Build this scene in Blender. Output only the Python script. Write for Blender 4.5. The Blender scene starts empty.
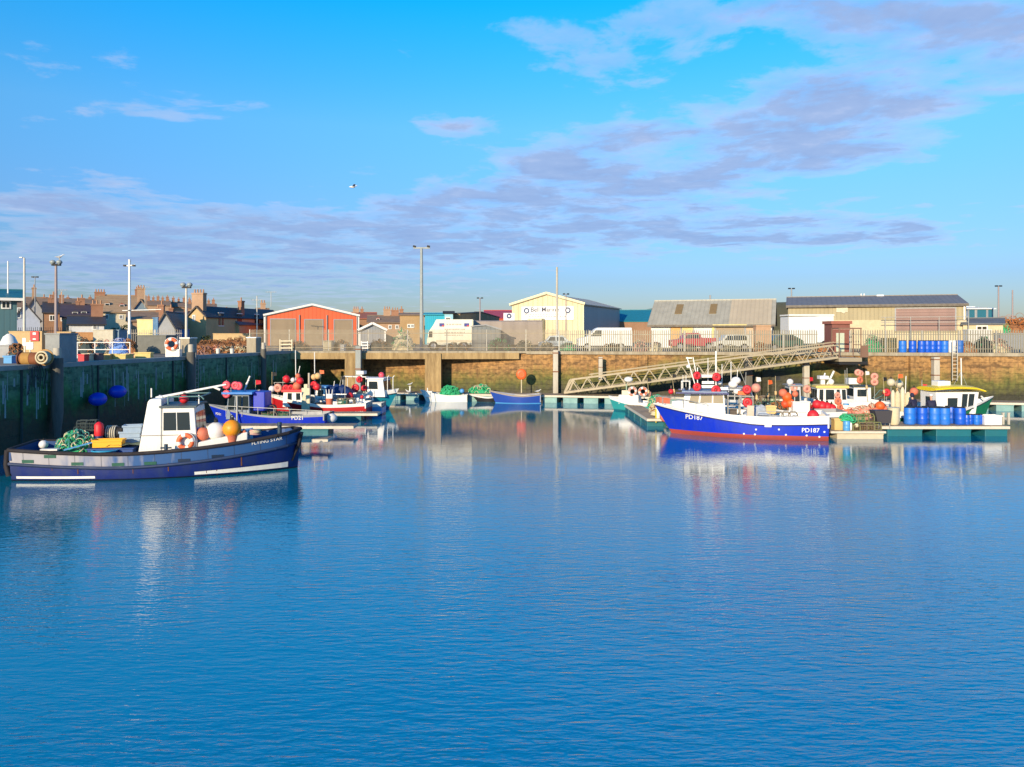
import bpy, math, random
from mathutils import Vector, Matrix
random.seed(7)
R = math.radians
S = bpy.context.scene
COL = S.collection
F, CX, HY, CZ = 774.0, 512.0, 333.0, 5.6
QZ = 4.0                                   # height of the quays above the water

def P(px, py, Y):
    return Vector(((px-CX)/F*Y, Y, CZ-(py-HY)/F*Y))
def PX(px, Y): return (px-CX)/F*Y
def PZ(py, Y): return CZ-(py-HY)/F*Y

# ------------------------------------------------------------------ materials
MATS = {}
def new_mat(name):
    m = bpy.data.materials.new(name); m.use_nodes = True
    nt = m.node_tree; nt.nodes.clear()
    out = nt.nodes.new('ShaderNodeOutputMaterial')
    b = nt.nodes.new('ShaderNodeBsdfPrincipled')
    nt.links.new(b.outputs[0], out.inputs[0])
    MATS[name] = m
    return m, nt, b
def N(nt, t, **kw):
    n = nt.nodes.new(t)
    for k, v in kw.items():
        if k.startswith('i_'):
            key = k[2:]
            key = int(key) if key.isdigit() else key.replace('_', ' ')
            n.inputs[key].default_value = v
        else: setattr(n, k, v)
    return n
def ramp(nt, stops, interp='LINEAR'):
    r = nt.nodes.new('ShaderNodeValToRGB'); cr = r.color_ramp; cr.interpolation = interp
    while len(cr.elements) > 1: cr.elements.remove(cr.elements[-1])
    cr.elements[0].position = stops[0][0]; cr.elements[0].color = (*stops[0][1], 1) if len(stops[0][1]) == 3 else stops[0][1]
    for p, c in stops[1:]:
        e = cr.elements.new(p); e.color = (*c, 1) if len(c) == 3 else c
    return r
def mixc(nt, fac, a, b, mode='MIX'):
    m = nt.nodes.new('ShaderNodeMix'); m.data_type = 'RGBA'; m.blend_type = mode
    for inp, v in ((m.inputs[0], fac), (m.inputs[6], a), (m.inputs[7], b)):
        if hasattr(v, 'links') or isinstance(v, bpy.types.NodeSocket): nt.links.new(v, inp)
        elif isinstance(v, (int, float)): inp.default_value = v
        else: inp.default_value = (*v, 1)
    return m.outputs[2]
def math_(nt, op, a, b=None, c=None, clamp=False):
    m = nt.nodes.new('ShaderNodeMath'); m.operation = op; m.use_clamp = clamp
    for i, v in enumerate((a, b, c)):
        if v is None: continue
        if isinstance(v, bpy.types.NodeSocket): nt.links.new(v, m.inputs[i])
        else: m.inputs[i].default_value = v
    return m.outputs[0]

def M(name, col, rough=.55, var=.3, scale=2.5, metal=0., bump=.0, dirt=None, streak=False, spec=None):
    """plain surface with worn patches and a little grain"""
    if name in MATS: return MATS[name]
    m, nt, b = new_mat(name)
    tc = N(nt, 'ShaderNodeTexCoord')
    mp = N(nt, 'ShaderNodeMapping'); nt.links.new(tc.outputs['Object'], mp.inputs[0])
    if streak: mp.inputs['Scale'].default_value = (1.6, 1.6, .22)
    n1 = N(nt, 'ShaderNodeTexNoise', i_Scale=scale, i_Detail=6., i_Roughness=.65)
    nt.links.new(mp.outputs[0], n1.inputs['Vector'])
    n2 = N(nt, 'ShaderNodeTexNoise', i_Scale=scale*7, i_Detail=3.)
    nt.links.new(mp.outputs[0], n2.inputs['Vector'])
    r = ramp(nt, [(.35, (0, 0, 0)), (.68, (1, 1, 1))]); nt.links.new(n1.outputs[0], r.inputs[0])
    d = dirt or tuple(c*.55 for c in col)
    f = math_(nt, 'MULTIPLY', r.outputs[0], var)
    c1 = mixc(nt, f, col, d)
    g = math_(nt, 'MULTIPLY_ADD', n2.outputs[0], var*.7, 1-var*.35)
    c2 = N(nt, 'ShaderNodeVectorMath', operation='SCALE'); nt.links.new(c1, c2.inputs[0]); nt.links.new(g, c2.inputs[3])
    nt.links.new(c2.outputs[0], b.inputs['Base Color'])
    rr = math_(nt, 'MULTIPLY_ADD', r.outputs[0], .18, rough-.05); nt.links.new(rr, b.inputs['Roughness'])
    b.inputs['Metallic'].default_value = metal
    if spec is not None: b.inputs['Specular IOR Level'].default_value = spec
    if bump:
        bp = N(nt, 'ShaderNodeBump', i_Strength=bump, i_Distance=.02); nt.links.new(n2.outputs[0], bp.inputs['Height'])
        nt.links.new(bp.outputs[0], b.inputs['Normal'])
    return m

def ribbed(name, col, period=.3, horiz=False, depth=.35, var=.25, rough=.5, dirt=None, axis=0):
    """profiled metal or board cladding: ribs along one axis (object coordinates)"""
    if name in MATS: return MATS[name]
    m, nt, b = new_mat(name)
    tc = N(nt, 'ShaderNodeTexCoord'); sep = N(nt, 'ShaderNodeSeparateXYZ'); nt.links.new(tc.outputs['Object'], sep.inputs[0])
    src = sep.outputs[2 if horiz else axis]
    if not horiz and axis == 9:
        src = math_(nt, 'ADD', sep.outputs[0], sep.outputs[1])
    fr = math_(nt, 'FRACT', math_(nt, 'DIVIDE', src, period))
    rib = math_(nt, 'LESS_THAN', fr, .22)
    n1 = N(nt, 'ShaderNodeTexNoise', i_Scale=.8, i_Detail=6.); mp = N(nt, 'ShaderNodeMapping')
    mp.inputs['Scale'].default_value = (1.5, 1.5, .3); nt.links.new(tc.outputs['Object'], mp.inputs[0]); nt.links.new(mp.outputs[0], n1.inputs['Vector'])
    r = ramp(nt, [(.38, (0, 0, 0)), (.7, (1, 1, 1))]); nt.links.new(n1.outputs[0], r.inputs[0])
    # each sheet its own tone
    sh = N(nt, 'ShaderNodeTexWhiteNoise', noise_dimensions='1D'); nt.links.new(math_(nt, 'FLOOR', math_(nt, 'DIVIDE', src, period*3.3)), sh.inputs['W'])
    c1 = mixc(nt, math_(nt, 'MULTIPLY', r.outputs[0], var), col, dirt or tuple(c*.5 for c in col))
    c1 = mixc(nt, math_(nt, 'MULTIPLY', sh.outputs[0], .16), c1, tuple(c*.6 for c in col))
    c2 = mixc(nt, math_(nt, 'MULTIPLY', rib, depth), c1, tuple(c*.55 for c in col))
    nt.links.new(c2, b.inputs['Base Color']); b.inputs['Roughness'].default_value = rough
    bp = N(nt, 'ShaderNodeBump', i_Strength=.5, i_Distance=.03, invert=True); nt.links.new(rib, bp.inputs['Height']); nt.links.new(bp.outputs[0], b.inputs['Normal'])
    return m

def stone_wall(name, c1, c2, mortar, bw=.9, bh=.4, axis='X', algae=True, low=0., green=(.055, .075, .012), gtop=2.4, patch=0., dk=0.):
    if name in MATS: return MATS[name]
    m, nt, b = new_mat(name)
    g = N(nt, 'ShaderNodeNewGeometry'); sep = N(nt, 'ShaderNodeSeparateXYZ'); nt.links.new(g.outputs['Position'], sep.inputs[0])
    cmb = N(nt, 'ShaderNodeCombineXYZ')
    nt.links.new(sep.outputs[0 if axis == 'X' else 1], cmb.inputs[0]); nt.links.new(sep.outputs[2], cmb.inputs[1])
    wob = N(nt, 'ShaderNodeTexNoise', i_Scale=1.3, i_Detail=3.); nt.links.new(cmb.outputs[0], wob.inputs['Vector'])
    wv = N(nt, 'ShaderNodeVectorMath', operation='MULTIPLY_ADD'); nt.links.new(wob.outputs['Color'], wv.inputs[0]); wv.inputs[1].default_value = (.18, .09, 0); nt.links.new(cmb.outputs[0], wv.inputs[2])
    br = N(nt, 'ShaderNodeTexBrick', i_Scale=1., i_Mortar_Size=.014, i_Brick_Width=bw, i_Row_Height=bh, i_Mortar_Smooth=.3, i_Bias=0.)
    br.inputs['Color1'].default_value = (*c1, 1); br.inputs['Color2'].default_value = (*c2, 1); br.inputs['Mortar'].default_value = (*mortar, 1)
    nt.links.new(wv.outputs[0], br.inputs['Vector'])
    n1 = N(nt, 'ShaderNodeTexNoise', i_Scale=.55, i_Detail=7., i_Roughness=.65); nt.links.new(cmb.outputs[0], n1.inputs['Vector'])
    n2 = N(nt, 'ShaderNodeTexNoise', i_Scale=3.5, i_Detail=5.); nt.links.new(cmb.outputs[0], n2.inputs['Vector'])
    stv = N(nt, 'ShaderNodeMapping'); stv.inputs['Scale'].default_value = (2.2, .18, 1); nt.links.new(cmb.outputs[0], stv.inputs[0])
    n3 = N(nt, 'ShaderNodeTexNoise', i_Scale=1.4, i_Detail=5.); nt.links.new(stv.outputs[0], n3.inputs['Vector'])
    r1 = ramp(nt, [(.3, (0, 0, 0)), (.7, (1, 1, 1))]); nt.links.new(n1.outputs[0], r1.inputs[0])
    r2 = ramp(nt, [(.35, (0, 0, 0)), (.7, (1, 1, 1))]); nt.links.new(n2.outputs[0], r2.inputs[0])
    r3 = ramp(nt, [(.48, (0, 0, 0)), (.72, (1, 1, 1))]); nt.links.new(n3.outputs[0], r3.inputs[0])
    c = mixc(nt, math_(nt, 'MULTIPLY', r1.outputs[0], .8), br.outputs[0], tuple(x*.35 for x in c2))
    c = mixc(nt, math_(nt, 'MULTIPLY', r2.outputs[0], .5), c, tuple(min(1, x*1.4) for x in c1))
    c = mixc(nt, math_(nt, 'MULTIPLY', r3.outputs[0], .5), c, tuple(x*.35 for x in c2))
    pv = N(nt, 'ShaderNodeMapping'); pv.inputs['Scale'].default_value = (.9, 2.1, 1); nt.links.new(cmb.outputs[0], pv.inputs[0])
    n4 = N(nt, 'ShaderNodeTexNoise', i_Scale=1.5, i_Detail=4., i_Roughness=.6); nt.links.new(pv.outputs[0], n4.inputs['Vector'])
    r4 = ramp(nt, [(.52, (0, 0, 0)), (.6, (1, 1, 1))]); nt.links.new(n4.outputs[0], r4.inputs[0])
    c = mixc(nt, math_(nt, 'MULTIPLY', r4.outputs[0], .62), c, tuple(x*.3 for x in c2))
    # weed band left by the tide
    h = math_(nt, 'ADD', sep.outputs[2], math_(nt, 'MULTIPLY', math_(nt, 'SUBTRACT', n1.outputs[0], .5), 2.6))
    h = math_(nt, 'ADD', h, math_(nt, 'MULTIPLY', math_(nt, 'SUBTRACT', n3.outputs[0], .5), 1.6))
    if patch:
        # heavier weed on one stretch of the wall
        pa = math_(nt, 'SUBTRACT', math_(nt, 'ABSOLUTE', math_(nt, 'SUBTRACT', sep.outputs[0], 19.)), 9.)
        pf = math_(nt, 'DIVIDE', math_(nt, 'MULTIPLY', pa, -1.), 6., clamp=True)
        h = math_(nt, 'SUBTRACT', h, math_(nt, 'MULTIPLY', pf, patch))
    rg = ramp(nt, [(0, (1, 1, 1)), (1, (0, 0, 0))]); nt.links.new(math_(nt, 'DIVIDE', math_(nt, 'SUBTRACT', h, gtop-.7), 1.2, clamp=True), rg.inputs[0])
    gm = mixc(nt, r2.outputs[0], green, tuple(x*2. for x in green))
    c = mixc(nt, math_(nt, 'MULTIPLY', rg.outputs[0], .8), c, gm)
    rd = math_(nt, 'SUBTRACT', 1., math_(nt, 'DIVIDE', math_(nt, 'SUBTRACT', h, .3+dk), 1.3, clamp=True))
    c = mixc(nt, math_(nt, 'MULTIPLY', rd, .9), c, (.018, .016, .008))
    nt.links.new(c, b.inputs['Base Color'])
    nt.links.new(math_(nt, 'MULTIPLY_ADD', rd, -.25, .85), b.inputs['Roughness'])
    bp = N(nt, 'ShaderNodeBump', i_Strength=.6, i_Distance=.06)
    nt.links.new(math_(nt, 'SUBTRACT', n2.outputs[0], math_(nt, 'MULTIPLY', br.outputs['Fac'], .8)), bp.inputs['Height']); nt.links.new(bp.outputs[0], b.inputs['Normal'])
    return m

def glass(name='window_glass', col=(.02, .03, .035)):
    if name in MATS: return MATS[name]
    m, nt, b = new_mat(name); b.inputs['Base Color'].default_value = (*col, 1); b.inputs['Roughness'].default_value = .06
    return m

# ------------------------------------------------------------------ mesh builder
class MB:
    def __init__(s): s.v = []; s.f = []; s.m = []; s.s = []
    def add(s, vs, fs, mi=0, sm=False):
        o = len(s.v); s.v += [Vector(p) for p in vs]
        for f in fs: s.f.append([i+o for i in f]); s.m.append(mi); s.s.append(sm)
        return s
    def hexa(s, a, mi=0):
        return s.add(a, [(0,3,2,1),(4,5,6,7),(0,1,5,4),(1,2,6,5),(2,3,7,6),(3,0,4,7)], mi)
    def box(s, x0, x1, y0, y1, z0, z1, mi=0):
        return s.hexa([(x0,y0,z0),(x1,y0,z0),(x1,y1,z0),(x0,y1,z0),(x0,y0,z1),(x1,y0,z1),(x1,y1,z1),(x0,y1,z1)], mi)
    def cbox(s, c, sz, rz=0, mi=0, rx=0, ry=0):
        m = Matrix.Rotation(rz, 3, 'Z') @ Matrix.Rotation(ry, 3, 'Y') @ Matrix.Rotation(rx, 3, 'X'); c = Vector(c); hx, hy, hz = sz[0]/2, sz[1]/2, sz[2]/2
        return s.hexa([c+m@Vector(p) for p in ((-hx,-hy,-hz),(hx,-hy,-hz),(hx,hy,-hz),(-hx,hy,-hz),(-hx,-hy,hz),(hx,-hy,hz),(hx,hy,hz),(-hx,hy,hz))], mi)
    def beam(s, p, q, w, h, mi=0):
        p, q = Vector(p), Vector(q); d = (q-p).normalized()
        up = Vector((0,0,1)) if abs(d.z) < .95 else Vector((1,0,0))
        a = d.cross(up).normalized()*(w/2); b = a.cross(d).normalized()*(h/2)
        return s.hexa([p-a-b, p+a-b, p+a+b, p-a+b, q-a-b, q+a-b, q+a+b, q-a+b], mi)
    def tube(s, p, q, r, n=8, r2=None, mi=0):
        p, q = Vector(p), Vector(q); r2 = r if r2 is None else r2
        d = (q-p).normalized(); up = Vector((0,0,1)) if abs(d.z) < .95 else Vector((1,0,0))
        a = d.cross(up).normalized(); b = a.cross(d)
        vs = []
        for c, rr in ((p, r), (q, r2)):
            for i in range(n):
                t = 2*math.pi*i/n; vs.append(c+(a*math.cos(t)+b*math.sin(t))*rr)
        s.add(vs, [(i, (i+1) % n, n+(i+1) % n, n+i) for i in range(n)], mi, True)
        s.add(vs[:n], [tuple(range(n))[::-1]], mi); s.add(vs[n:], [tuple(range(n))], mi)
        return s
    def path(s, pts, r, n=6, mi=0):
        for a, b in zip(pts, pts[1:]): s.tube(a, b, r, n, mi=mi)
        return s
    def rings(s, rs, mi=0, sm=True, cap=True, closed=False):
        n = len(rs[0]); vs = [p for r in rs for p in r]; fs = []
        k = len(rs)
        for j in range(k if closed else k-1):
            for i in range(n): fs.append((j*n+i, j*n+(i+1) % n, ((j+1) % k)*n+(i+1) % n, ((j+1) % k)*n+i))
        s.add(vs, fs, mi, sm)
        if cap and not closed:
            s.add(rs[0], [tuple(range(n))[::-1]], mi); s.add(rs[-1], [tuple(range(n))], mi)
        return s
    def sphere(s, c, r, n=14, k=9, sc=(1,1,1), mi=0):
        c = Vector(c); rs = []
        for j in range(1, k):
            t = math.pi*j/k
            rs.append([c+Vector((math.sin(t)*math.cos(2*math.pi*i/n)*r*sc[0], math.sin(t)*math.sin(2*math.pi*i/n)*r*sc[1], -math.cos(t)*r*sc[2])) for i in range(n)])
        s.rings(rs, mi, cap=False)
        o = len(s.v); s.v += [c-Vector((0,0,r*sc[2])), c+Vector((0,0,r*sc[2]))]
        b0 = o-n*(k-1)
        for i in range(n):
            s.f.append([o, b0+(i+1) % n, b0+i]); s.m.append(mi); s.s.append(True)
            s.f.append([o+1, b0+(k-2)*n+i, b0+(k-2)*n+(i+1) % n]); s.m.append(mi); s.s.append(True)
        return s
    def torus(s, c, Rr, r, ax=(0,1,0), n=20, k=8, mi=0, arc=1., band=None):
        c = Vector(c); ax = Vector(ax).normalized(); up = Vector((0,0,1)) if abs(ax.z) < .9 else Vector((1,0,0))
        a = ax.cross(up).normalized(); b = a.cross(ax); rs = []
        for j in range(n if arc >= 1 else n+1):
            t = 2*math.pi*arc*j/n; d = a*math.cos(t)+b*math.sin(t)
            rs.append([c+d*(Rr+r*math.cos(2*math.pi*i/k))+ax*(r*math.sin(2*math.pi*i/k)) for i in range(k)])
        f0 = len(s.f); s.rings(rs, mi, closed=arc >= 1)
        if band:
            for q in range(f0, len(s.f)):
                if ((q-f0)//k) % (n//4) < max(1, n//10): s.m[q] = band
        return s
    def lathe(s, prof, c=(0,0,0), n=18, mi=0, sm=True):
        c = Vector(c)
        return s.rings([[c+Vector((r*math.cos(2*math.pi*i/n), r*math.sin(2*math.pi*i/n), z)) for i in range(n)] for r, z in prof], mi, sm)
    def prism(s, poly, y0, y1, mi=0, map_=None, top=1.):
        """polygon in x,z pulled from y0 to y1"""
        f = map_ or (lambda x, y, z: (x, y, z)); n = len(poly)
        vs = [f(x, y0, z) for x, z in poly]+[f(x, y1, z) for x, z in poly]
        s.add(vs, [tuple(range(n)), tuple(range(2*n-1, n-1, -1))]+[(i, n+i, n+(i+1) % n, (i+1) % n) for i in range(n)], mi)
        return s
    def plate(s, q, th=.02, mi=0, off=.0):
        q = [Vector(p) for p in q]; nrm = (q[1]-q[0]).cross(q[3]-q[0]).normalized()
        a = [p+nrm*off for p in q]; b = [p+nrm*(off+th) for p in q]
        return s.hexa(a+b, mi)
    def build(s, name, mats, parent=None, bevel=0):
        me = bpy.data.meshes.new(name); me.from_pydata(s.v, [], s.f)
        for m in (mats if isinstance(mats, (list, tuple)) else [mats]): me.materials.append(m)
        me.polygons.foreach_set('material_index', s.m); me.polygons.foreach_set('use_smooth', s.s)
        me.update()
        o = bpy.data.objects.new(name, me); COL.objects.link(o)
        if parent: o.parent = parent
        if bevel:
            b = o.modifiers.new('bevel', 'BEVEL'); b.width = bevel; b.segments = 2; b.limit_method = 'ANGLE'
        return o

def tag(o, label, cat=None, group=None, kind=None):
    if label: o['label'] = label
    if cat: o['category'] = cat
    if group: o['group'] = group
    if kind: o['kind'] = kind
    return o
def thing(name, label, cat, loc=(0,0,0), rz=0, group=None):
    o = bpy.data.objects.new(name, None); COL.objects.link(o); o.empty_display_size = .3
    o.location = loc; o.rotation_euler = (0, 0, rz); return tag(o, label, cat, group)
def dup(o, loc=None, rz=None, label=None, group=None, parent=None, sc=None):
    c = o.copy(); COL.objects.link(c)
    if parent: c.parent = parent
    if loc is not None: c.location = loc
    if rz is not None: c.rotation_euler = (0, 0, rz)
    if label: c['label'] = label
    if group: c['group'] = group
    if sc is not None: c.scale = sc if not isinstance(sc, (int, float)) else (sc,)*3
    for ch in list(o.children): dup(ch, parent=c)
    return c
def text_mesh(body, size, extrude=0.):
    cu = bpy.data.curves.new('lettering', 'FONT'); cu.body = body; cu.size = size; cu.extrude = extrude; cu.align_x = 'CENTER'; cu.align_y = 'CENTER'; cu.offset = size*.012
    o = bpy.data.objects.new('lettering_tmp', cu); me = bpy.data.meshes.new_from_object(o)
    bpy.data.objects.remove(o); bpy.data.curves.remove(cu); return me
def lettering(body, size, mat, parent, fn, name='lettering'):
    """letters laid on a surface: fn(u, v) gives the point"""
    me = text_mesh(body, size); 
    for v in me.vertices: v.co = fn(v.co.x, v.co.y)
    me.materials.clear(); me.materials.append(mat); me.name = name
    o = bpy.data.objects.new(name, me); COL.objects.link(o); o.parent = parent; return o

# common paints
WHITE = M('white_paint', (.78, .77, .73), .35, .18, 2, dirt=(.5, .42, .3), streak=True)
CREAM = M('cream_paint', (.62, .55, .38), .5, .25)
DARK = M('black_rubber', (.012, .012, .014), .7, .2)
STEEL = M('galvanised_steel', (.36, .36, .34), .45, .25, metal=.3)
GREY = M('grey_paint', (.28, .29, .3), .5, .25)
NAVY = M('navy_paint', (.004, .014, .14), .4, .5, 1.4, dirt=(.01, .03, .08), streak=True)
ROYAL = M('royal_blue_paint', (.004, .026, .5), .38, .4, 1.2, dirt=(.02, .05, .26), streak=True)
MIDBLUE = M('mid_blue_paint', (.01, .1, .36), .4, .3, 1.5, dirt=(.02, .07, .2))
SKYBLUE = M('light_blue_paint', (.08, .3, .6), .4, .2)
RED = M('red_plastic', (.68, .012, .025), .5, .5, 4, dirt=(.4, .04, .04))
REDHULL = M('red_hull_paint', (.42, .012, .016), .35, .2, 1.5)
ANTIF = M('antifouling_red', (.36, .05, .035), .6, .35, 1.4, dirt=(.15, .05, .03))
ORANGE = M('orange_plastic', (.8, .12, .015), .5, .5, 4, dirt=(.5, .1, .03))
SALMON = M('faded_orange_plastic', (.68, .16, .08), .6, .6, 5, dirt=(.4, .16, .1))
PINK = M('faded_pink_plastic', (.68, .3, .22), .6, .6, 5, dirt=(.4, .2, .14))
AMBER = M('amber_plastic', (.8, .29, .01), .5, .45, 5, dirt=(.45, .16, .02))
YELLOW = M('yellow_paint', (.82, .6, .01), .4, .15)
TEAL = M('teal_paint', (.01, .13, .16), .5, .3, 1.5)
PALETEAL = M('pale_teal_plastic', (.2, .36, .34), .6, .5, 1.5)
GREENP = M('green_paint', (.01, .18, .06), .4, .2)
BARREL = M('blue_barrel_plastic', (.005, .09, .58), .4, .4, 3, dirt=(.02, .09, .3))
BARREL2 = M('faded_blue_barrel_plastic', (.01, .16, .66), .45, .45, 3, dirt=(.06, .16, .4))
WOOD = M('weathered_timber', (.34, .27, .19), .8, .45, 3, bump=.4, dirt=(.13, .1, .07))
TIMBER = M('wet_timber_pile', (.13, .12, .1), .7, .5, 3, streak=True, dirt=(.03, .035, .03))
CONC = M('concrete', (.38, .33, .24), .85, .7, 1.6, bump=.4, dirt=(.2, .16, .1), streak=True)
CONCG = M('grey_concrete', (.3, .31, .3), .85, .4, 1.2, bump=.4)
OCHRE = M('ochre_concrete', (.42, .29, .13), .85, .8, 1.6, bump=.5, dirt=(.17, .11, .05), streak=True)
RUST = M('rusty_iron', (.24, .08, .03), .8, .5, 3, dirt=(.09, .03, .015))
GREENNET = M('green_netting', (.03, .4, .16), .8, .5, 5, dirt=(.01, .14, .07))
PALENET = M('cream_netting', (.6, .52, .34), .85, .4, 5)
DARKNET = M('dark_netting', (.05, .07, .07), .85, .4, 5)
RUSTNET = M('rust_netting', (.36, .16, .06), .9, .5, 4, dirt=(.2, .07, .03))
GLASS = glass()
PGLASS = glass('pale_window', (.1, .16, .18))
SKIN = M('skin', (.55, .3, .2), .5, .1)
# ------------------------------------------------------------------ camera, sun, sky
cam = bpy.data.cameras.new('camera'); co = bpy.data.objects.new('camera', cam); COL.objects.link(co); S.camera = co
co.location = (0, 0, CZ); co.rotation_euler = (R(90), 0, 0)
cam.sensor_width = 36; cam.lens = 36*F/1024; cam.shift_y = -(383.5-HY)/1024; cam.clip_end = 8000; cam.clip_start = .1
SUN_AZ, SUN_EL = R(-156), R(15)           # azimuth of the sun from +Y, clockwise
sd = Vector((math.sin(SUN_AZ)*math.cos(SUN_EL), math.cos(SUN_AZ)*math.cos(SUN_EL), math.sin(SUN_EL)))
sl = bpy.data.lights.new('sun', 'SUN'); sl.energy = 5.; sl.angle = R(.5); sl.color = (1, .81, .55)
so = bpy.data.objects.new('sun', sl); COL.objects.link(so); so.rotation_euler = sd.to_track_quat('Z', 'Y').to_euler()

w = bpy.data.worlds.new('World'); S.world = w; w.use_nodes = True; nt = w.node_tree; nt.nodes.clear()
wo = N(nt, 'ShaderNodeOutputWorld'); bg = N(nt, 'ShaderNodeBackground', i_Strength=.08); nt.links.new(bg.outputs[0], wo.inputs[0])
sky = N(nt, 'ShaderNodeTexSky', sky_type='NISHITA', sun_disc=False, sun_elevation=SUN_EL, sun_rotation=SUN_AZ, altitude=0, air_density=1., dust_density=.35, ozone_density=2.2)
hs = N(nt, 'ShaderNodeHueSaturation', i_Saturation=1.28, i_Value=2.05, i_Hue=.497); nt.links.new(sky.outputs[0], hs.inputs['Color'])
tc = N(nt, 'ShaderNodeTexCoord'); sep = N(nt, 'ShaderNodeSeparateXYZ'); nt.links.new(tc.outputs['Generated'], sep.inputs[0])
zz = math_(nt, 'MAXIMUM', sep.outputs[2], .001)
# the clouds lie on one high sheet: divide by height so that they foreshorten towards the horizon
den = math_(nt, 'ADD', zz, .045)
cmb = N(nt, 'ShaderNodeCombineXYZ'); nt.links.new(math_(nt, 'DIVIDE', sep.outputs[0], den), cmb.inputs[0]); nt.links.new(math_(nt, 'DIVIDE', sep.outputs[1], den), cmb.inputs[1])
cn = N(nt, 'ShaderNodeTexNoise', i_Scale=2.1, i_Detail=9., i_Roughness=.6, i_Distortion=.25); nt.links.new(cmb.outputs[0], cn.inputs['Vector'])
cn2 = N(nt, 'ShaderNodeTexNoise', i_Scale=4.2, i_Detail=6., i_Roughness=.6); nt.links.new(cmb.outputs[0], cn2.inputs['Vector'])
yy = math_(nt, 'MAXIMUM', sep.outputs[1], .05)
hyp = math_(nt, 'SQRT', math_(nt, 'SUBTRACT', 1.0001, math_(nt, 'MULTIPLY', sep.outputs[2], sep.outputs[2])))
EL = math_(nt, 'MULTIPLY', math_(nt, 'DIVIDE', zz, hyp), 1.6, clamp=True)
tint = ramp(nt, [(0,(.2,.228,.37)),(.11,(.225,.278,.45)),(.27,(.345,.44,.6)),(.42,(.42,.61,.72)),(.68,(.05,.78,.97)),(.85,(.05,.75,.98)),(1,(.06,.6,1.))]); nt.links.new(EL, tint.inputs[0])
tv = N(nt, 'ShaderNodeVectorMath', operation='MULTIPLY'); tv.inputs[1].default_value = (1.5,1.5,1.5); nt.links.new(tint.outputs[0], tv.inputs[0])
tv2 = N(nt, 'ShaderNodeVectorMath', operation='MULTIPLY'); nt.links.new(tv.outputs[0], tv2.inputs[0]); nt.links.new(hs.outputs[0], tv2.inputs[1])
U = math_(nt, 'DIVIDE', sep.outputs[0], yy); W = math_(nt, 'DIVIDE', zz, yy)
def blob(px, py, rx, ry, slope=0., amp=1.):
    u0, w0 = (px-CX)/F, (HY-py)/F
    du = math_(nt, 'SUBTRACT', U, u0)
    dw = math_(nt, 'SUBTRACT', math_(nt, 'SUBTRACT', W, w0), math_(nt, 'MULTIPLY', du, slope))
    a = math_(nt, 'POWER', math_(nt, 'ABSOLUTE', math_(nt, 'DIVIDE', du, rx/F)), 2.); b_ = math_(nt, 'POWER', math_(nt, 'ABSOLUTE', math_(nt, 'DIVIDE', dw, ry/F)), 2.)
    e = math_(nt, 'EXPONENT', math_(nt, 'MULTIPLY', math_(nt, 'ADD', a, b_), -1.))
    return math_(nt, 'MULTIPLY', e, amp)
bl = [blob(640, 165, 210, 50, .26, .33), blob(880, 95, 280, 38, .18, .33), blob(690, 25, 230, 34, .1, .3), blob(960, 15, 150, 36, 0, .28), blob(680, 228, 300, 28, .03, .31),
      blob(120, 265, 330, 46, -.05, .34), blob(80, 205, 190, 30, -.15, .27), blob(350, 232, 170, 22, -.1, .27), blob(450, 123, 52, 13, 0, .26), blob(800, 150, 150, 32, .1, .3), blob(520, 195, 130, 34, .1, .26),
      blob(150, 110, 150, 18, 0, .15), blob(110, 45, 170, 22, 0, .13), blob(60, 80, 140, 24, 0, .12), blob(840, 237, 120, 13, .03, .24), blob(905, 231, 30, 7, 0, .26), blob(560, 70, 90, 16, .1, .18)]
tot = bl[0]
for b_ in bl[1:]: tot = math_(nt, 'ADD', tot, b_)
tot = math_(nt, 'MINIMUM', tot, .38)
cd = math_(nt, 'ADD', math_(nt, 'SUBTRACT', cn.outputs[0], .655), tot)
cdr = ramp(nt, [(0, (0, 0, 0)), (.4, (.42, .42, .42)), (1, (1, 1, 1))], 'EASE'); nt.links.new(math_(nt, 'MULTIPLY', cd, 3.6, clamp=True), cdr.inputs[0])
ccol = ramp(nt, [(.34, (3.2, 4.2, 7.0)), (.5, (3.9, 4.9, 7.6)), (.7, (6.3, 6.6, 8.6))]); nt.links.new(math_(nt, 'ADD', math_(nt, 'MULTIPLY', cn2.outputs[0], .6), math_(nt, 'SUBTRACT', .5, math_(nt, 'MULTIPLY', cdr.outputs[0], .36))), ccol.inputs[0])
low = ramp(nt, [(0, (.8, .98, 1.06)), (.28, (1, 1, 1))]); nt.links.new(W, low.inputs[0])
cc = mixc(nt, 1., ccol.outputs[0], low.outputs[0], 'MULTIPLY')
fin = mixc(nt, math_(nt, 'MULTIPLY', cdr.outputs[0], .88), tv2.outputs[0], cc)
zen = math_(nt, 'MULTIPLY_ADD', math_(nt, 'DIVIDE', math_(nt, 'SUBTRACT', zz, .58), .27, clamp=True), -.6, 1.)   # the sky deepens towards the zenith
fz = N(nt, 'ShaderNodeVectorMath', operation='SCALE'); nt.links.new(fin, fz.inputs[0]); nt.links.new(zen, fz.inputs[3]); nt.links.new(fz.outputs[0], bg.inputs[0])
S.view_settings.view_transform = 'Standard'; S.view_settings.look = 'None'; S.view_settings.exposure = .33; S.view_settings.gamma = 1
S.cycles.max_bounces = 6; S.cycles.glossy_bounces = 3; S.cycles.diffuse_bounces = 2; S.cycles.transmission_bounces = 3
S.cycles.use_denoising = True
try: S.cycles.denoiser = 'OPENIMAGEDENOISE'
except Exception: pass

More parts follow.
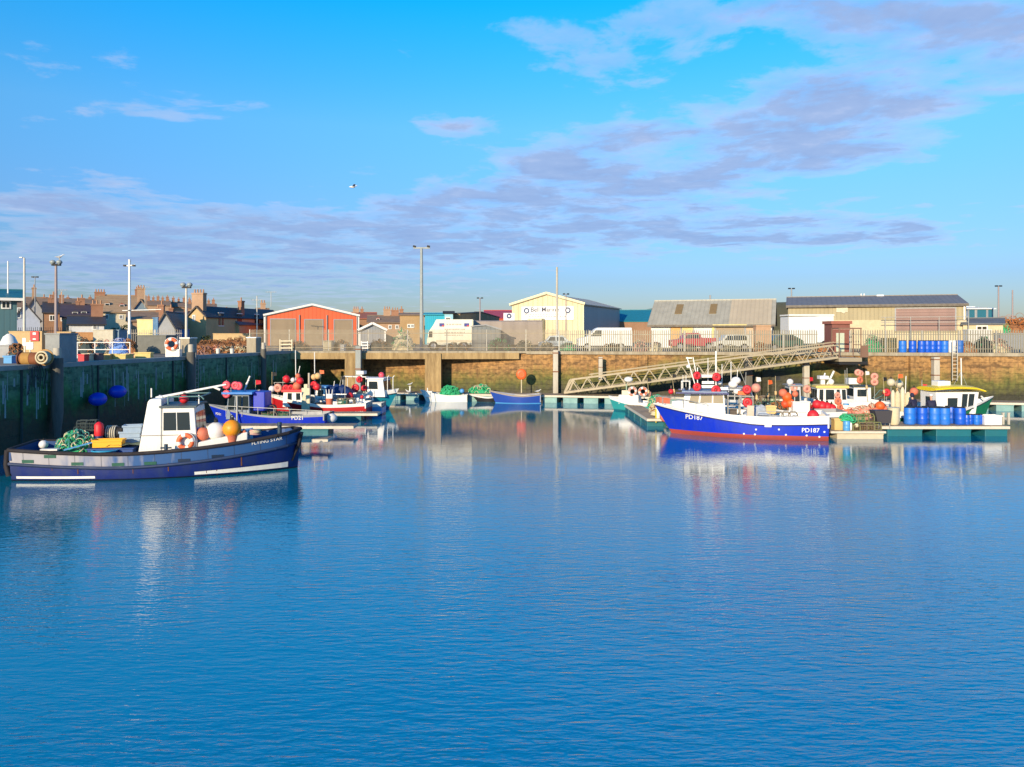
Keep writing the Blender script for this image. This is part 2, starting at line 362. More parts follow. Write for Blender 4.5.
# ------------------------------------------------------------------ water
m, nt, b = new_mat('harbour_water')
b.inputs['Base Color'].default_value = (.0015, .175, .29, 1); b.inputs['Roughness'].default_value = .03; b.inputs['IOR'].default_value = 2.8
g = N(nt, 'ShaderNodeNewGeometry')
def wnoise(sx, sy, scale, det, rot=0., dist=0., rough=.5):
    mp = N(nt, 'ShaderNodeMapping'); mp.inputs['Scale'].default_value = (sx, sy, 1); mp.inputs['Rotation'].default_value = (0, 0, rot)
    nt.links.new(g.outputs['Position'], mp.inputs[0])
    n = N(nt, 'ShaderNodeTexNoise', i_Scale=scale, i_Detail=det, i_Distortion=dist, i_Roughness=rough); nt.links.new(mp.outputs[0], n.inputs['Vector']); return n.outputs[0]
a1 = wnoise(.3, 1, 7.5, 3, R(-6), .3); a2 = wnoise(.4, 1, 2.6, 2, R(10), .2); a3 = wnoise(.35, 1, 16, 2, R(4)); a4 = wnoise(.5, 1, .7, 2, R(-20))
patch = ramp(nt, [(.38, (.22, .22, .22)), (.5, (.8, .8, .8)), (.64, (1.3, 1.3, 1.3))]); nt.links.new(wnoise(.35, 1, .075, 3, R(5), .6), patch.inputs[0])
sepw = N(nt, 'ShaderNodeSeparateXYZ'); nt.links.new(g.outputs['Position'], sepw.inputs[0])
lee = ramp(nt, [(0, (.72, .72, .72)), (.25, (.36, .36, .36)), (.5, (.16, .16, .16)), (.76, (.085, .085, .085)), (.88, (.06, .06, .06)), (1, (.035, .035, .035))]); nt.links.new(math_(nt, 'DIVIDE', math_(nt, 'SUBTRACT', sepw.outputs[1], 12.), 42., clamp=True), lee.inputs[0])
h = math_(nt, 'ADD', math_(nt, 'MULTIPLY', a1, .62), math_(nt, 'MULTIPLY', a2, .5))
h = math_(nt, 'ADD', h, math_(nt, 'MULTIPLY', a3, .2)); h = math_(nt, 'ADD', h, math_(nt, 'MULTIPLY', a4, .35))
h = math_(nt, 'MULTIPLY', math_(nt, 'MULTIPLY', h, patch.outputs[0]), lee.outputs[0])
bp = N(nt, 'ShaderNodeBump', i_Strength=1., i_Distance=.06); nt.links.new(h, bp.inputs['Height']); nt.links.new(bp.outputs[0], b.inputs['Normal'])
WATER = m
mb = MB(); mb.add([(-40,-260,0),(160,-260,0),(160,75,0),(-40,75,0)], [(0,1,2,3)])
tag(mb.build('water', WATER), None, kind='structure')

# ------------------------------------------------------------------ quays (ground) and their walls
LW = [(-28.5, -2.5), (-23.4, 35.4), (-18.1, 71.0)]          # foot line of the shaded wall (extended towards the camera)
LW[0] = (-23.4-4.6/30.9*95, 35.4-95)
RECX, RECY = 1.2, 66.2
def wall_y(x): return RECY-.172*(x-RECX) if x > RECX else RECY+(RECX-x)*.2
ASPH = M('quay_concrete_ground', (.24, .2, .15), .9, .5, .35, bump=.3, dirt=(.13, .1, .07))
mb = MB()
big = 3500
def y2(x): return wall_y(x)
mb.add([(-big,-400,QZ),(LW[0][0]-.5,-400,QZ),(LW[0][0]-.5,LW[0][1],QZ),(LW[1][0]-.5,LW[1][1],QZ),(LW[2][0]-.5,LW[2][1],QZ),(LW[2][0]-.5,70.9,QZ),(-big,70.9,QZ)], [tuple(range(7))])
mb.add([(LW[2][0]-.5,70.9,QZ),(RECX,RECY+.4,QZ),(70,y2(70)+.4,QZ),(200,y2(70)+.4,QZ),(big,y2(70),QZ),(big,big,QZ),(-big,big,QZ),(-big,70.9,QZ)], [tuple(range(8))])
tag(mb.build('ground', ASPH), None, kind='structure')

WSTONE = stone_wall('sunlit_harbour_stone', (.46, .25, .085), (.24, .13, .05), (.13, .075, .03), 1.35, .42, patch=1.7, gtop=2.3, dk=.25)
WSTONE2 = stone_wall('recessed_harbour_stone', (.46, .25, .09), (.26, .14, .055), (.16, .09, .035), 1.35, .42, gtop=2.0)
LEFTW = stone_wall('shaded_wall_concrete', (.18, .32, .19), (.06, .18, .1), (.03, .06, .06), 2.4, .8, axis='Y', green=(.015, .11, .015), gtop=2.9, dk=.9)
def wall_strip(name, pts, z0, z1, th, mat, parent=None, cope=None, copemat=None):
    mb = MB()
    for (x0, y0), (x1, y1) in zip(pts, pts[1:]):
        d = Vector((x1-x0, y1-y0)).normalized(); nx, ny = -d.y*th, d.x*th
        mb.hexa([(x0,y0,z0),(x1,y1,z0),(x1+nx,y1+ny,z0),(x0+nx,y0+ny,z0),(x0,y0,z1),(x1,y1,z1),(x1+nx,y1+ny,z1),(x0+nx,y0+ny,z1)])
    return mb.build(name, mat, parent)
# shaded wall
t = thing('harbour_wall', 'long shaded green harbour wall running away on the left behind the tug', 'harbour wall')
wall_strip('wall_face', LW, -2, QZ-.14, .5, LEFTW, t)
wall_strip('coping', [(x+.05, y) for x, y in LW], QZ-.14, QZ+.08, .75, M('pale_coping', (.3,.33,.3), .8, .5, 1.4), t)
# vertical white runs and joints on the shaded wall
mb = MB()
dv = (Vector(LW[2])-Vector(LW[1])).normalized(); nv = Vector((dv.y, -dv.x))
def lw_at(Y, off=0., z=0.):
    k = (Y-LW[1][1])/(LW[2][1]-LW[1][1]); x = LW[1][0]+(LW[2][0]-LW[1][0])*k
    return Vector((x+nv.x*off, Y+nv.y*off, z))
for i in range(95):
    Y = 33+random.random()*31; z1 = QZ-.2-random.random()*.9; z0 = z1-.35-random.random()*1.3; wd = .02+random.random()**2*.12
    a = lw_at(Y, .0, z0); b_ = lw_at(Y+wd, .0, z0); c = lw_at(Y+wd*.8, .0, z1); d = lw_at(Y+.01, .0, z1)
    mb.plate([a, b_, c, d], .006)
mb.build('lime_run', M('lime_streaks', (.3, .38, .36), .9, .6, 3), t)
mb = MB()
for Y in (36.6, 41.9, 48.8, 55.3):
    a = lw_at(Y, .02, -1); b_ = lw_at(Y, .02, QZ-.15); mb.beam(a, b_, .1, .1)
mb.build('drain_channel', M('dark_joint', (.03,.05,.045), .8), t)
# recess wall behind the pier, then the sunlit wall
cor = (LW[2][0]-.2, wall_y(LW[2][0]-.2))
t = thing('harbour_wall', 'sunlit stone harbour wall set back under the concrete pier', 'harbour wall')
wall_strip('wall_face', [cor, (RECX, RECY)], -2, QZ-.01, .5, WSTONE2, t)
t = thing('harbour_wall', 'long sunlit orange stone harbour wall behind the gangway', 'harbour wall')
pts = [(RECX, RECY), (70, wall_y(70)), (200, wall_y(70)+1)]
wall_strip('wall_face', pts, -2, QZ-.2, .6, WSTONE, t)
wall_strip('coping', [(x, y-.12) for x, y in pts], QZ-.2, QZ+.06, .9, CONC, t)
# deeper stone buttress shadows and stair recesses
mb = MB()
for x in (10.9, 20.6, 24.4, 28.3, 31.6):
    mb.box(x-.35, x+.35, wall_y(x)-.28, wall_y(x)+.2, -1.2, QZ-.22)
mb.build('buttress', WSTONE, t)

# ------------------------------------------------------------------ pier deck over the recess
t = thing('pier', 'ochre concrete pier deck on square pillars, left of centre', 'pier')
dx0 = -19.1
mb = MB(); mb.add([(dx0,66.0,QZ-.12),(RECX+7,66.0,QZ-.12),(RECX+7,66.25,QZ-.12),(RECX,RECY+.5,QZ-.12),(dx0,70.9,QZ-.12),
                   (dx0,66.0,QZ+.06),(RECX+7,66.0,QZ+.06),(RECX+7,66.25,QZ+.06),(RECX,RECY+.5,QZ+.06),(dx0,70.9,QZ+.06)],
                  [(4,3,2,1,0),(5,6,7,8,9),(0,1,6,5),(1,2,7,6),(2,3,8,7),(3,4,9,8),(4,0,5,9)])
mb.build('deck_slab', CONC, t)
mb = MB(); mb.box(dx0, RECX-.6, 65.9, 66.25, QZ-.62, QZ-.1)
mb.build('edge_beam', OCHRE, t)
for px0, px1 in ((345, 361), (425, 441)):
    mb = MB(); xa, xb = PX(px0, 65.8), PX(px1, 65.8); mb.box(xa, xb, 65.75, 66.95, -2, QZ-.13); mb.box(xa+.1, xb-.1, 66.9, 69, QZ-.75, QZ-.13)
    mb.build('pillar', OCHRE, t)
mb = MB()
for x in (dx0+2, dx0+5.5, dx0+9, dx0+12.5): mb.box(x, x+.3, 66.3, wall_y(x)-.05, QZ-.5, QZ-.13)
mb.build('cross_beam', CONC, t)

# ------------------------------------------------------------------ mooring piles
def pile(px, Y, y0, y1, wd, mat, label, group=None, square=True, cap=None):
    x = PX(px, Y); z1, z0 = PZ(y0, Y), PZ(y1, Y)
    t = thing('mooring_pile', label, 'pile', (x, Y, z0), 0, group)
    mb = MB()
    if square: mb.box(-wd/2, wd/2, -wd/2, wd/2, 0, z1-z0)
    else: mb.tube((0,0,0), (0,0,z1-z0), wd/2, 12)
    mb.build('shaft', mat, t, .02)
    for k_ in (.93, .55):
        mb = MB(); mb.box(-wd/2-.03, wd/2+.03, -wd/2-.03, wd/2+.03, (z1-z0)*k_, (z1-z0)*(k_+.02)); mb.build('iron_band', RUST, t)
    if cap:
        mb = MB(); mb.box(-wd/2-.02, wd/2+.02, -wd/2-.02, wd/2+.02, z1-z0, z1-z0+.05); mb.build('cap', cap, t)
    return t
PILEW = M('pale_pile', (.5, .46, .38), .7, .4, 2, streak=True, dirt=(.2, .17, .1))
pile(358.5, 65.4, 346, 398, .45, M('grey_pile', (.3, .32, .3), .7, .4, 2, streak=True), 'grey pile standing in front of the pier pillar nearest the corner')
pile(555.5, 65.2, 350, 399, .42, PILEW, 'tall pale pile against the wall left of the gangway foot')
pile(600.5, 64.2, 357, 380, .32, PILEW, 'short pale pile on the wall behind the low end of the gangway')
pile(748, 61.9, 357, 398, .55, TIMBER, 'dark timber pile standing behind the middle of the gangway')
pile(806, 60.4, 362, 398, .42, PILEW, 'pale pile carrying the upper end of the gangway')
pile(935.5, 60.4, 357, 398, .45, PILEW, 'pale pile on the wall behind the yellow roofed boat')
for px, Y, y0, y1, lab in ((50, 38.5, 358, 437, 'dark timber pile on the shaded wall behind the stern of the tug'),
                           (187, 50.3, 352, 405, 'broad timber pile below the white topped block on the shaded wall'),
                           (253.5, 60.3, 349, 404, 'slim timber pile at the far end of the shaded wall')):
    p = lw_at(Y, .35)
    px2 = p.x; t = thing('mooring_pile', lab, 'pile', (p.x, p.y, PZ(y1, Y)), 0)
    wd = .55 if px != 253.5 else .45; hh = PZ(y0, Y)-PZ(y1, Y)
    mb = MB(); mb.lathe([(wd*.28, 0), (wd*.5, hh*.3), (wd*.5, hh)], n=10); mb.build('shaft', TIMBER, t)
    mb = MB(); mb.tube((0,0,hh), (0,0,hh+.5), wd*.34, 10); mb.build('pale_top', PILEW, t)
# black rope marks / ladder on shaded wall
t = thing('ladder', 'iron ladder fixed to the shaded wall beside the broad timber pile', 'ladder', lw_at(51.4, .1, 0))
mb = MB(); mb.tube((0,-.2,.2),(0,-.2,4.3),.03,6); mb.tube((0,.2,.2),(0,.2,4.3),.03,6)
mb.build('side_rail', STEEL, t)
mb = MB()
for i in range(14): mb.tube((0,-.2,.35+i*.28),(0,.2,.35+i*.28),.018,6)
mb.build('rung', STEEL, t)
t = thing('ladder', 'pale ladder hanging down the sunlit wall beside the blue barrels', 'ladder', P(955, 365, 59.9)+Vector((0,.0,0)))
mb = MB(); mb.box(-.22,-.16,0,.05,-1.2,1.9); mb.box(.16,.22,0,.05,-1.2,1.9); mb.build('side_rail', PILEW, t)
mb = MB()
for i in range(10): mb.box(-.17,.17,.01,.04,-1.1+i*.28,-1.06+i*.28)
mb.build('rung', PILEW, t)

# ------------------------------------------------------------------ pontoons
def pontoon(p0, p1, wd, z, label, fl=2.4, gap=1.1, floatcol=PALETEAL, th=.16, group=None, first=.3):
    p0, p1 = Vector(p0), Vector(p1); L = (p1-p0).length; a = math.atan2(p1.y-p0.y, p1.x-p0.x)
    t = thing('pontoon', label, 'pontoon', (p0.x, p0.y, 0), a, group)
    mb = MB(); n = int(L/.16)
    for i in range(n):
        x = L*i/n; dz = random.uniform(-.006, .006); mb.box(x+.006, x+L/n-.006, .04, wd-.04, z-.05+dz, z+dz)
    mb.build('decking', WOOD, t)
    mb = MB(); mb.box(0, L, -.02, .06, z-th, z-.015); mb.box(0, L, wd-.06, wd+.02, z-th, z-.015); mb.box(-.05, .0, -.02, wd+.02, z-th, z-.015); mb.box(L, L+.05, -.02, wd+.02, z-th, z-.015)
    mb.build('frame', M('pale_pontoon_edge', (.6, .54, .43), .7, .3, 2), t)
    x = first
    while x+fl*.5 < L:
        e = min(x+fl, L-.05); mb = MB()
        mb.box(x, e, .05, wd-.05, -.35, z-th-.01); mb.box(x-.02, e+.02, .03, wd-.03, z-th-.09, z-th-.02)
        mb.build('float', floatcol, t, .03); x += fl+gap
    return t
pontoon((PX(383, 64.6), 64.9, 0), (40, 54.5, 0), 2.0, .62, 'long pontoon running along the foot of the sunlit wall', 1.15, .5)
pontoon((-19.0, 42.5, 0), (PX(353, 42.6), 42.5, 0), 1.3, .5, 'timber finger pontoon in front of the blue open boat on the left', 2.2, 1., TEAL)
pontoon((-18.5, 49.2, 0), (PX(377, 49.3), 49.2, 0), 1.2, .5, 'timber finger pontoon below the red hulled boat on the left', 2.2, 1., TEAL)
pontoon((-15.5, 37.2, 0), (PX(327, 37.2), 37.2, 0), 1.1, .5, 'short finger pontoon with yellow cleat behind the bow of the tug', 2.0, .8, TEAL)
pontoon((20.1, 42.0, 0), (PX(1009, 42.0), 42.0, 0), 2.2, .55, 'broad pontoon loaded with blue barrels, in front of the yellow roofed boat', 1.9, .75, TEAL)
pontoon((PX(832, 40.9), 40.9, 0), (PX(885, 40.9), 40.9, 0), 1.7, .42, 'short low pontoon stacked with creels behind the stern of the blue and white boat', 2.5, .2, M('pale_side', (.55, .47, .33), .6, .3), .12)
pontoon((PX(663, 47), 46.2, 0), (PX(634, 58), 59.2, 0), 1.1, .5, 'narrow finger pontoon running out past the bow of the blue and white boat', 2.0, .5, TEAL)

# ------------------------------------------------------------------ gangway
g0, g1 = Vector((PX(564, 62.2), 62.2, .8)), Vector((PX(838, 58.9), 58.9, 3.74))
gd = (g1-g0); gl = gd.length; ga = math.atan2(gd.y, gd.x); gp = math.atan2(gd.z, Vector((gd.x, gd.y)).length)
t = thing('gangway', 'long sloping lattice gangway from the pontoon up to the quay', 'gangway', g0, ga)
GAL = M('gangway_metal', (.36, .3, .2), .45, .25, 2, metal=.1)
def gx(s, y, h): return Vector((s*math.cos(gp), y, s*math.sin(gp)+h))
for y in (0, 1.3):
    mb = MB(); mb.beam(gx(0,y,.0), gx(gl,y,.0), .1, .17); mb.build('bottom_chord', GAL, t)
    mb = MB(); mb.beam(gx(.5,y,.95), gx(gl,y,.95), .07, .08); mb.build('top_chord', GAL, t)
    mb = MB(); n = 17; st = gl/n
    for i in range(n):
        s0 = i*st
        mb.beam(gx(s0+.1,y,.06), gx(s0+st/2,y,.93), .05, .06); mb.beam(gx(s0+st/2,y,.93), gx(s0+st-.05,y,.06), .05, .06)
    mb.build('lattice', GAL, t)
mb = MB(); mb.beam(gx(0,.65,.03), gx(gl,.65,.03), 1.18, .05); mb.build('walkway', M('grating', (.16,.15,.13), .7), t)
for s in (0, .35):
    mb = MB()
    for y in (0, 1.3): mb.beam(gx(s,y,.0), gx(s+.45,y,1.0), .06, .06)
    mb.build('end_post', GAL, t)
mb = MB()
for y in (0, 1.3): mb.beam(gx(2.,y,1.18), gx(gl,y,1.18), .04, .04); [mb.beam(gx(s,y,.95), gx(s,y,1.18), .03, .03) for s in (2.2,5,8,11,14,17,20)]
mb.build('handrail', GAL, t)
# landing at the top
lx0, lx1 = g1.x, PX(861, 58.9)
t = thing('landing', 'railed steel landing at the top of the gangway', 'landing', (lx0, 58.75, 3.3))
mb = MB(); mb.box(0, lx1-lx0, 0, 3.1, .12, .42); mb.build('platform', GAL, t)
mb = MB(); mb.box(.1, lx1-lx0+.5, .15, 3., -.1, .11); mb.build('under_frame', DARK, t)
for x in (.05, lx1-lx0-.05):
    mb = MB(); mb.tube((x,.05,.42),(x,.05,2.7),.045,8); mb.tube((x,1.4,.42),(x,1.4,2.7),.045,8); mb.build('post', M('brown_post', (.2,.11,.07), .6), t)
mb = MB(); mb.box(0, lx1-lx0, .02, .07, 2.6, 2.7); mb.box(0, lx1-lx0, 1.38, 1.43, 2.6, 2.7); mb.box(.02,.07,.05,1.4,2.6,2.7); mb.build('top_rail', M('brown_post', (0,0,0)), t)
mb = MB(); 
for z in (.9, 1.4): mb.tube((lx1-lx0,.05,z),(lx1-lx0,1.4,z),.025,6)
mb.box(lx1-lx0-.02, lx1-lx0+.5, .0, .05, .45, 1.35); mb.build('side_rail', M('brown_post', (0,0,0)), t)

# ------------------------------------------------------------------ palisade fence on the sunlit quay
FENCE = M('fence_metal', (.25, .23, .17), .5, .3, 2, metal=.2)
def fence(pts, h, sp, wd, label, pan=2.75, mat=FENCE, pointed=True, offs=.0):
    t = thing('fence', label, 'fence', (pts[0][0], pts[0][1], QZ))
    o = Vector((pts[0][0], pts[0][1], 0))
    for a, b in zip(pts, pts[1:]):
        a, b = Vector((*a, 0))-o, Vector((*b, 0))-o; L = (b-a).length; d = (b-a)/L; n = max(1, round(L/pan)); ang = math.atan2(d.y, d.x)
        for i in range(n):
            p, q = a+d*(L*i/n), a+d*(L*(i+1)/n); mb = MB(); k = int((q-p).length/sp)
            for j in range(k):
                c = p+(q-p)*((j+.5)/k); hh = h*random.uniform(.985, 1.01)
                mb.cbox((c.x, c.y, hh/2+.04), (wd, .02, hh-.08), ang)
                if pointed: mb.cbox((c.x, c.y, hh+.02), (wd*.45, .02, .09), ang)
            for z in (.35, h-.32):
                mb.beam(p+Vector((0,.03,z)), q+Vector((0,.03,z)), .03, .05)
            mb.build('fence_panel', mat, t)
            mb = MB(); mb.cbox((p.x, p.y+.06, h/2), (.07, .07, h), ang); mb.build('fence_post', STEEL, t)
    return t
fr = [(PX(560, 65), wall_y(4)+.7), (70, wall_y(70)+.7)]
fence([fr[0], (PX(832, 60), wall_y(25)+.7)], 1.8, .17, .075, 'grey palisade fence on the quay behind the sloping gangway')
fence([(PX(864, 60), wall_y(27)+.7), fr[1]], 1.8, .17, .075, 'grey palisade fence on the quay behind the row of blue barrels')
fence([(PX(250, 67), 66.9), (RECX, 66.9), (PX(558, 66), 66.4)], 1.9, .1, .034, 'fine mesh fence standing on the concrete pier', 3.2, M('tan_mesh', (.33,.27,.18), .6), False)
# ------------------------------------------------------------------ boats
class Boat:
    def __init__(s, name, label, cat, c, rz, L, Bm, zs, zm, zb, rake=.6, transom=.8, bul=.45, deck=None, group=None, pw=2.4, pwl=1.5, band=.3, draft=.5, flare=.7, mats=None, boot=.1, bluntness=0., belt=None, band_fn=None):
        s.L, s.B, s.zs, s.zm, s.zb, s.rake, s.tr, s.pw, s.pwl, s.draft, s.flare, s.blunt = L, Bm, zs, zm, zb, rake, transom, pw, pwl, draft, flare, bluntness
        s.root = thing(name, label, cat, (c[0], c[1], 0), rz, group); s.c = Vector((c[0], c[1], 0)); s.rz = rz
        s.cos, s.sin = math.cos(rz), math.sin(rz)
        s.side = -1 if s.cos > 0 else 1            # local y sign of the side that faces the camera
        mats = mats or [ANTIF, NAVY, WHITE, GREY]  # below boot line, topside, upper band, inside
        n = 30; s.bul = bul; s.band = band
        bd = band if callable(band) else (lambda t: band)
        rows = lambda t: [-draft, 0, boot, boot+.001, (s.sheer(t)-bd(t))*.5+boot*.5, s.sheer(t)-bd(t), s.sheer(t)-bd(t)+.001, s.sheer(t)]
        mb = MB(); nr = 8; mi = [0, 0, 0, 1, 1, 1, 2]
        for sd_ in (-1, 1):
            vs = []
            for i in range(n+1):
                t = i/n
                for z in rows(t):
                    p = s.pt(t, z, sd_); vs.append(p)
            fs, ms = [], []
            o = len(mb.v); mb.v += vs
            for i in range(n):
                for j in range(nr-1):
                    a = o+i*nr+j; f = [a, a+nr, a+nr+1, a+1]
                    if sd_ > 0: f = f[::-1]
                    mb.f.append(f); k = mi[j]
                    if k == 2 and band_fn: k = band_fn((i+.5)/n)
                    mb.m.append(k); mb.s.append(True)
        # transom
        rr = rows(0)
        for j in range(nr-1):
            a, b_ = s.pt(0, rr[j], -1), s.pt(0, rr[j], 1); c_, d = s.pt(0, rr[j+1], 1), s.pt(0, rr[j+1], -1)
            mb.add([a, d, c_, b_], [(0,1,2,3)], mi[j] if not (mi[j] == 2 and band_fn) else band_fn(0))
        if bluntness > 0:
            pass
        s.rootparts = {}
        s.hull = mb.build('hull', mats, s.root)
        # inside of the bulwark, cap and deck
        dz = (lambda t: s.sheer(t)-bul) if deck is None else (lambda t: deck)
        s.deckz = dz
        mb = MB(); 
        for i in range(n):
            t0, t1 = i/n, (i+1)/n
            for sd_ in (-1, 1):
                q = []
                for t in (t0, t1):
                    o_ = s.pt(t, s.sheer(t), sd_); wdt = abs(o_.y); iy = sd_*max(0, wdt-.07)
                    q.append((o_, Vector((o_.x-.02, iy, o_.z)), s.pt(t, dz(t), sd_, -min(.07, s.half(t, dz(t))))))
                f = [(0,1,2,3)] if sd_ < 0 else [(3,2,1,0)]
                mb.add([q[0][0], q[1][0], q[1][1], q[0][1]], f, 0); mb.add([q[0][1], q[1][1], q[1][2], q[0][2]], f, 0)
        o_ = s.pt(0, s.sheer(0), 1)
        mb.box(o_.x, o_.x+.07, -abs(o_.y), abs(o_.y), dz(0), o_.z)
        mb.build('bulwark', mats[3] if len(mats) > 3 else GREY, s.root)
        mb = MB(); vs = []
        for i in range(n+1):
            t = i/n; o_ = s.pt(t, dz(t), 1); w_ = max(0.005, abs(o_.y)-.05); vs += [(o_.x-.01, -w_, dz(t)), (o_.x-.01, w_, dz(t))]
        mb.add(vs, [(2*i, 2*i+2, 2*i+3, 2*i+1) for i in range(n)]); mb.build('deck', mats[4] if len(mats) > 4 else GREY, s.root)
    def sheer(s, t):
        if t < .4: k = (.4-t)/.4; return s.zm+(s.zs-s.zm)*k**1.6
        k = (t-.4)/.6; return s.zm+(s.zb-s.zm)*k**1.7
    def half(s, t, z):
        def w(p, trn):
            if t < .42: return trn+(1-trn)*math.sin(math.pi/2*t/.42)
            k = (t-.42)/.58
            return max(0, 1-(1-s.blunt)*k**p) if s.blunt and t < 1 else max(0, 1-k**p)
        if s.blunt and t > .93: 
            e = (t-.93)/.07; base = (1-(1-s.blunt)*((t-.42)/.58)**s.pw)*math.sqrt(max(0, 1-e*e)); basew = (1-(((t-.42)/.58)**s.pwl))
            wd_, ww_ = base, basew
        else: wd_, ww_ = w(s.pw, s.tr), max(0, (s.tr*.9+(1-s.tr*.9)*math.sin(math.pi/2*t/.42)) if t < .42 else 1-((t-.42)/.58)**s.pwl)
        sh = s.sheer(t); k = max(0, min(1, z/sh))
        hw = ww_*.9+(wd_-ww_*.9)*k**s.flare
        if z < 0: hw *= (1+z/s.draft*.55)
        return hw*s.B/2
    def pt(s, t, z, sd_=1, off=0.):
        k = max(-.25, min(1, z/s.sheer(t)))
        x = -s.L/2+t*(s.L-s.rake)+s.rake*k*t**3
        return Vector((x, sd_*(s.half(t, z)+off), z))
    def tx(s, x, z):
        t = (x+s.L/2)/(s.L-s.rake)
        for _ in range(8):
            k = max(-.25, min(1, z/s.sheer(t))); t = (x+s.L/2-s.rake*k*max(0, t)**3)/(s.L-s.rake)
        return max(0, min(1, t))
    def surf(s, x, z, off=.015, sd_=None):
        return s.pt(s.tx(x, z), z, s.side if sd_ is None else sd_, off)
    def at(s, px, py, y):
        """local point where the sight line through a pixel meets the local plane y"""
        d = Vector(((px-CX)/F, 1, -(py-HY)/F)); o = Vector((0, 0, CZ))-s.c
        dl = Vector((d.x*s.cos+d.y*s.sin, -d.x*s.sin+d.y*s.cos, d.z)); ol = Vector((o.x*s.cos+o.y*s.sin, -o.x*s.sin+o.y*s.cos, o.z))
        return ol+dl*((y-ol.y)/dl.y)
    def world(s, p): return s.c+Vector((p[0]*s.cos-p[1]*s.sin, p[0]*s.sin+p[1]*s.cos, p[2]))
    def rail(s, name, mat, r, zoff=0., t0=0., t1=1., off=.02, n=26, belt=None):
        mb = MB()
        for sd_ in (-1, 1):
            pts = [s.pt(t0+(t1-t0)*i/n, (s.sheer(t0+(t1-t0)*i/n)+zoff) if belt is None else belt(t0+(t1-t0)*i/n), sd_, off) for i in range(n+1)]
            mb.path(pts, r, 6)
        p, q = s.pt(t0, s.sheer(t0)+zoff if belt is None else belt(t0), -1), s.pt(t0, s.sheer(t0)+zoff if belt is None else belt(t0), 1)
        if t0 == 0: mb.tube(p-Vector((.02,0,0)), q-Vector((.02,0,0)), r, 6)
        return mb.build(name, mat, s.root)
    def stripe(s, name, mat, t0, t1, z0, z1, off=.008, n=14):
        f0 = z0 if callable(z0) else (lambda t: z0); f1 = z1 if callable(z1) else (lambda t: z1)
        for sd_ in (-1, 1):
            mb = MB()
            for i in range(n):
                a, b_ = t0+(t1-t0)*i/n, t0+(t1-t0)*(i+1)/n
                q = [s.pt(a, f0(a), sd_, off), s.pt(b_, f0(b_), sd_, off), s.pt(b_, f1(b_), sd_, off), s.pt(a, f1(a), sd_, off)]
                mb.add(q, [(0,1,2,3) if sd_ < 0 else (3,2,1,0)], 0, True)
            mb.build(name, mat, s.root)
    def text(s, body, px, py, size, mat=None, both=False, slope=0.):
        p = s.at(px, py, s.side*s.B*.35)
        for _ in range(6): p = s.at(px, py, s.surf(p.x, p.z).y)
        dirn = 1 if s.cos > 0 else -1
        return lettering(body, size, mat or WHITE, s.root, lambda u, v: s.surf(p.x+dirn*u, p.z+v+dirn*u*slope, .02))

def bilerp(q, u, v):
    return q[0]*(1-u)*(1-v)+q[1]*u*(1-v)+q[2]*u*v+q[3]*(1-u)*v
def wheelhouse(root, x0b, x1b, x0t, x1t, y0, y1, z0, z1, mat, side_w=(), front_w=(), back_w=(), tin=.06, roof=None, roof_ov=.12, roof_th=.07, frame=None, fdir=1, name='wheelhouse', camber=.05, tf=1., gm=None):
    """cabin with sloped ends; window lists are (u0,u1,v0,v1) on each face"""
    b = [Vector((x0b,y0,z0)), Vector((x1b,y0,z0)), Vector((x1b,y1,z0)), Vector((x0b,y1,z0))]
    t = [Vector((x0t,y0+tin,z1)), Vector((x1t,y0+tin,z1)), Vector((x1t,y1-tin,z1)), Vector((x0t,y1-tin,z1))]
    for q_ in (b, t):
        ym = (y0+y1)/2
        for k_ in (1, 2): q_[k_].y = ym+(q_[k_].y-ym)*tf
    mb = MB(); mb.hexa(b+t); wh = mb.build(name, mat, root, .03)
    faces = {'s0': [b[0], b[1], t[1], t[0]], 's1': [b[2], b[3], t[3], t[2]], 'f': [b[1], b[2], t[2], t[1]], 'k': [b[3], b[0], t[0], t[3]]}
    def wins(q, lst, flip=False):
        for (u0, u1, v0, v1) in lst:
            if flip: u0, u1 = 1-u1, 1-u0
            qq = [bilerp(q, u0, v0), bilerp(q, u1, v0), bilerp(q, u1, v1), bilerp(q, u0, v1)]
            m2 = MB(); m2.plate(qq, .012, 0, .006)
            # rubber frame
            c = sum(qq, Vector())/4
            big_ = [p+(p-c).normalized()*.035 for p in qq]; m2.plate(big_, .008, 1, -.003)
            m2.build('window', [gm or GLASS, frame or DARK], wh)
    wins(faces['s0'], side_w); wins(faces['s1'], side_w, True); wins(faces['f'], front_w); wins(faces['k'], back_w)
    if roof:
        rx0, rx1 = min(x0t, x1t)-roof_ov, max(x0t, x1t)+roof_ov; ya, yb = y0+tin-roof_ov, y1-tin+roof_ov; mb = MB(); k = 8; pr = []
        for i in range(k+1):
            u = i/k; pr.append((ya+(yb-ya)*u, z1+camber*math.sin(math.pi*u)))
        vs = [(rx0, y, z) for y, z in pr]+[(rx0, y, z+roof_th) for y, z in pr[::-1]]; m_ = len(vs)
        vs2 = [(rx1, y, z) for _, y, z in vs]
        mb.add(vs+vs2, [tuple(range(m_))[::-1], tuple(range(m_, 2*m_))]+[(i, (i+1) % m_, m_+(i+1) % m_, m_+i) for i in range(m_)])
        mb.build('roof', roof, wh)
    return wh

def tubes_part(name, segs, r, mat, parent, n=6):
    mb = MB()
    for a, b in segs: mb.tube(a, b, r, n)
    return mb.build(name, mat, parent)

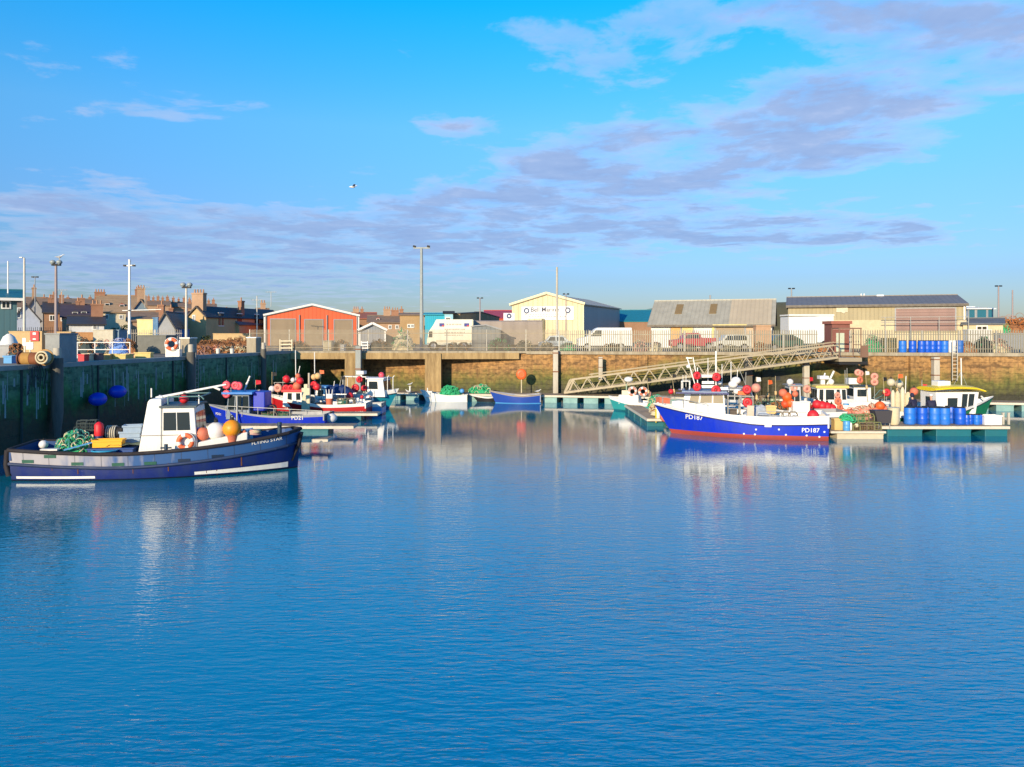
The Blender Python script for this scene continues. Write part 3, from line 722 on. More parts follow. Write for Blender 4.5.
# ---- loose gear: each piece is a thing of its own
def float_buoy(loc, r, mat, label, group=None, name='buoy', rope=.0, squash=1.):
    t = thing(name, label, 'buoy', loc, random.random()*6, group)
    mb = MB(); mb.sphere((0,0,0), r, sc=(1,1,squash)); mb.build('ball', mat, t)
    mb = MB(); mb.tube((0,0,r*.9*squash), (0,0,r*1.25*squash), r*.22, 8); mb.torus((0,0,r*1.32*squash), r*.14, r*.06, (0,1,0), 10, 5); mb.build('eye', MATS['black_rubber'] if mat is not DARK else GREY, t)
    return t
def ring_float(loc, r, mat, label, group=None):
    """flat faced trawl float seen face on: fat disc with a dished middle"""
    t = thing('net_float', label, 'float', loc, random.uniform(-.4, .4), group)
    mb = MB(); mb.torus((0,0,0), r*.62, r*.38, (0,1,0), 18, 8); mb.build('rim', mat, t)
    mb = MB(); mb.sphere((0,0,0), r*.42, 12, 7, (1,.5,1)); mb.build('core', M('dark_red_core', (.3, .02, .03), .5) if mat in (RED,) else M('brown_core', (.35,.12,.1), .5), t)
    return t
def lifebuoy(loc, Rr, rz, label, mat=None, rx=0):
    t = thing('lifebuoy', label, 'lifebuoy', loc, rz)
    mb = MB(); mb.torus((0,0,0), Rr*.74, Rr*.26, (0,1,0), 24, 8, 0, band=1); mb.build('ring', [mat or SALMON, WHITE], t)
    mb = MB(); mb.torus((0,0,0), Rr*1.04, Rr*.035, (0,1,0), 24, 5); mb.build('grab_line', WHITE, t)
    return t
def barrel(loc, label, mat=BARREL, r=.29, h=.93, group=None):
    t = thing('barrel', label, 'barrel', loc, random.random()*3, group)
    if mat is BARREL and random.random() < .4: mat = BARREL2
    t.rotation_euler[0] = random.uniform(-.02, .02); r *= random.uniform(.95, 1.03)
    mb = MB(); mb.lathe([(r*.9,0),(r*.97,.03),(r,.08),(r,h*.3),(r*1.03,h*.33),(r,h*.36),(r,h*.64),(r*1.03,h*.67),(r,h*.7),(r,h*.9),(r*.93,h*.97),(r*.9,h)], n=20); mb.build('drum', mat, t)
    mb = MB(); mb.lathe([(r*.86,h-.02),(r*.96,h-.015),(r*.96,h+.025),(r*.8,h+.03)], n=20); mb.build('lid', DARK if mat in (BARREL, BARREL2) else mat, t)
    return t
def heap(loc, w, d, h, mats, label, name='net_heap', n=70, cat='nets', kindr=.16, seed=1, coil=True):
    rs = random.Random(seed); t = thing(name, label, cat, loc)
    mb = MB(); g = 13; vs = []
    for j in range(g+1):
        for i in range(g+1):
            u, v = i/g*2-1, j/g*2-1; rr = max(abs(u), abs(v)); q = math.hypot(u, v); f = rr/q if q > 0 else 1
            e = max(0, 1-rr**2.6); vs.append((u*f*w/2*1.0, v*f*d/2, h*.9*e*rs.uniform(.72, 1)))
    mb.add(vs, [(j*(g+1)+i, j*(g+1)+i+1, (j+1)*(g+1)+i+1, (j+1)*(g+1)+i) for j in range(g) for i in range(g)], 0, False)
    mb.build('mound', mats[0], t)
    mb = MB()
    for k in range(n):
        u, v = rs.uniform(-.88, .88), rs.uniform(-.88, .88)
        if math.hypot(u, v) > 1: continue
        z = h*(1-math.hypot(u, v)**2.6)*rs.uniform(.82, 1.0)
        mb.torus((u*w/2, v*d/2, max(.04, z)), kindr*rs.uniform(.5, 1.15), .028*rs.uniform(.6, 1.3), (rs.uniform(-1,1), rs.uniform(-1,1), rs.uniform(-.2,1)), 10, 4, rs.randrange(len(mats)), arc=1)
    mb.build('loops', mats, t)
    return t
def crate(loc, sx, sy, sz, mat, label, rz=0, group=None, name='crate', fill=None):
    t = thing(name, label, 'crate', loc, rz, group)
    mb = MB(); w_ = .03; hx, hy = sx/2, sy/2
    mb.box(-hx,hx,-hy,hy,0,w_); mb.box(-hx,hx,-hy,-hy+w_,w_,sz); mb.box(-hx,hx,hy-w_,hy,w_,sz); mb.box(-hx,-hx+w_,-hy+w_,hy-w_,w_,sz); mb.box(hx-w_,hx,-hy+w_,hy-w_,w_,sz)
    mb.build('body', mat, t)
    mb = MB(); e = .035
    for z in (sz*.97,): mb.box(-hx-e,hx+e,-hy-e,-hy,z-.05,z+.02); mb.box(-hx-e,hx+e,hy,hy+e,z-.05,z+.02); mb.box(-hx-e,-hx,-hy,hy,z-.05,z+.02); mb.box(hx,hx+e,-hy,hy,z-.05,z+.02)
    mb.build('rim', mat, t)
    if fill: mb = MB(); mb.box(-hx+w_,hx-w_,-hy+w_,hy-w_,w_,sz*.8); mb.build('contents', fill, t)
    return t
def creel(loc, label, rz=0, group=None, net=DARKNET, fr=None, sx=.7, sy=.45, sz=.38):
    t = thing('creel', label, 'creel', loc, rz, group); fr = fr or DARKNET
    hx, hy = sx/2, sy/2; mb = MB()
    for x in (-hx, 0, hx): mb.path([(x,-hy,0),(x,-hy,sz*.7),(x,-hy*.5,sz),(x,hy*.5,sz),(x,hy,sz*.7),(x,hy,0),(x,-hy,0)], .022, 5)
    for y, z in ((-hy,0),(hy,0),(-hy,sz*.7),(hy,sz*.7),(-hy*.5,sz),(hy*.5,sz)): mb.tube((-hx,y,z),(hx,y,z),.018,5)
    mb.build('frame', fr, t)
    mb = MB()
    for i in range(8):
        x = -hx+sx*(i+.5)/8; mb.path([(x,-hy,0),(x,-hy,sz*.7),(x,-hy*.5,sz),(x,hy*.5,sz),(x,hy,sz*.7),(x,hy,0)], .008, 3)
    for i in range(4): z = sz*.7*(i+.5)/4; mb.tube((-hx,-hy,z),(hx,-hy,z),.007,3); mb.tube((-hx,hy,z),(hx,hy,z),.007,3)
    for y in (-hy*.25, hy*.25): mb.tube((-hx,y,sz),(hx,y,sz),.007,3)
    mb.build('netting', net, t)
    mb = MB(); mb.cbox((0,0,.02),(sx*.96,sy*.9,.03)); mb.build('base', M('creel_base', (.1,.08,.05), .8), t)
    return t

# ================================================================= the tug
m, nt, b = new_mat('tug_band_paint')
tc = N(nt, 'ShaderNodeTexCoord'); sp = N(nt, 'ShaderNodeSeparateXYZ'); nt.links.new(tc.outputs['Object'], sp.inputs[0])
mp = N(nt, 'ShaderNodeMapping'); mp.inputs['Scale'].default_value = (1.3, 1.3, .35); nt.links.new(tc.outputs['Object'], mp.inputs[0])
nz = N(nt, 'ShaderNodeTexNoise', i_Scale=2.2, i_Detail=6.); nt.links.new(mp.outputs[0], nz.inputs['Vector'])
f = math_(nt, 'SUBTRACT', math_(nt, 'MULTIPLY', nz.outputs[0], 3.2), math_(nt, 'MULTIPLY_ADD', sp.outputs[0], .42, 1.75), clamp=True)
pl = math_(nt, 'LESS_THAN', math_(nt, 'FRACT', math_(nt, 'DIVIDE', sp.outputs[0], .95)), .03)
c = mixc(nt, f, (.015, .09, .27), (.42, .4, .42)); c = mixc(nt, math_(nt, 'MULTIPLY', nz.outputs[0], .5), c, (.05, .07, .14)); c = mixc(nt, math_(nt, 'MULTIPLY', pl, .7), c, (.02, .03, .06))
nt.links.new(c, b.inputs['Base Color']); b.inputs['Roughness'].default_value = .55; TUGBAND = m
tug = \
      Boat('tug', 'navy blue tug with white wheelhouse moored in front of the shaded wall', 'tug', (-13.97, 31.3), R(10.5), 10.5, 3.7, 1.2, 1.02, 1.62, rake=.12, transom=.7, bul=.4, band=.5, pw=3.3, pwl=2.1, flare=.55,
           bluntness=.42, boot=.06, mats=[M('dark_boot', (.006,.008,.03), .4), NAVY, M('tug_upper_blue', (.02, .13, .38), .5, .45, 1.1, dirt=(.03,.06,.15)), M('tug_inner_blue', (.02,.07,.22), .6), M('tug_deck', (.05,.09,.14), .8), TUGBAND],
           band_fn=lambda t: 5)
tug.rail('gunwale_fender', M('tarred_rope', (.02,.016,.02), .8), .075)
tug.rail('belting', M('belting_blue', (.012,.03,.09), .6), .065, belt=lambda t: tug.sheer(t)-.53)
tug.stripe('waterline_stripe', WHITE, .02, .3, .1, .19, .012); tug.stripe('waterline_stripe', WHITE, .64, .965, .1, lambda t: .22+.12*(t-.64)/.33, .012)
for t_, m_ in ((.045, 0), (.125, 1), (.22, 0), (.36, 0), (.47, 0), (.585, 0), (.7, 0)):
    z = tug.sheer(t_)-(.16 if m_ else .4)
    for sd_ in (-1, 1):
        mb = MB()
        a, b_ = tug.pt(t_, z-.06, sd_, .004), tug.pt(t_+.042, z-.06, sd_, .004); c, d = tug.pt(t_+.042, z+.06, sd_, .004), tug.pt(t_, z+.06, sd_, .004)
        q = [a, b_, c, d] if sd_ < 0 else [d, c, b_, a]
        mb.plate(q, .01); mb.build('freeing_port', M('port_green', (.01,.09,.06), .5) if t_ < .5 else M('port_dark', (.01,.025,.06), .5), tug.root)
tug.text('FLYING STAR', 267, 441, .19, slope=.12)
for k_, (ta, za, zb_) in enumerate(((.68,.06,.24),(.715,.05,.26),(.33,.5,.56),(.15,.42,.6),(.55,.3,.62),(.8,.35,.8),(.43,.25,.55),(.24,.28,.55))):
    tug.stripe('rust_streak', M('rust_streak', (.16,.06,.02), .8, .5, 6), ta, ta+.0022+.001*(k_ % 3), za, zb_, .016, 2)
# bow and stern fenders
mb = MB()
for k in range(5):
    z0, z1 = .35, tug.sheer(1)-.02
    y = (k-2)*.12; mb.path([(tug.pt(1,z0,1).x-.25,y,z0), (tug.pt(1,z0+.6,1).x-.03,y,z0+.6), (tug.pt(1,z1,1).x+.03,y,z1-.15)], .08, 6)
mb.build('bow_fender', M('tarred_rope', (0,0,0)), tug.root)
mb = MB(); sx_ = tug.pt(0,0,1).x
for k in range(9):
    y = (k-4)*.28; mb.path([(sx_-.06,y,.2),(sx_-.16,y,.6),(sx_-.12,y,1.18)], .1, 6)
mb.build('stern_fender', M('tarred_rope', (0,0,0)), tug.root)
dz = .72
a = tug.at(137, 452, -1.0); b_ = tug.at(197, 448, -1.0); zt = tug.at(165, 399, -1).z; zt2 = tug.at(180, 407.5, -1).z
xk0, xk1 = tug.at(137, 452, -1).x, tug.at(162, 452, -1).x
# funnel casing with its sloping back
mb = MB(); pf = [(xk0, dz), (xk1-.02, dz), (xk1-.02, zt), (tug.at(150, 400, -1).x, zt), (tug.at(147.5, 402, -1).x, zt-.1)]
mb.prism(pf, -1.0, 1.0); fc = mb.build('funnel_casing', WHITE, tug.root, .04)
xw1, xw1t = tug.at(198, 440, -1).x, tug.at(194, 408, -1).x
wh = wheelhouse(tug.root, xk1, xw1, xk1, xw1t, -1.02, 1.02, dz, zt2, WHITE,
    side_w=[(.04,.42,.54,.9), (.45,.83,.54,.9)], front_w=[(.05,.33,.5,.88), (.36,.64,.5,.88), (.67,.95,.5,.88)], roof=M('wheelhouse_roof', (.06,.09,.1), .5), roof_ov=.1, frame=WHITE)
mb = MB(); mb.box(xk0+.1, xw1-.03, -1.012-.01, -1.0, dz+.86, dz+.885); mb.build('seam', M('seam_grey', (.25,.22,.2), .6), tug.root)
mb = MB(); mb.path([(xk1+.2,-.9,zt2+.12),(xk1+.2,-.9,zt2+.42),(xw1t+.25,-.9,zt2+.42),(xw1t+.35,-.9,zt2+.3)], .03); mb.path([(xk1+.2,.9,zt2+.12),(xk1+.2,.9,zt2+.42),(xw1t+.25,.9,zt2+.42)], .03)
mb.tube((xw1t+.25,-.9,zt2+.42),(xw1t+.25,.9,zt2+.42),.03); mb.build('awning_frame', M('frame_green', (.1,.2,.2), .5), tug.root)
p0, p1 = tug.at(156, 398, -.3), tug.at(226, 384.5, -.3)
mb = MB(); mb.tube(p0, p1, .06, 8, .04); pm = p0.lerp(p1, .82); mb.tube(pm, pm+Vector((.25,0,-.12)), .05, 6)
mb.build('lowered_mast', WHITE, tug.root)
mb = MB(); mb.tube((p0.x+.1,-.3,zt), (p0.x+.25,-.3,p0.z-.02), .12, 8); mb.build('mast_crutch', WHITE, tug.root)
mb = MB(); mb.tube((p0.x-.3,.2,zt-.02),(p0.x-.3,.2,zt+.35),.03,6); mb.build('vent_pipe', WHITE, tug.root)
mb = MB(); p = tug.at(199, 395, -.6); mb.tube((p.x,-.6,zt2+.1),(p.x,-.6,p.z),.03,6); mb.build('exhaust_pipe', WHITE, tug.root)
float_buoy(tug.world(tug.at(184, 399, -.4)), .18, RED, 'small red buoy hanging under the lowered mast of the tug')
# forward cabin trunk: white, its top follows the sheer
mb = MB(); xa, xb = xw1+.05, tug.at(247, 436, -.9).x
mb.hexa([(xa,-1.25,dz),(xb,-.85,dz),(xb,.85,dz),(xa,1.25,dz),(xa,-1.2,1.3),(xb,-.8,1.62),(xb,.8,1.62),(xa,1.2,1.3)]); mb.build('fore_cabin', WHITE, tug.root, .03)
mb = MB(); bx = tug.at(166, 448, -1.45).x
mb.tube((bx,-1.45,.7),(bx,-1.45,1.3),.07,8); mb.tube((bx-.2,-1.45,1.16),(bx+.2,-1.45,1.16),.035,6); mb.build('bollard', M('bollard_blue', (.02,.05,.09), .5), tug.root)
mb = MB(); bx = tug.pt(.93,0,1).x; mb.tube((bx,0,1.2),(bx,0,1.9),.09,8); mb.tube((bx,-.3,1.75),(bx,.3,1.75),.04,6); mb.build('bollard', M('bollard_blue', (0,0,0)), tug.root)
q = tug.at(185.5, 441.5, -1.12); t = lifebuoy(tug.world((q.x, -1.13, q.z)), .34, tug.rz, 'orange and white lifebuoy hung on the side of the tug wheelhouse', M('lifebuoy_orange', (.8,.15,.05), .5))
# buoys and bucket on the foredeck
dzf = 1.35
def on_tug(px, py, y): return tug.world(tug.at(px, py, y))
float_buoy(on_tug(203, 434, -.75), .27, SALMON, 'faded orange buoy between the tug wheelhouse and the white buoy')
float_buoy(on_tug(216, 431, -.6), .38, M('white_plastic', (.74,.72,.7), .4, .2), 'large white buoy on the foredeck of the tug', squash=.95)
p = on_tug(232, 437.5, -.8)
t = thing('bucket', 'faded orange bucket under the amber ball on the tug foredeck', 'bucket', p-Vector((0,0,.2)))
mb = MB(); mb.lathe([(.2,0),(.24,.3),(.27,.33),(.27,.38),(.24,.38)], n=16); mb.build('pail', SALMON, t); mb = MB(); mb.torus((0,0,.37),.25,.02,(0,0,1)); mb.build('rim', SALMON, t)
float_buoy(p+Vector((0,0,.36)), .36, AMBER, 'amber ball buoy resting on an orange bucket on the tug foredeck')
for px, py, r_, m_, lb in ((241, 434.5, .11, RED, 'small dark red float right of the orange bucket on the tug'), (244, 432, .1, SALMON, 'small faded float at the fore end of the tug float row')):
    float_buoy(on_tug(px, py, -.7), r_, m_, lb)
t = thing('rope_coil', 'pale pink and white rope coil on the bow of the tug', 'rope', on_tug(254, 432.5, -.4))
mb = MB()
for k in range(7): mb.torus((random.uniform(-.1,.1), 0, -.06+k*.025), .28-.02*k, .03, (.1*random.random(), .1, 1), 18, 5, k % 2)
mb.build('coils', [M('pink_rope', (.6,.35,.3), .9), PALENET], t)
# working deck aft
t = heap(on_tug(76, 446, -.1)*1.0-Vector((0,0,.25)), 1.6, 1.3, .8, [GREENNET, M('teal_net', (.05,.25,.22), .9), PALENET], 'green net heap on the aft deck of the tug', n=120, seed=5)
for i, (px, py, y) in enumerate(((84,443,.7),(92,443,.7),(85,436,.7),(92,436.5,.7),(88,429.5,.7))):
    creel(on_tug(px, py, y), ['dark creel at the foot of the stack on the tug, left one', 'dark creel at the foot of the stack on the tug, right one', 'dark creel in the second layer on the tug, left one', 'dark creel in the second layer on the tug, right one', 'dark creel topmost of the stack on the tug'][i], tug.rz+.1*(i % 2), group='creels stacked on the tug')
p = on_tug(99, 447, -.1)
t = thing('fender', 'upright red, cream and blue fender behind the yellow tray on the tug', 'fender', p-Vector((0,0,.1)))
mb = MB(); mb.lathe([(.1,0),(.15,.06),(.15,.5),(.15,.55)], n=14); mb.build('blue_body', NAVY, t); mb = MB(); mb.lathe([(.15,.55),(.17,.6),(.17,.98),(.1,1.06),(.04,1.1)], n=14); mb.build('red_head', RED, t); mb = MB(); mb.box(-.3,-.2,-.05,.05,0,.6); mb.build('post', PALENET, t)
crate(on_tug(109, 444, -.6)-Vector((0,0,.1)), 1.05, .5, .28, M('amber_crate', (.85,.42,.01), .4, .2), 'yellow plastic tray on the aft deck of the tug', tug.rz, name='fish_box')
p = on_tug(113, 440, .3); t = thing('winch', 'black winch with pale rope drum on the tug aft deck', 'winch', p-Vector((0,0,.2)), tug.rz)
mb = MB(); mb.box(-.35,.35,-.3,.3,0,.25); mb.box(-.4,-.32,-.25,.25,.25,.7); mb.box(.32,.4,-.25,.25,.25,.7); mb.build('frame', DARK, t)
mb = MB(); mb.tube((-.3,0,.5),(.3,0,.5),.24,14); mb.build('drum', DARK, t); mb = MB(); [mb.torus((x,0,.5),.27,.03,(1,0,0),14,5) for x in (-.2,-.12,-.04,.04,.12)]; mb.build('rope', M('pale_rope', (.5,.47,.38), .9), t)
for i, (px, py, lb) in enumerate(((130,441,'blue grey fish box lowest in the stack by the tug funnel casing'), (131,434.5,'blue grey fish box second in the stack by the tug funnel casing'), (133,428.5,'pale fish box on top of the stack by the tug funnel casing'))):
    crate(on_tug(px, py, .2)-Vector((0,0,.1)), .85-.1*i, .5, .24, M('fishbox_bluegrey', (.3,.4,.52), .5, .3), lb, tug.rz+.06*i, name='fish_box', group='fish boxes stacked on the tug')
t = thing('tarpaulin', 'grey green tarpaulin spread beside the fish boxes on the tug', 'tarpaulin', on_tug(128, 446, -.5), tug.rz)
mb = MB(); vs = [(-.7+i*.14, -.4+j*.2, random.uniform(-.04,.04)+.08) for j in range(5) for i in range(11)]; mb.add(vs, [(j*11+i, j*11+i+1, (j+1)*11+i+1, (j+1)*11+i) for j in range(4) for i in range(10)]); mb.build('sheet', M('tarp_green', (.15,.19,.12), .7), t); tug_t = t
t = thing('tub', 'shallow bright blue tub on the aft deck of the tug', 'tub', on_tug(105, 452, -1.0)-Vector((0,0,.1)), tug.rz)
mb = MB(); mb.lathe([(.35,0),(.45,.14),(.48,.16),(.45,.2),(.4,.16)], n=18); mb.build('body', M('aqua_plastic', (.03,.35,.6), .4), t); mb = MB(); mb.torus((0,0,.17),.47,.02,(0,0,1)); mb.build('rim', M('aqua_plastic', (0,0,0)), t)
float_buoy(on_tug(43.5, 444.5, -.2), .17, M('white_plastic', (0,0,0)), 'white ball on the stern rail of the tug')
t = thing('plank', 'pale blue plank leaning across the aft deck of the tug', 'plank', on_tug(64, 450, -.9), tug.rz)
mb = MB(); mb.beam((0,0,0), (1.15,.2,.3), .12, .05); mb.build('board', SKYBLUE, t)
t = thing('hatch_board', 'small white board lying on the stern of the tug', 'board', on_tug(50, 449.5, -1.0), tug.rz)
mb = MB(); mb.cbox((0,0,0), (.6,.3,.06)); mb.build('board', WHITE, t)
mb = MB(); hx0 = tug.at(88,455,-.9).x; hx1 = tug.at(133,455,-.9).x
mb.box(hx0,hx1,-.95,.95,.68,1.08); mb.box(hx0-.05,hx1+.05,-1.0,1.0,1.08,1.12); mb.build('hatch_coaming', M('hatch_blue', (.01,.06,.25), .5, .3), tug.root)

# ================================================================= blue and white fishing boat on the right
pd = Boat('fishing_boat', 'royal blue and white fishing boat with red floats, moored on the right', 'fishing boat', (12.35, 42.45), R(165), 9.05, 3.3, 1.3, 1.2, 1.64, rake=1.0, transom=.88, bul=.62, pw=3.3, pwl=1.7, band=lambda t: .42-.33*max(0,(t-.45)/.55), flare=.8, boot=.24,
          mats=[ANTIF, ROYAL, WHITE, WHITE, M('deck_grey', (.3,.3,.28), .8)], band_fn=None)
pd.rail('rub_rail', M('rail_navy', (.01,.015,.12), .4), .03, belt=lambda t: pd.sheer(t)-.43+.33*max(0,(t-.45)/.55)); pd.rail('gunwale', WHITE, .035)
pd.text('PD187', 694, 417.5, .34, slope=0.03); pd.text('PD187', 810.5, 430.5, .32)
for px, py in ((756,429.5),(786,435),(807,436),(820,437.5),(755,434.5),(779,429.5),(825,432.5),(744,434)):
    p = pd.at(px, py, 1.55); mb = MB(); c = pd.surf(p.x, p.z, .0); n_ = Vector((0,1,0)); mb.lathe([(.055,0),(.05,.02),(.0,.025)], n=8); o = mb.build('hull_fitting', WHITE, pd.root); o.location = c; o.rotation_euler = (R(-90),0,0)
mb = MB(); p = pd.at(768, 425, 1.6); c = pd.surf(p.x, p.z, .02); mb.box(c.x-.17,c.x+.17,c.y-.03,c.y+.05,c.z-.1,c.z+.12); mb.build('scupper', WHITE, pd.root)
Yc = 1.1
A = lambda px, py, y=Yc: pd.at(px, py, y)
zr = A(690, 393).z
wh = wheelhouse(pd.root, A(726,415).x, A(678,407).x, A(724,395).x, A(685,393).x, -1.12, 1.12, 1.0, zr, WHITE,
    side_w=[(.03,.27,.6,.94), (.3,.58,.6,.95), (.62,.84,.56,.93)], front_w=[(.05,.32,.58,.94), (.35,.65,.58,.94), (.68,.95,.58,.94)], roof=M('roof_bluegrey', (.2,.27,.4), .5, .3), roof_ov=.16, roof_th=.1, frame=WHITE, tin=.12, tf=.6, gm=glass('painted_lit_window', (.3,.25,.17)))  # beige pane colour stands in for the lit cabin seen through the glass
mb = MB(); rx0, rx1 = A(727,394).x-.1, A(678,393).x+.1; mb.box(rx0,rx1,1.28,1.31,zr-.03,zr+.05); mb.box(rx0,rx1,-1.31,-1.28,zr-.03,zr+.05); mb.build('roof_trim', M('rail_navy', (0,0,0)), pd.root)
# coachroof forward of the wheelhouse
mb = MB(); x0, x1 = A(676,405).x, A(664,405).x; mb.hexa([(x0-.4,-.42,1.4),(x1-.35,-.1,1.5),(x1-.35,.1,1.5),(x0-.4,.42,1.4),(x0-.4,-.4,1.9),(x1-.35,-.1,1.78),(x1-.35,.1,1.78),(x0-.4,.4,1.9)]); mb.build('coachroof', WHITE, pd.root, .03)
mb = MB(); 
pts = [(pd.pt(t_, 0, 1).x+(.9 if t_>.9 else .3), s_*max(.05, pd.half(t_, pd.sheer(t_))-.1), pd.sheer(t_)+.45) for s_ in (1,) for t_ in (.72,.8,.88,.95,1.0)]
mb.path(pts, .02); mb.path([(x,-y,z) for x,y,z in pts], .02)
for x,y,z in pts: mb.tube((x,y,z),(x,y,z-.45),.016,5); mb.tube((x,-y,z),(x,-y,z-.45),.016,5)
mb.build('bow_rail', STEEL, pd.root)
# roof gear: bars with floats, radar, aerials
zt = zr+.14
for px in (697.5, 716):
    x = A(px, 380, .9).x; top = A(px, 373, .9).z
    tubes_part('float_post', [((x,.9,zt),(x,.9,top+.3))], .03, WHITE, pd.root)
def pf(px, py, y): return pd.world(pd.at(px, py, y))
for px, py, r_, lb in ((697,375.5,.23,'red float at the top of the forward post on the blue and white boat'), (716.5,377,.24,'red float at the top of the aft post on the blue and white boat'),
                   (697,387,.23,'red float below another on the forward post of the blue and white boat'), (716,390,.26,'red float lowest on the aft post of the blue and white boat'),
                   (747,389.5,.24,'red float at the top corner of the aft gantry of the blue and white boat'), (747.5,402.5,.26,'red float hung below the gantry of the blue and white boat')):
    ring_float(pf(px, py, .98), r_, RED, lb)
mb = MB(); 
for px0, px1, py in ((700,716,376),(702,714,382.5),(701,717,386.5),(720,728,388.5)): 
    a, b_ = A(px0,py,.5), A(px1,py,.5); mb.beam(a,b_,.3,.14)
mb.build('radar_scanner', WHITE, pd.root)
mb = MB(); [mb.sphere(A(px,py,y),r_,12,8,(1,1,.8)) for px,py,y,r_ in ((719.5,383,.3,.12),(736,380.5,-.2,.26),(733,384.5,-.2,.26),(737,391.5,.2,.2))]; mb.build('satellite_dome', WHITE, pd.root)
def mast(px0, py0, px1, py1, y, r_, mat=WHITE, root=None, bt=None, name='mast'):
    bt = bt or pd; a, b_ = bt.at(px0,py0,y), bt.at(px1,py1,y); return tubes_part(name, [(a,b_)], r_, mat, root or bt.root)
mast(716,388,716,351,.2,.05); mast(696,388,687,357,.3,.035); mast(698,384,693,357,.3,.03); mast(708,384,708,358,0,.02); mast(722,388,722,364,-.2,.02); mast(737,388,737.5,370,-.3,.02); mast(752,400,738,366,0,.015,STEEL)
mb = MB(); a, b_ = A(686,358,.3), A(692,358,.3); mb.beam(a,b_,.1,.06); mb.sphere(A(688,366.5,.3),.1,8,6); mb.build('masthead_lamp', WHITE, pd.root)
# roof rails forward: small frame with searchlight
mb = MB(); x0, x1 = A(681,390).x, A(689,390).x; z2 = A(685,382).z
for y in (-.5,.6): mb.path([(x0,y,zt),(x0,y,z2),(x1,y,z2),(x1,y,zt)], .02)
for x in (x0,x1): mb.tube((x,-.5,z2),(x,.6,z2),.02)
mb.build('roof_frame', WHITE, pd.root)
mb = MB(); mb.sphere(A(686.5,388.5,.6),.1,10,7); mb.build('searchlight', DARK, pd.root)
mb = MB()
for px in (683,686): a = A(px,375,.3); mb.tube((a.x,.3,zt),a,.015,5)
mb.build('aerial', WHITE, pd.root)
# aft gantry
zg = A(740,396).z
for y in (-1.1, 1.25):
    mb = MB(); xs = [A(px,400,1.2).x for px in (728,740,753)]
    for x in xs: mb.tube((x,y,.85),(x,y,zg),.035,6)
    mb.tube((xs[0],y,zg),(xs[-1],y,zg),.04,6); mb.tube((xs[0],y,1.55),(xs[1],y,1.55),.025,6); mb.build('gantry_side', M('gantry_metal', (.32,.3,.26), .5), pd.root)
mb = MB(); [mb.tube((x,-1.1,zg),(x,1.25,zg),.035,6) for x in xs]; mb.build('gantry_beam', WHITE, pd.root)
mb = MB(); mb.box(xs[2]-.05,xs[2]+.3,.9,1.3,.85,1.75); mb.build('hauler', M('beige_hauler', (.5,.42,.33), .6), pd.root)
mb = MB(); mb.box(xs[1]+.15,xs[0]-.1,.2,1.0,.85,1.5); mb.build('engine_box', M('dark_brown', (.07,.05,.04), .6), pd.root)
mb = MB(); mb.box(*sorted((A(738,390).x,A(750,390).x)),-.4,.7,zg+.03,zg+.22); mb.build('orange_canopy', ORANGE, pd.root)
float_buoy(pf(756,388,-.6), .26, PINK, 'pale pink float behind the red one at the gantry of the blue and white boat')
# aft deck clutter
for i,(px,py,sx,sz,mt,lb) in enumerate(((771,411,.5,.45,M('tan_plastic',(.6,.42,.16),.5),'tan fish box standing among the rails on the blue and white boat'),(824,421,.5,.5,M('cream_basket',(.55,.48,.42),.7),'cream basket at the stern corner of the blue and white boat'))):
    crate(pf(px,py+3,.3), sx,.4,sz,mt,lb,pd.rz,name='fish_box')
float_buoy(pf(813,415.5,.9), .3, RED, 'big red ball float on the stern of the blue and white boat')
t = thing('tarpaulin', 'crumpled pale blue tarpaulin heaped aft of the gantry on the blue and white boat', 'tarpaulin', pf(760,415,.0), pd.rz)
mb = MB(); vs = []; rs = random.Random(3)
for j in range(8):
    for i in range(14):
        u, v = i/13*2-1, j/7*2-1; vs.append((u*.9, v*.6, max(0,(1-u*u)*(1-v*v))*.55*rs.uniform(.7,1.1)+rs.uniform(0,.06)))
mb.add(vs, [(j*14+i,j*14+i+1,(j+1)*14+i+1,(j+1)*14+i) for j in range(7) for i in range(13)], 0, False); mb.build('sheet', M('pale_blue_tarp', (.42,.48,.58), .6, .4, 4), t)
for i, px in enumerate((779,786,793)):
    creel(pf(px,419,.2), ('creel nearest the tarpaulin','creel in the middle','creel farthest aft')[i]+' of the low row on the blue and white boat', pd.rz+1.5, net=PALENET, fr=M('creel_brown',(.2,.15,.1),.7), group='creels on the aft deck of the blue and white boat')
mb = MB(); 
for py in (411, 415): 
    a, b_ = A(757,py,1.35), A(806,py+1.5,1.35); mb.tube(a,b_,.02,5)
for px in (757,770,782,794,806): a = A(px,411,1.35); mb.tube((a.x,1.35,1.2),a,.02,5)
mb.build('deck_rail', STEEL, pd.root)
float_buoy(pf(715+3.5,400,-.4), .14, YELLOW, 'small yellow float seen through the wheelhouse window of the blue and white boat')

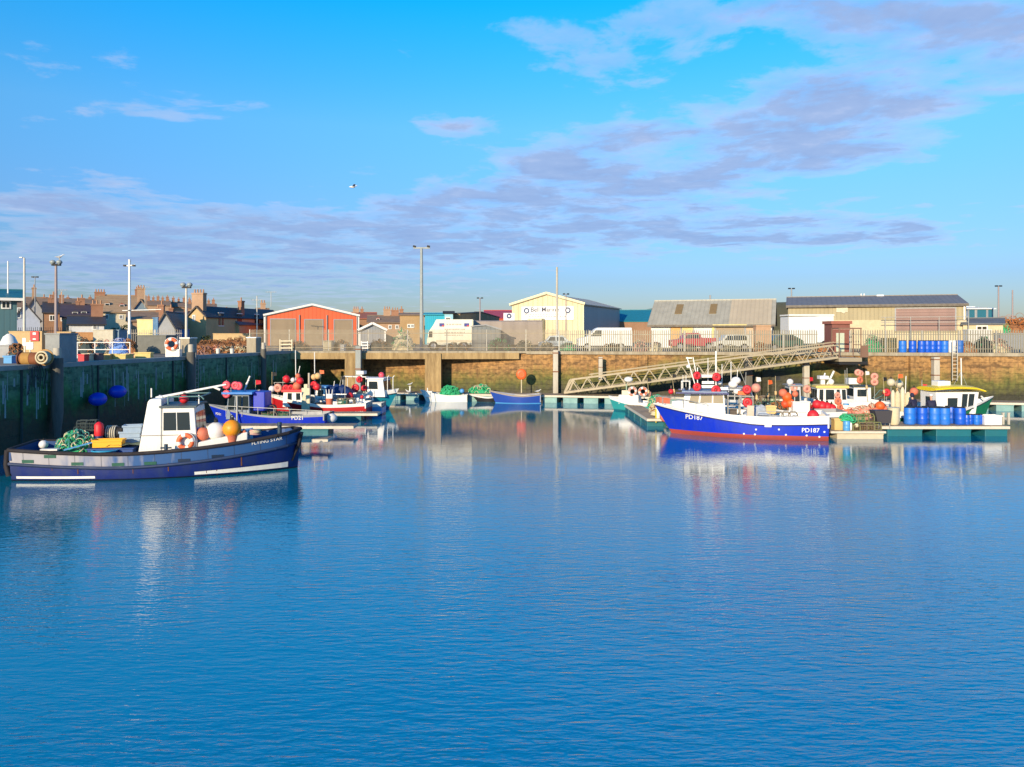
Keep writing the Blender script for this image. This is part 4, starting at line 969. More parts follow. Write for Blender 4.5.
# ================================================================= blue open-decked boat, left group
bb = Boat('fishing_boat', 'blue fishing boat with bright blue wheelhouse roof, moored behind the tug', 'fishing boat', (-14.55, 46.3), R(178), 7.3, 2.6, .85, .78, 1.35, rake=.7, transom=.85, bul=.35, band=.12, boot=.12, pw=2.3,
          mats=[M('pale_boot', (.3,.33,.36), .5), ROYAL, M('grey_cap', (.3,.32,.34), .6), GREY, GREY])
bb.text('PD21', 297.5, 418, .32); bb.text('PD21', 218.5, 414, .2, slope=.05)
Bq = lambda px, py, y=.7: bb.at(px, py, y)
bw = lambda px, py, y=.7: bb.world(bb.at(px, py, y))
wheelhouse(bb.root, Bq(250,408).x, Bq(226,408).x, Bq(249,393).x, Bq(228,393).x, -.75, .75, .5, Bq(240,394).z, M('wheelhouse_greyblue', (.16,.22,.3), .5),
   side_w=[(.05,.3,.4,.9),(.36,.62,.4,.9),(.68,.94,.4,.9)], front_w=[(.08,.47,.4,.9),(.53,.92,.4,.9)], roof=M('bright_blue_roof', (.02,.2,.62), .4), roof_ov=.28, roof_th=.12)
mb = MB(); a = Bq(254,392); mb.box(a.x-.6,a.x+.1,-.6,.6,1.0,a.z); mb.build('blue_canopy', ROYAL, bb.root, .05)
mast(244,391,250,376,0,.05,WHITE,bt=bb); mast(249,380,246,384,0,.04,WHITE,bt=bb); mast(237,424,237,396,1.1,.05,M('post_grey',(.45,.45,.43),.6),bt=bb,name='samson_post'); mast(244,393,260,390,0,.03,STEEL,bt=bb)
mb = MB()
for y in (1.05,-1.05):
    a, b_ = Bq(226,406,y), Bq(322,411,y); mb.tube((a.x,y,a.z),(b_.x,y,b_.z),.02,5)
    for k in range(7): p = a.lerp(b_,k/6); mb.tube((p.x,y,.7),(p.x,y,p.z),.015,5)
mb.build('hand_rail', M('pale_rail', (.55,.55,.5), .5), bb.root)
for i,(px,py,lb) in enumerate(((226.5,385,'upper pink red float at the left end of the blue roof'),(226.5,394,'lower pink red float at the left end of the blue roof'),(235.5,385.5,'left float of the close pair above the middle of the blue roof'),(239,386,'right float of the close pair above the middle of the blue roof'))):
    ring_float(bw(px,py,.85), .25, M('pink_red_plastic', (.8,.08,.12), .4, .2), lb)
tubes_part('float_rail', [(Bq(223,388,.8),Bq(243,388,.8)),(Bq(231,394,.8),Bq(231,388,.8)),(Bq(226.5,394,.8),Bq(226.5,380,.8))], .02, STEEL, bb.root)
float_buoy(bw(331,418,.2)-Vector((0,0,.0)), .36, M('white_plastic', (0,0,0)), 'white scuffed buoy at the stern of the boat with the blue roof', squash=.8)

# ================================================================= red boat
rb = Boat('fishing_boat', 'dark red hulled boat with white wheelhouse and a tangle of red floats', 'fishing boat', (-13.0, 51.9), R(178), 6.9, 2.4, 1.0, .9, 1.55, rake=.7, transom=.85, bul=.35, band=.2, boot=.1, pw=2.3,
          mats=[ANTIF, REDHULL, WHITE, WHITE, GREY])
rb.text('A158', 359, 412.7, .26); rb.text('TA14', 288, 408.8, .26, slope=.1)
Rq = lambda px, py, y=.6: rb.at(px, py, y); rw = lambda px, py, y=.6: rb.world(rb.at(px, py, y))
wheelhouse(rb.root, Rq(303,408).x, Rq(283,404).x, Rq(302,392).x, Rq(283.5,392).x, -.7, .7, .7, Rq(290,392).z, WHITE, side_w=[(.1,.3,.5,.9),(.55,.75,.5,.9)], front_w=[(.1,.45,.5,.9),(.55,.9,.5,.9)], roof=RED, roof_ov=.1, roof_th=.16)
mast(296,392,295.5,350,0,.03,WHITE,bt=rb); mast(297,380,300,366,0,.03,WHITE,bt=rb); mast(315,405,314.5,352,-.2,.03,WHITE,bt=rb); mast(309,408,309,373,.3,.07,PILEW,bt=rb,name='derrick_post')
tubes_part('float_frame', [(Rq(274,382.5,.4),Rq(300,382.5,.4)),(Rq(274,382.5,.4),Rq(278,394,.4)),(Rq(283,377,.4),Rq(283,391,.4)),(Rq(300,375,.4),Rq(300,391,.4))], .02, STEEL, rb.root)
for i,(px,py,r_,m_,lb) in enumerate(((272,389,.22,M('white_plastic',(0,0,0)),'white float at the far left of the red boat float frame'),(278,388,.3,PINK,'faded float next to the white one over the red boat bow'),(286.5,379,.25,RED,'topmost red float over the red boat wheelhouse'),
      (286,388,.24,RED,'red float on the wheelhouse roof of the red boat, left one'),(291,388,.24,RED,'red float on the wheelhouse roof of the red boat, right one'),(297,386,.28,SALMON,'faded orange float leaning on the red boat mast'),(300,381,.24,RED,'red float behind the red boat mast'),(298,376,.18,SALMON,'small salmon float high on the red boat mast'),(293,380,.16,M('white_plastic',(0,0,0)),'small white float beside the red boat mast'),
      (314,385,.27,RED,'red float left under the tan balls aft on the red boat'),(317,387,.24,RED,'red float right under the tan balls aft on the red boat'),(314,377,.2,M('tan_float',(.7,.45,.2),.5),'tan ball float atop the aft mast of the red boat, left one'),(318,376,.22,M('tan_float',(0,0,0)),'tan ball float atop the aft mast of the red boat, right one'))):
    ring_float(rw(px,py,.5), r_, m_, lb) if i in (1,3,4,9) else float_buoy(rw(px,py,.5), r_, m_, lb)
mb = MB(); a, b_ = Rq(302,391,1.05), Rq(310,414,1.05); mb.box(min(a.x,b_.x),max(a.x,b_.x),.9,1.15,b_.z,a.z+.2); mb.box(min(a.x,b_.x)+.15,max(a.x,b_.x)-.15,.9,1.12,a.z+.2,a.z+.45); mb.build('cream_hauler', M('cream_net_drum', (.66,.58,.4), .7, .35, 6), rb.root)
p = rw(329.5,406,.5); t = thing('bin', 'orange tub with pale rods standing on the aft deck of the red boat', 'tub', p-Vector((0,0,.15)))
mb = MB(); mb.lathe([(.2,0),(.24,.62),(.26,.65),(.22,.65)], n=14); mb.build('tub_body', SALMON, t)
mb = MB(); [mb.tube((x,0,.5),(x*1.5,0,1.25),.03,6) for x in (-.15,-.02,.13)]; mb.box(-.2,.2,-.1,.1,.66,.95); mb.build('rods', WHITE, t)
mb = MB(); p = Rq(320,405,.3); mb.box(p.x-.25,p.x+.3,-.2,.5,p.z-.2,p.z+.15); mb.build('engine_box', DARK, rb.root)
float_buoy(rw(321,413,1.0), .2, PINK, 'pale pink float at the side of the red boat by the pontoon')

# ================================================================= white boat with blue topped cabin behind the red boat
cb = Boat('fishing_boat', 'white hulled boat with blue topped cabin, moored behind the red boat', 'fishing boat', (-12.9, 55.6), R(176), 5.2, 2.1, .95, .9, 1.25, rake=.6, transom=.9, bul=.3, band=.35, boot=.3,
          mats=[PALETEAL, M('dark_band', (.02,.04,.05), .5), WHITE, WHITE, GREY])
q = lambda px, py, y=.5: cb.at(px, py, y)
wheelhouse(cb.root, q(325.5,405).x, q(315,405).x, q(325.5,388).x, q(316,388).x, -.6, .6, .6, q(320,388).z, WHITE, side_w=[(.25,.75,.5,.85)], front_w=[(.1,.9,.5,.9)], roof=SKYBLUE, roof_ov=.12, roof_th=.12)
t = thing('tarpaulin', 'dark blue cover over the gear on the boat with the blue topped cabin', 'tarpaulin', cb.world(q(338,393,-.2)), cb.rz)
mb = MB(); rs = random.Random(9); vs = []
for j in range(7):
    for i in range(14):
        u, v = i/13*2-1, j/6*2-1; vs.append((u*1.1, v*.7, max(0,(1-u**4)*(1-v**4))*.6*rs.uniform(.8,1.1)))
mb.add(vs, [(j*14+i,j*14+i+1,(j+1)*14+i+1,(j+1)*14+i) for j in range(6) for i in range(13)]); mb.build('sheet', M('navy_tarp', (.01,.035,.14), .6), t)
mast(333,392,334.5,381,0,.03,WHITE,bt=cb); mast(338,392,341,380,0,.03,STEEL,bt=cb)
float_buoy(cb.world(q(350,396,.8)), .26, RED, 'red float resting at the stern of the white boat behind the red one')
float_buoy(cb.world(q(362,397,.6)), .13, RED, 'small red float right of a larger one behind the red boat')

# ================================================================= teal hulled cabin boat, bow to the right
tb = Boat('cabin_boat', 'white cabin boat with teal and blue hull, bow pointing right, near the pier pillar', 'cabin boat', (-11.1, 57.9), R(-12), 5.6, 2.3, 1.0, 1.05, 1.5, rake=.8, transom=.88, bul=.3, band=.33, boot=.1, pw=2.2,
          mats=[NAVY, M('teal_hull', (.01,.22,.3), .35, .25), WHITE, WHITE, WHITE, ROYAL])
q = lambda px, py, y=-.6: tb.at(px, py, y); tw = lambda px, py, y=-.6: tb.world(tb.at(px, py, y))
tb.rail('rub_rail', M('dark_band', (0,0,0)), .04, zoff=-.36); tb.stripe('blue_quarter', ROYAL, .0, .33, .02, lambda t: tb.sheer(t)-.45, .01)
tb.text('PD4', 384, 401, .16, M('dark_band', (0,0,0)))
wheelhouse(tb.root, q(368,392).x, q(386,392).x, q(368,379).x, q(383.5,379).x, -.8, .8, .9, q(375,379).z, WHITE, side_w=[(.12,.62,.45,.85)], front_w=[(.06,.48,.4,.88),(.52,.94,.4,.88)], roof=WHITE, roof_ov=.1)
mb = MB(); a, b_ = q(344,376.3,0), q(368,376.8,0); mb.beam(a,b_,.5,.06); mb.build('canopy_roof', WHITE, tb.root)
tubes_part('canopy_post', [((a.x+.1,s_*.4,.9),(a.x+.1,s_*.4,a.z)) for s_ in (-1,1)]+[((b_.x,s_*.4,.9),(b_.x,s_*.4,b_.z)) for s_ in (-1,1)], .025, WHITE, tb.root)
mb = MB(); a = q(361.5,372.5,0); mb.box(a.x-.28,a.x+.28,-.3,.3,a.z-.12,a.z+.12); mb.box(a.x-.05,a.x+.05,-.05,.05,a.z-.3,a.z-.12); mb.build('radar', WHITE, tb.root)
mb = MB()
for px in (387.5,393): a = q(px,377,-.4); mb.path([(a.x,-.4,1.3),(a.x,-.4,a.z),(a.x+.12,-.4,a.z+.1)], .03)
mb.build('bow_rail', WHITE, tb.root)
for px,py,r_,lb in ((359.5,379.5,.25,'red float on the canopy corner of the teal hulled boat'),(355.5,388,.3,'large red float left of the cabin of the teal hulled boat'),(364,388,.22,'red float beside the cabin window of the teal hulled boat')):
    ring_float(tw(px,py,-.9), r_, RED, lb)
float_buoy(tw(381.5,375,.2), .22, M('pink_red_plastic',(0,0,0)), 'round pink red buoy above the cabin of the teal hulled boat')
tubes_part('buoy_pole', [(q(381.5,386,.2),q(381.5,376,.2))], .02, STEEL, tb.root)
lifebuoy(tw(369,400,-1.25), .33, 0, 'pale pink lifebuoy hung on the quarter of the teal hulled boat', PINK)
crate(tw(360.5,397,-.5), .55,.4,.4, CREAM, 'cream box on the stern of the teal hulled boat', name='box')

# ================================================================= small boats by the long pontoon
def dinghy(label, c, rz, L, B, zs, zm, zb, mats, **k):
    d = Boat('dinghy', label, 'dinghy', c, rz, L, B, zs, zm, zb, rake=.5, transom=.75, bul=.35, band=.1, boot=.05, mats=mats, deck=.12, **k)
    d.rail('gunwale', mats[2], .03)
    for x in (-L*.2, L*.15):
        w_ = d.half(d.tx(x, .3), .3)-.05; mb = MB(); mb.box(x-.12,x+.12,-w_,w_,.3,.34); mb.build('thwart', WOOD, d.root)
    return d
wd = dinghy('white dinghy heaped with green nets beside the pier pillar', (PX(444,63.2), 63.2), R(180), 3.85, 1.5, .62, .55, .95, [WHITE, WHITE, WHITE, M('inner_white',(.6,.58,.52),.6)])
heap(P(450,397,63.3)-Vector((0,0,.1)), 2.0, 1.2, .95, [GREENNET, M('bright_green_net',(.05,.55,.25),.8,.3,5)], 'bright green nets piled in the white dinghy', n=130, seed=11)
mb = MB(); p = wd.at(430,391,0); mb.box(p.x-.2,p.x+.35,-.35,.35,.4,p.z); mb.tube((p.x+.2,0,.4),(p.x+.2,0,p.z+.25),.04); mb.build('cuddy', WHITE, wd.root)
heap(P(480.5,394.5,64.4)-Vector((0,0,.05)), 2.2, 1.1, .8, [GREENNET, PALENET, M('bright_green_net',(0,0,0))], 'cream and green nets piled on the long pontoon', n=120, seed=4)
float_buoy(P(462,391,63.0), .2, SKYBLUE, 'light blue float beside the green nets in the dinghy')
dinghy('open blue dinghy moored below the orange lifebuoy post', (PX(515,62.0), 62.0), R(180), 4.1, 1.5, .75, .62, 1.0, [SKYBLUE, M('dinghy_blue', (.015,.06,.33), .4, .3), M('dinghy_rim',(.35,.3,.25),.7), M('dinghy_inner',(.3,.33,.4),.7)])
db = dinghy('small pale dinghy under the cream and green nets', (PX(484,63.0), 63.0), R(180), 2.0, 1.1, .5, .42, .55, [M('dark_band',(0,0,0)), DARK, WHITE, GREY])

t = thing('lifebuoy_post', 'orange round lifebuoy housing on a pale post on the long pontoon', 'lifebuoy', (PX(521.5,64.2), 64.2, .62))
mb = MB(); mb.tube((0,0,0),(0,0,1.35),.05,8); mb.build('post', PALENET, t)
mb = MB(); mb.rings([[Vector((r_*math.cos(a),y,.25+1.3+r_*math.sin(a)*1.05)) for a in [2*math.pi*i/24 for i in range(24)]] for r_,y in ((.4,.12),(.43,.05),(.43,-.03),(.36,-.09),(.2,-.1))]); mb.build('housing', ORANGE, t)
mb = MB(); mb.torus((0,-.1,1.55),.22,.025,(0,1,0),18,5); mb.build('embossed_ring', SALMON, t)

# teal workboat left of the blue and white boat
wb = Boat('workboat', 'small white and teal workboat carrying two lifebuoys, in front of the gangway', 'workboat', (PX(637,55.6), 55.6), R(158), 4.2, 1.9, .75, .68, 1.05, rake=.4, transom=.9, bul=.3, band=.25, boot=.1, mats=[TEAL, M('teal_hull2',(.03,.3,.3),.4), WHITE, WHITE, GREY])
q = lambda px, py, y=.3: wb.at(px, py, y); ww = lambda px, py, y=.3: wb.world(wb.at(px, py, y))
a = q(629,402,.4); mb = MB(); mb.box(a.x-.7,a.x+.75,-.5,.5,.5,a.z+.5); mb.build('console', WHITE, wb.root, .05)
mb = MB(); a = q(626,393,.0); mb.box(a.x-.25,a.x+.25,-.25,.25,a.z-.2,a.z+.2); mb.build('instrument_box', CREAM, wb.root)
tubes_part('radar_post', [(q(626.5,400,0),q(626.5,384,0))], .05, M('post_green',(.3,.4,.28),.5), wb.root)
mb = MB(); mb.sphere(q(628.5,379.5,0),.27,14,8,(1.2,1.2,.75)); mb.build('radar_dome', WHITE, wb.root)
lifebuoy(ww(632.5,391.5,.5), .34, .2, 'pink and white lifebuoy on the workboat, left of its pair', PINK)
lifebuoy(ww(643,391.5,.5), .32, -.2, 'redder lifebuoy on the workboat, right of its pair', SALMON)
barrel(ww(647,408.5,.3)-Vector((0,0,.1)), 'blue drum at the stern of the white and teal workboat', SKYBLUE, .24, .5)
float_buoy(ww(649,394,-.3), .2, PINK, 'small pink float behind the two lifebuoys on the workboat')
# clutter on the narrow finger pontoon
def pz(px, Y, z): return Vector((PX(px, Y), Y, z))
heap(pz(656,54,.5), 1.3,1.0,.75,[GREENNET,M('teal_net',(0,0,0)),PALENET],'dark green nets heaped on the narrow finger pontoon', n=80, seed=21)
heap(pz(657,50,.5), 1.1,.9,.55,[PALENET,RUSTNET],'tan ropes heaped on the narrow finger pontoon', n=70, seed=22, name='rope_heap', cat='ropes')
crate(pz(663,49.3,.95), .7,.6,.55, SALMON, 'faded orange crate behind the bow of the blue and white boat', .2)
crate(pz(663.2,49.3,.5), .75,.65,.44, CREAM, 'cream crate under the faded orange crate behind the bow')
float_buoy(pz(665,45.6,.55)+Vector((0,0,.1)), .3, SALMON, 'orange buoy on the end of the narrow pontoon under the royal blue bow')
t = thing('fender', 'tall cream fender with yellow stripe on the narrow finger pontoon', 'fender', pz(658,46.4,.35))
mb = MB(); mb.lathe([(.05,0),(.15,.08),(.15,1.0),(.05,1.1)], n=12); mb.build('body', WHITE, t); mb = MB(); mb.box(-.17,-.12,-.16,0,-.1,.7); mb.build('stripe', YELLOW, t)
t = thing('rope_coil', 'brown rope coil beside the tall cream fender', 'rope', pz(655,47.5,.56)); mb = MB()
for k in range(6): mb.torus((0,0,k*.04), .26-.02*k, .03, (.1,.05,1), 16, 5)
mb.build('coils', PALENET, t)
float_buoy(pz(671,51.5,1.7), .18, RED, 'small red float on a cane behind the bow of the blue and white boat')
mast_t = thing('marker_cane', 'thin marker cane rising from the narrow finger pontoon', 'cane', pz(671,51.5,.5)); mb = MB(); mb.tube((0,0,0),(0,0,1.6),.02,5); mb.build('cane', WOOD, mast_t)

# ================================================================= right hand group
gb = Boat('fishing_boat', 'grey working boat piled with orange floats, behind the blue and white boat', 'fishing boat', (PX(790,47.5), 47.5), R(175), 6.2, 2.3, .9, .85, 1.3, rake=.6, transom=.9, bul=.3, band=.3, boot=.1, mats=[NAVY, M('grey_hull',(.2,.22,.24),.5), WHITE, GREY, GREY])
q = lambda px, py, y=.4: gb.at(px, py, y); gw = lambda px, py, y=.4: gb.world(gb.at(px, py, y))
wheelhouse(gb.root, q(801,400).x, q(788,400).x, q(800,386).x, q(789,386).x, -.6,.6,.6,q(795,386).z, M('grey_white',(.5,.52,.52),.5), side_w=[(.15,.5,.5,.85),(.6,.85,.5,.85)], front_w=[(.1,.9,.5,.9)], roof=GREY)
crate(gw(800,411,.7), 1.0,.5,.6, WHITE, 'white insulated box beside the orange floats', name='ice_box')
for i,(px,py,r_,m_,lb) in enumerate(((790,382,.2,M('white_plastic',(0,0,0)),'white ball high above the grey working boat'),(794,388,.24,PINK,'pink float on the wheelhouse of the grey working boat, upper one'),(795,394,.2,SALMON,'salmon float on the wheelhouse of the grey working boat, lower one'),
    (783,393,.26,SALMON,'upper left orange float of the cluster on the grey working boat'),(787,397,.3,ORANGE,'centre orange float of the cluster on the grey working boat'),(790,403,.28,ORANGE,'lower right orange float of the cluster on the grey working boat'),(785,404,.24,M('dark_orange',(.75,.08,.02),.5),'darkest float at the foot of the orange cluster'),
    (807,389,.25,PINK,'pink float on a pole between the grey boat and the yellow roofed wheelhouse'))):
    (ring_float if i in (7,1) else float_buoy)(gw(px,py,.5), r_, m_, lb)
tubes_part('float_pole', [(q(790,402,.2),q(790,383,.2)),(q(807,405,.3),q(807,386,.3)),(q(783,404,.3),q(783,392,.3))], .02, STEEL, gb.root)
heap(gw(778,411,.2), 1.3,1.0,.5,[DARKNET,RUSTNET],'dark gear heap on the foredeck of the grey working boat', n=60, seed=31, name='gear_heap', cat='fishing gear')

yb = Boat('fishing_boat', 'red hulled boat with small white wheelhouse and pale yellow roof', 'fishing boat', (PX(836,50.5), 50.7), R(177), 6.4, 2.4, 1.0, .95, 1.75, rake=.7, transom=.88, bul=.3, band=.42, boot=.1, mats=[ANTIF, REDHULL, WHITE, WHITE, GREY])
q = lambda px, py, y=.6: yb.at(px, py, y); yw = lambda px, py, y=.6: yb.world(yb.at(px, py, y))
wheelhouse(yb.root, q(847,402).x, q(816,400).x, q(846,388).x, q(817,388).x, -.75,.75,.8,q(830,388).z, WHITE, side_w=[(.04,.16,.42,.9),(.24,.34,.42,.9),(.44,.7,.42,.9),(.8,.92,.42,.9)], front_w=[(.05,.3,.42,.9),(.36,.64,.42,.9),(.7,.95,.42,.9)], roof=M('pale_yellow_roof',(.75,.55,.16),.5), roof_ov=.12, roof_th=.16)
mb = MB(); a = q(822.5,377.5,0); mb.box(a.x-.3,a.x+.25,-.3,.3,a.z-.1,a.z+.12); mb.box(a.x-.12,a.x+.12,-.12,.12,a.z-.45,a.z-.1); mb.sphere(q(831,382,.1),.2,10,7); mb.build('radar', WHITE, yb.root)
mast(827,385,834,371,0,.07,WHITE,bt=yb); mast(824,377,825,373,0,.05,WHITE,bt=yb); mast(845,386,845,370,0,.02,STEEL,bt=yb); mast(847,386,847,368,.1,.02,STEEL,bt=yb)
for i,(px,py,r_,lb) in enumerate(((817,404.5,.3,'leftmost of the four big red fenders along the red hulled boat with the yellow roof'),(822,406,.33,'second of the four big red fenders along the red hulled boat'),(827,407,.32,'third of the four big red fenders along the red hulled boat'),(831.5,408.5,.3,'rightmost of the four big red fenders along the red hulled boat'))):
    float_buoy(yw(px,py,1.3), r_, RED, lb, name='fender')
for px,py,r_,m_,lb in ((837.5,395,.2,PINK,'pink float in front of the yellow roofed wheelhouse, upper one'),(838,401,.24,SALMON,'salmon float in front of the yellow roofed wheelhouse, middle one'),(840,407,.22,SALMON,'salmon float in front of the yellow roofed wheelhouse, lowest one')):
    ring_float(yw(px,py,1.2), r_, m_, lb)
t = heap(yw(849,416,1.6)-Vector((0,.0,.2)), 2.4,.9,.75,[SALMON,M('faded_red_sheet',(.75,.16,.1),.6)],'salmon coloured sheeting heaped beside the yellow roofed boat', n=12, seed=41, name='sheeting', cat='sheeting')
barrel(yw(846,407,.9)-Vector((0,0,.3)), 'small blue drum aft of the yellow roofed wheelhouse', SKYBLUE, .2,.5)

xb_ = Boat('fishing_boat', 'white boat with square white wheelhouse and dark roof, among pale floats', 'fishing boat', (PX(872,53.2), 53.0), R(178), 6.0, 2.3, .95, .9, 1.3, rake=.5, transom=.9, bul=.3, band=.3, boot=.1, mats=[NAVY, M('grey_hull',(0,0,0)), WHITE, GREY, GREY])
q = lambda px, py, y=.5: xb_.at(px, py, y); xw = lambda px, py, y=.5: xb_.world(xb_.at(px, py, y))
wheelhouse(xb_.root, q(870.5,403).x, q(853,403).x, q(870.5,387).x, q(853.5,387).x, -.65,.65,.7,q(860,387).z, WHITE, side_w=[(.3,.78,.5,.85)], front_w=[(.1,.9,.5,.9)], roof=M('dark_roof',(.04,.06,.06),.5))
mb = MB(); a = q(852.5,381,0); mb.box(a.x-.35,a.x+.35,-.3,.3,a.z-.2,a.z+.2); mb.build('radar', WHITE, xb_.root)
for i,(px,py,r_,m_,lb) in enumerate(((858,372.5,.24,PINK,'upper left pink float on the pole above the square white wheelhouse'),(861,373.5,.22,PINK,'upper right pink float on the pole above the square white wheelhouse'),(860,380,.26,SALMON,'salmon float below the pink ones above the square white wheelhouse'),
     (874.5,376.5,.26,PINK,'upper pink float of the pair right of the square white wheelhouse'),(874.5,382,.26,PINK,'lower pink float of the pair right of the square white wheelhouse'),(886.5,392.5,.27,RED,'dark red float left of the cream standing fenders'))):
    ring_float(xw(px,py,.4), r_, m_, lb)
tubes_part('float_pole', [(q(860,400,.3),q(860,370,.3)),(q(874.5,402,.3),q(874.5,374,.3)),(q(886.5,404,.3),q(886.5,390,.3)),(q(891,404,.3),q(891,380,.3)),(q(899,404,.3),q(899,382,.3))], .025, STEEL, xb_.root)
mb = MB(); 
for a, b_ in (((873,400),(886,394)),((873,404),(886,398)),((873,398),(880,390)),((880,390),(886,392))): mb.tube(q(*a,.3), q(*b_,.3), .03, 5)
mb.build('net_boom', M('frame_green',(0,0,0)), xb_.root)
float_buoy(xw(891,382.5,.3), .27, CREAM, 'cream ball on a pole, left of its pair, above the standing fenders'); float_buoy(xw(899,384,.3), .28, CREAM, 'cream ball on a pole, right of its pair, above the standing fenders')

for i,(px,z1,r_,lb) in enumerate(((893,390,.13,'slim cream fender, first from the left of four standing upright'),(897.5,391,.17,'cream fender second from the left of four standing upright'),(902.5,387,.14,'curved topped cream fender third from the left of four standing upright'),(908,392,.22,'broad cream fender rightmost of four standing upright'))):
    Y = 46.4; x = PX(px,Y); zt_ = PZ(z1,Y); t = thing('fender', lb, 'fender', (x,Y,.75)); mb = MB(); hh = zt_-.75; mb.lathe([(r_*.4,0),(r_,.12),(r_*1.05,hh*.5),(r_*.9,hh*.88),(r_*.3,hh)], n=12); mb.build('body', PALENET if i % 2 else CREAM, t)
    mb = MB(); mb.torus((0,0,hh+.03), .06, .015, (0,1,0), 10, 4); mb.build('eye', DARK, t)
float_buoy(P(914,391.5,46.3), .24, SALMON, 'salmon float just above the hooded person')

# yellow canopied boat
kb = Boat('fishing_boat', 'green and white fishing boat with bright yellow curved wheelhouse roof', 'fishing boat', (PX(943,47.0), 47.2), R(4), 6.7, 2.5, .95, .9, 1.75, rake=.8, transom=.9, bul=.75, band=lambda t: .4-.3*t, boot=.1, pw=2.1, mats=[NAVY, GREENP, WHITE, WHITE, M('deck_grey',(0,0,0))], deck=.28)
kb.rail('rub_rail', M('dark_band',(0,0,0)), .03, belt=lambda t: kb.sheer(t)-.41+.3*t)
q = lambda px, py, y=-.6: kb.at(px, py, y); kw = lambda px, py, y=-.6: kb.world(kb.at(px, py, y))
wheelhouse(kb.root, q(935,410).x, q(972,410).x, q(934,392).x, q(977,391).x, -.85,.85,.35,q(950,392).z, WHITE, side_w=[(.28,.5,.42,.78),(.62,.74,.5,.92),(.78,.9,.5,.92)], front_w=[(.05,.3,.5,.9),(.36,.64,.5,.9),(.7,.95,.5,.9)], back_w=[(.35,.65,.1,.8)])
mb = MB(); rs_ = []; xa, xb2 = q(932,390).x, q(982,390).x; z_ = q(950,391.5).z
for i in range(13):
    u = i/12; x = xa+(xb2-xa)*u; zz_ = z_+.12+.1*math.sin(math.pi*u)-.1*max(0,(u-.85)/.15)
    rs_.append([Vector((x, math.cos(a)*1.0, zz_+math.sin(a)*(.15 if math.sin(a)>0 else .1))) for a in [2*math.pi*k/16 for k in range(16)]])
mb.rings(rs_); mb.build('yellow_roof', YELLOW, kb.root)
mb = MB(); a = q(941,383.5,0); mb.box(a.x-.4,a.x+.4,-.35,.35,a.z-.17,a.z+.17); mb.box(a.x-.1,a.x+.1,-.1,.1,a.z-.4,a.z-.17); mb.build('radar', WHITE, kb.root, .04)
mast(961.5,388,961,358,0,.035,WHITE,bt=kb); mb = MB(); mb.path([q(961,372,0),q(968,388,0)],.012); mb.path([q(961,372,0),q(952,388,0)],.012); mb.build('stay', STEEL, kb.root)
mast(981,396,986,401,-.3,.05,WHITE,bt=kb,name='bow_roller')
mb = MB(); a = q(958,412,-1.2); mb.box(a.x-.35,a.x+.35,-1.35,-1.1,a.z-.05,a.z+.06); mb.build('step', WHITE, kb.root)

# barrels on the broad pontoon
bl_ = [(909.5,42.9),(913.5,43.3),(922,42.9),(927,43.3),(934.5,42.8),(939.5,43.1),(944.5,42.8),(950.5,43.4),(960,42.8)]
for i,(px,Y) in enumerate(bl_):
    barrel((PX(px,Y),Y,.55), ['tall blue barrel at the left end of the pontoon row','tall blue barrel half hidden behind the leftmost one on the pontoon','tall blue barrel under the gap between the two people','tall blue barrel below the white hatted person, set back','tall blue barrel at the left of the tight middle trio','tall blue barrel in the middle of the tight trio','tall blue barrel at the right of the tight trio','tall blue barrel set back behind the tight trio','tall blue barrel right of the trio, under the white step'][i], group='tall blue barrels on the broad pontoon')
for i,px in enumerate((966.5,971.5,976.5,981)):
    barrel((PX(px,42.7),42.7+.15*(i%2),.55), ['first','second','third','last'][i]+' from the left of the four low blue kegs on the pontoon', BARREL, .17,.55, group='low blue kegs on the broad pontoon')
crate((PX(990,42.8),42.8,.55), .95,.6,.52, WHITE, 'white insulated box near the right end of the pontoon', name='ice_box')
for i,px in enumerate((1003,1008.5)):
    t = thing('post', ('left','right')[i]+' one of two short cream posts at the end of the barrel pontoon', 'post', (PX(px,42.7),42.7,.55)); mb = MB(); mb.box(-.05,.05,-.05,.05,0,.62); mb.build('shaft', PILEW, t); mb = MB(); mb.box(-.065,.065,-.065,.065,.62,.66); mb.build('cap', PILEW, t)
t = thing('bin', 'tall cream plastic bin at the left end of the barrel pontoon', 'bin', (PX(893.5,42.7),42.7,.55)); mb = MB(); mb.lathe([(.24,0),(.3,.1),(.32,.9),(.34,.95),(.3,.95)], n=16); mb.build('body', CREAM, t); mb = MB(); mb.torus((0,0,.93),.33,.025,(0,0,1)); mb.build('rim', CREAM, t)
# low creel pontoon load
t = thing('tank', 'dark open tank with tilted side standing on the low creel pontoon', 'tank', (PX(881,42.2),42.2,.42)); mb = MB(); mb.hexa([(-.3,-.3,.3),(.4,-.3,.3),(.4,.3,.3),(-.3,.3,.3),(-.5,-.35,.98),(.45,-.35,.98),(.45,.35,.98),(-.5,.35,.98)]); mb.build('body', M('dark_grey_plastic',(.05,.045,.05),.6), t); mb = MB(); [mb.tube((x,y,0),(x,y,.32),.03) for x in (-.25,.35) for y in (-.25,.25)]; mb.build('leg', STEEL, t)
fr_g = M('creel_frame_green',(.2,.22,.08),.6)
k = 0
labs = ['creel standing at the left end of the creel pontoon','creel beside the blue keg on the creel pontoon','creel in the middle of the creel pontoon','green framed creel stacked in the middle, upper layer','creel right of the middle on the creel pontoon','creel under the tilted dark tank','upper creel behind the blue keg','upper creel right of the middle stack']
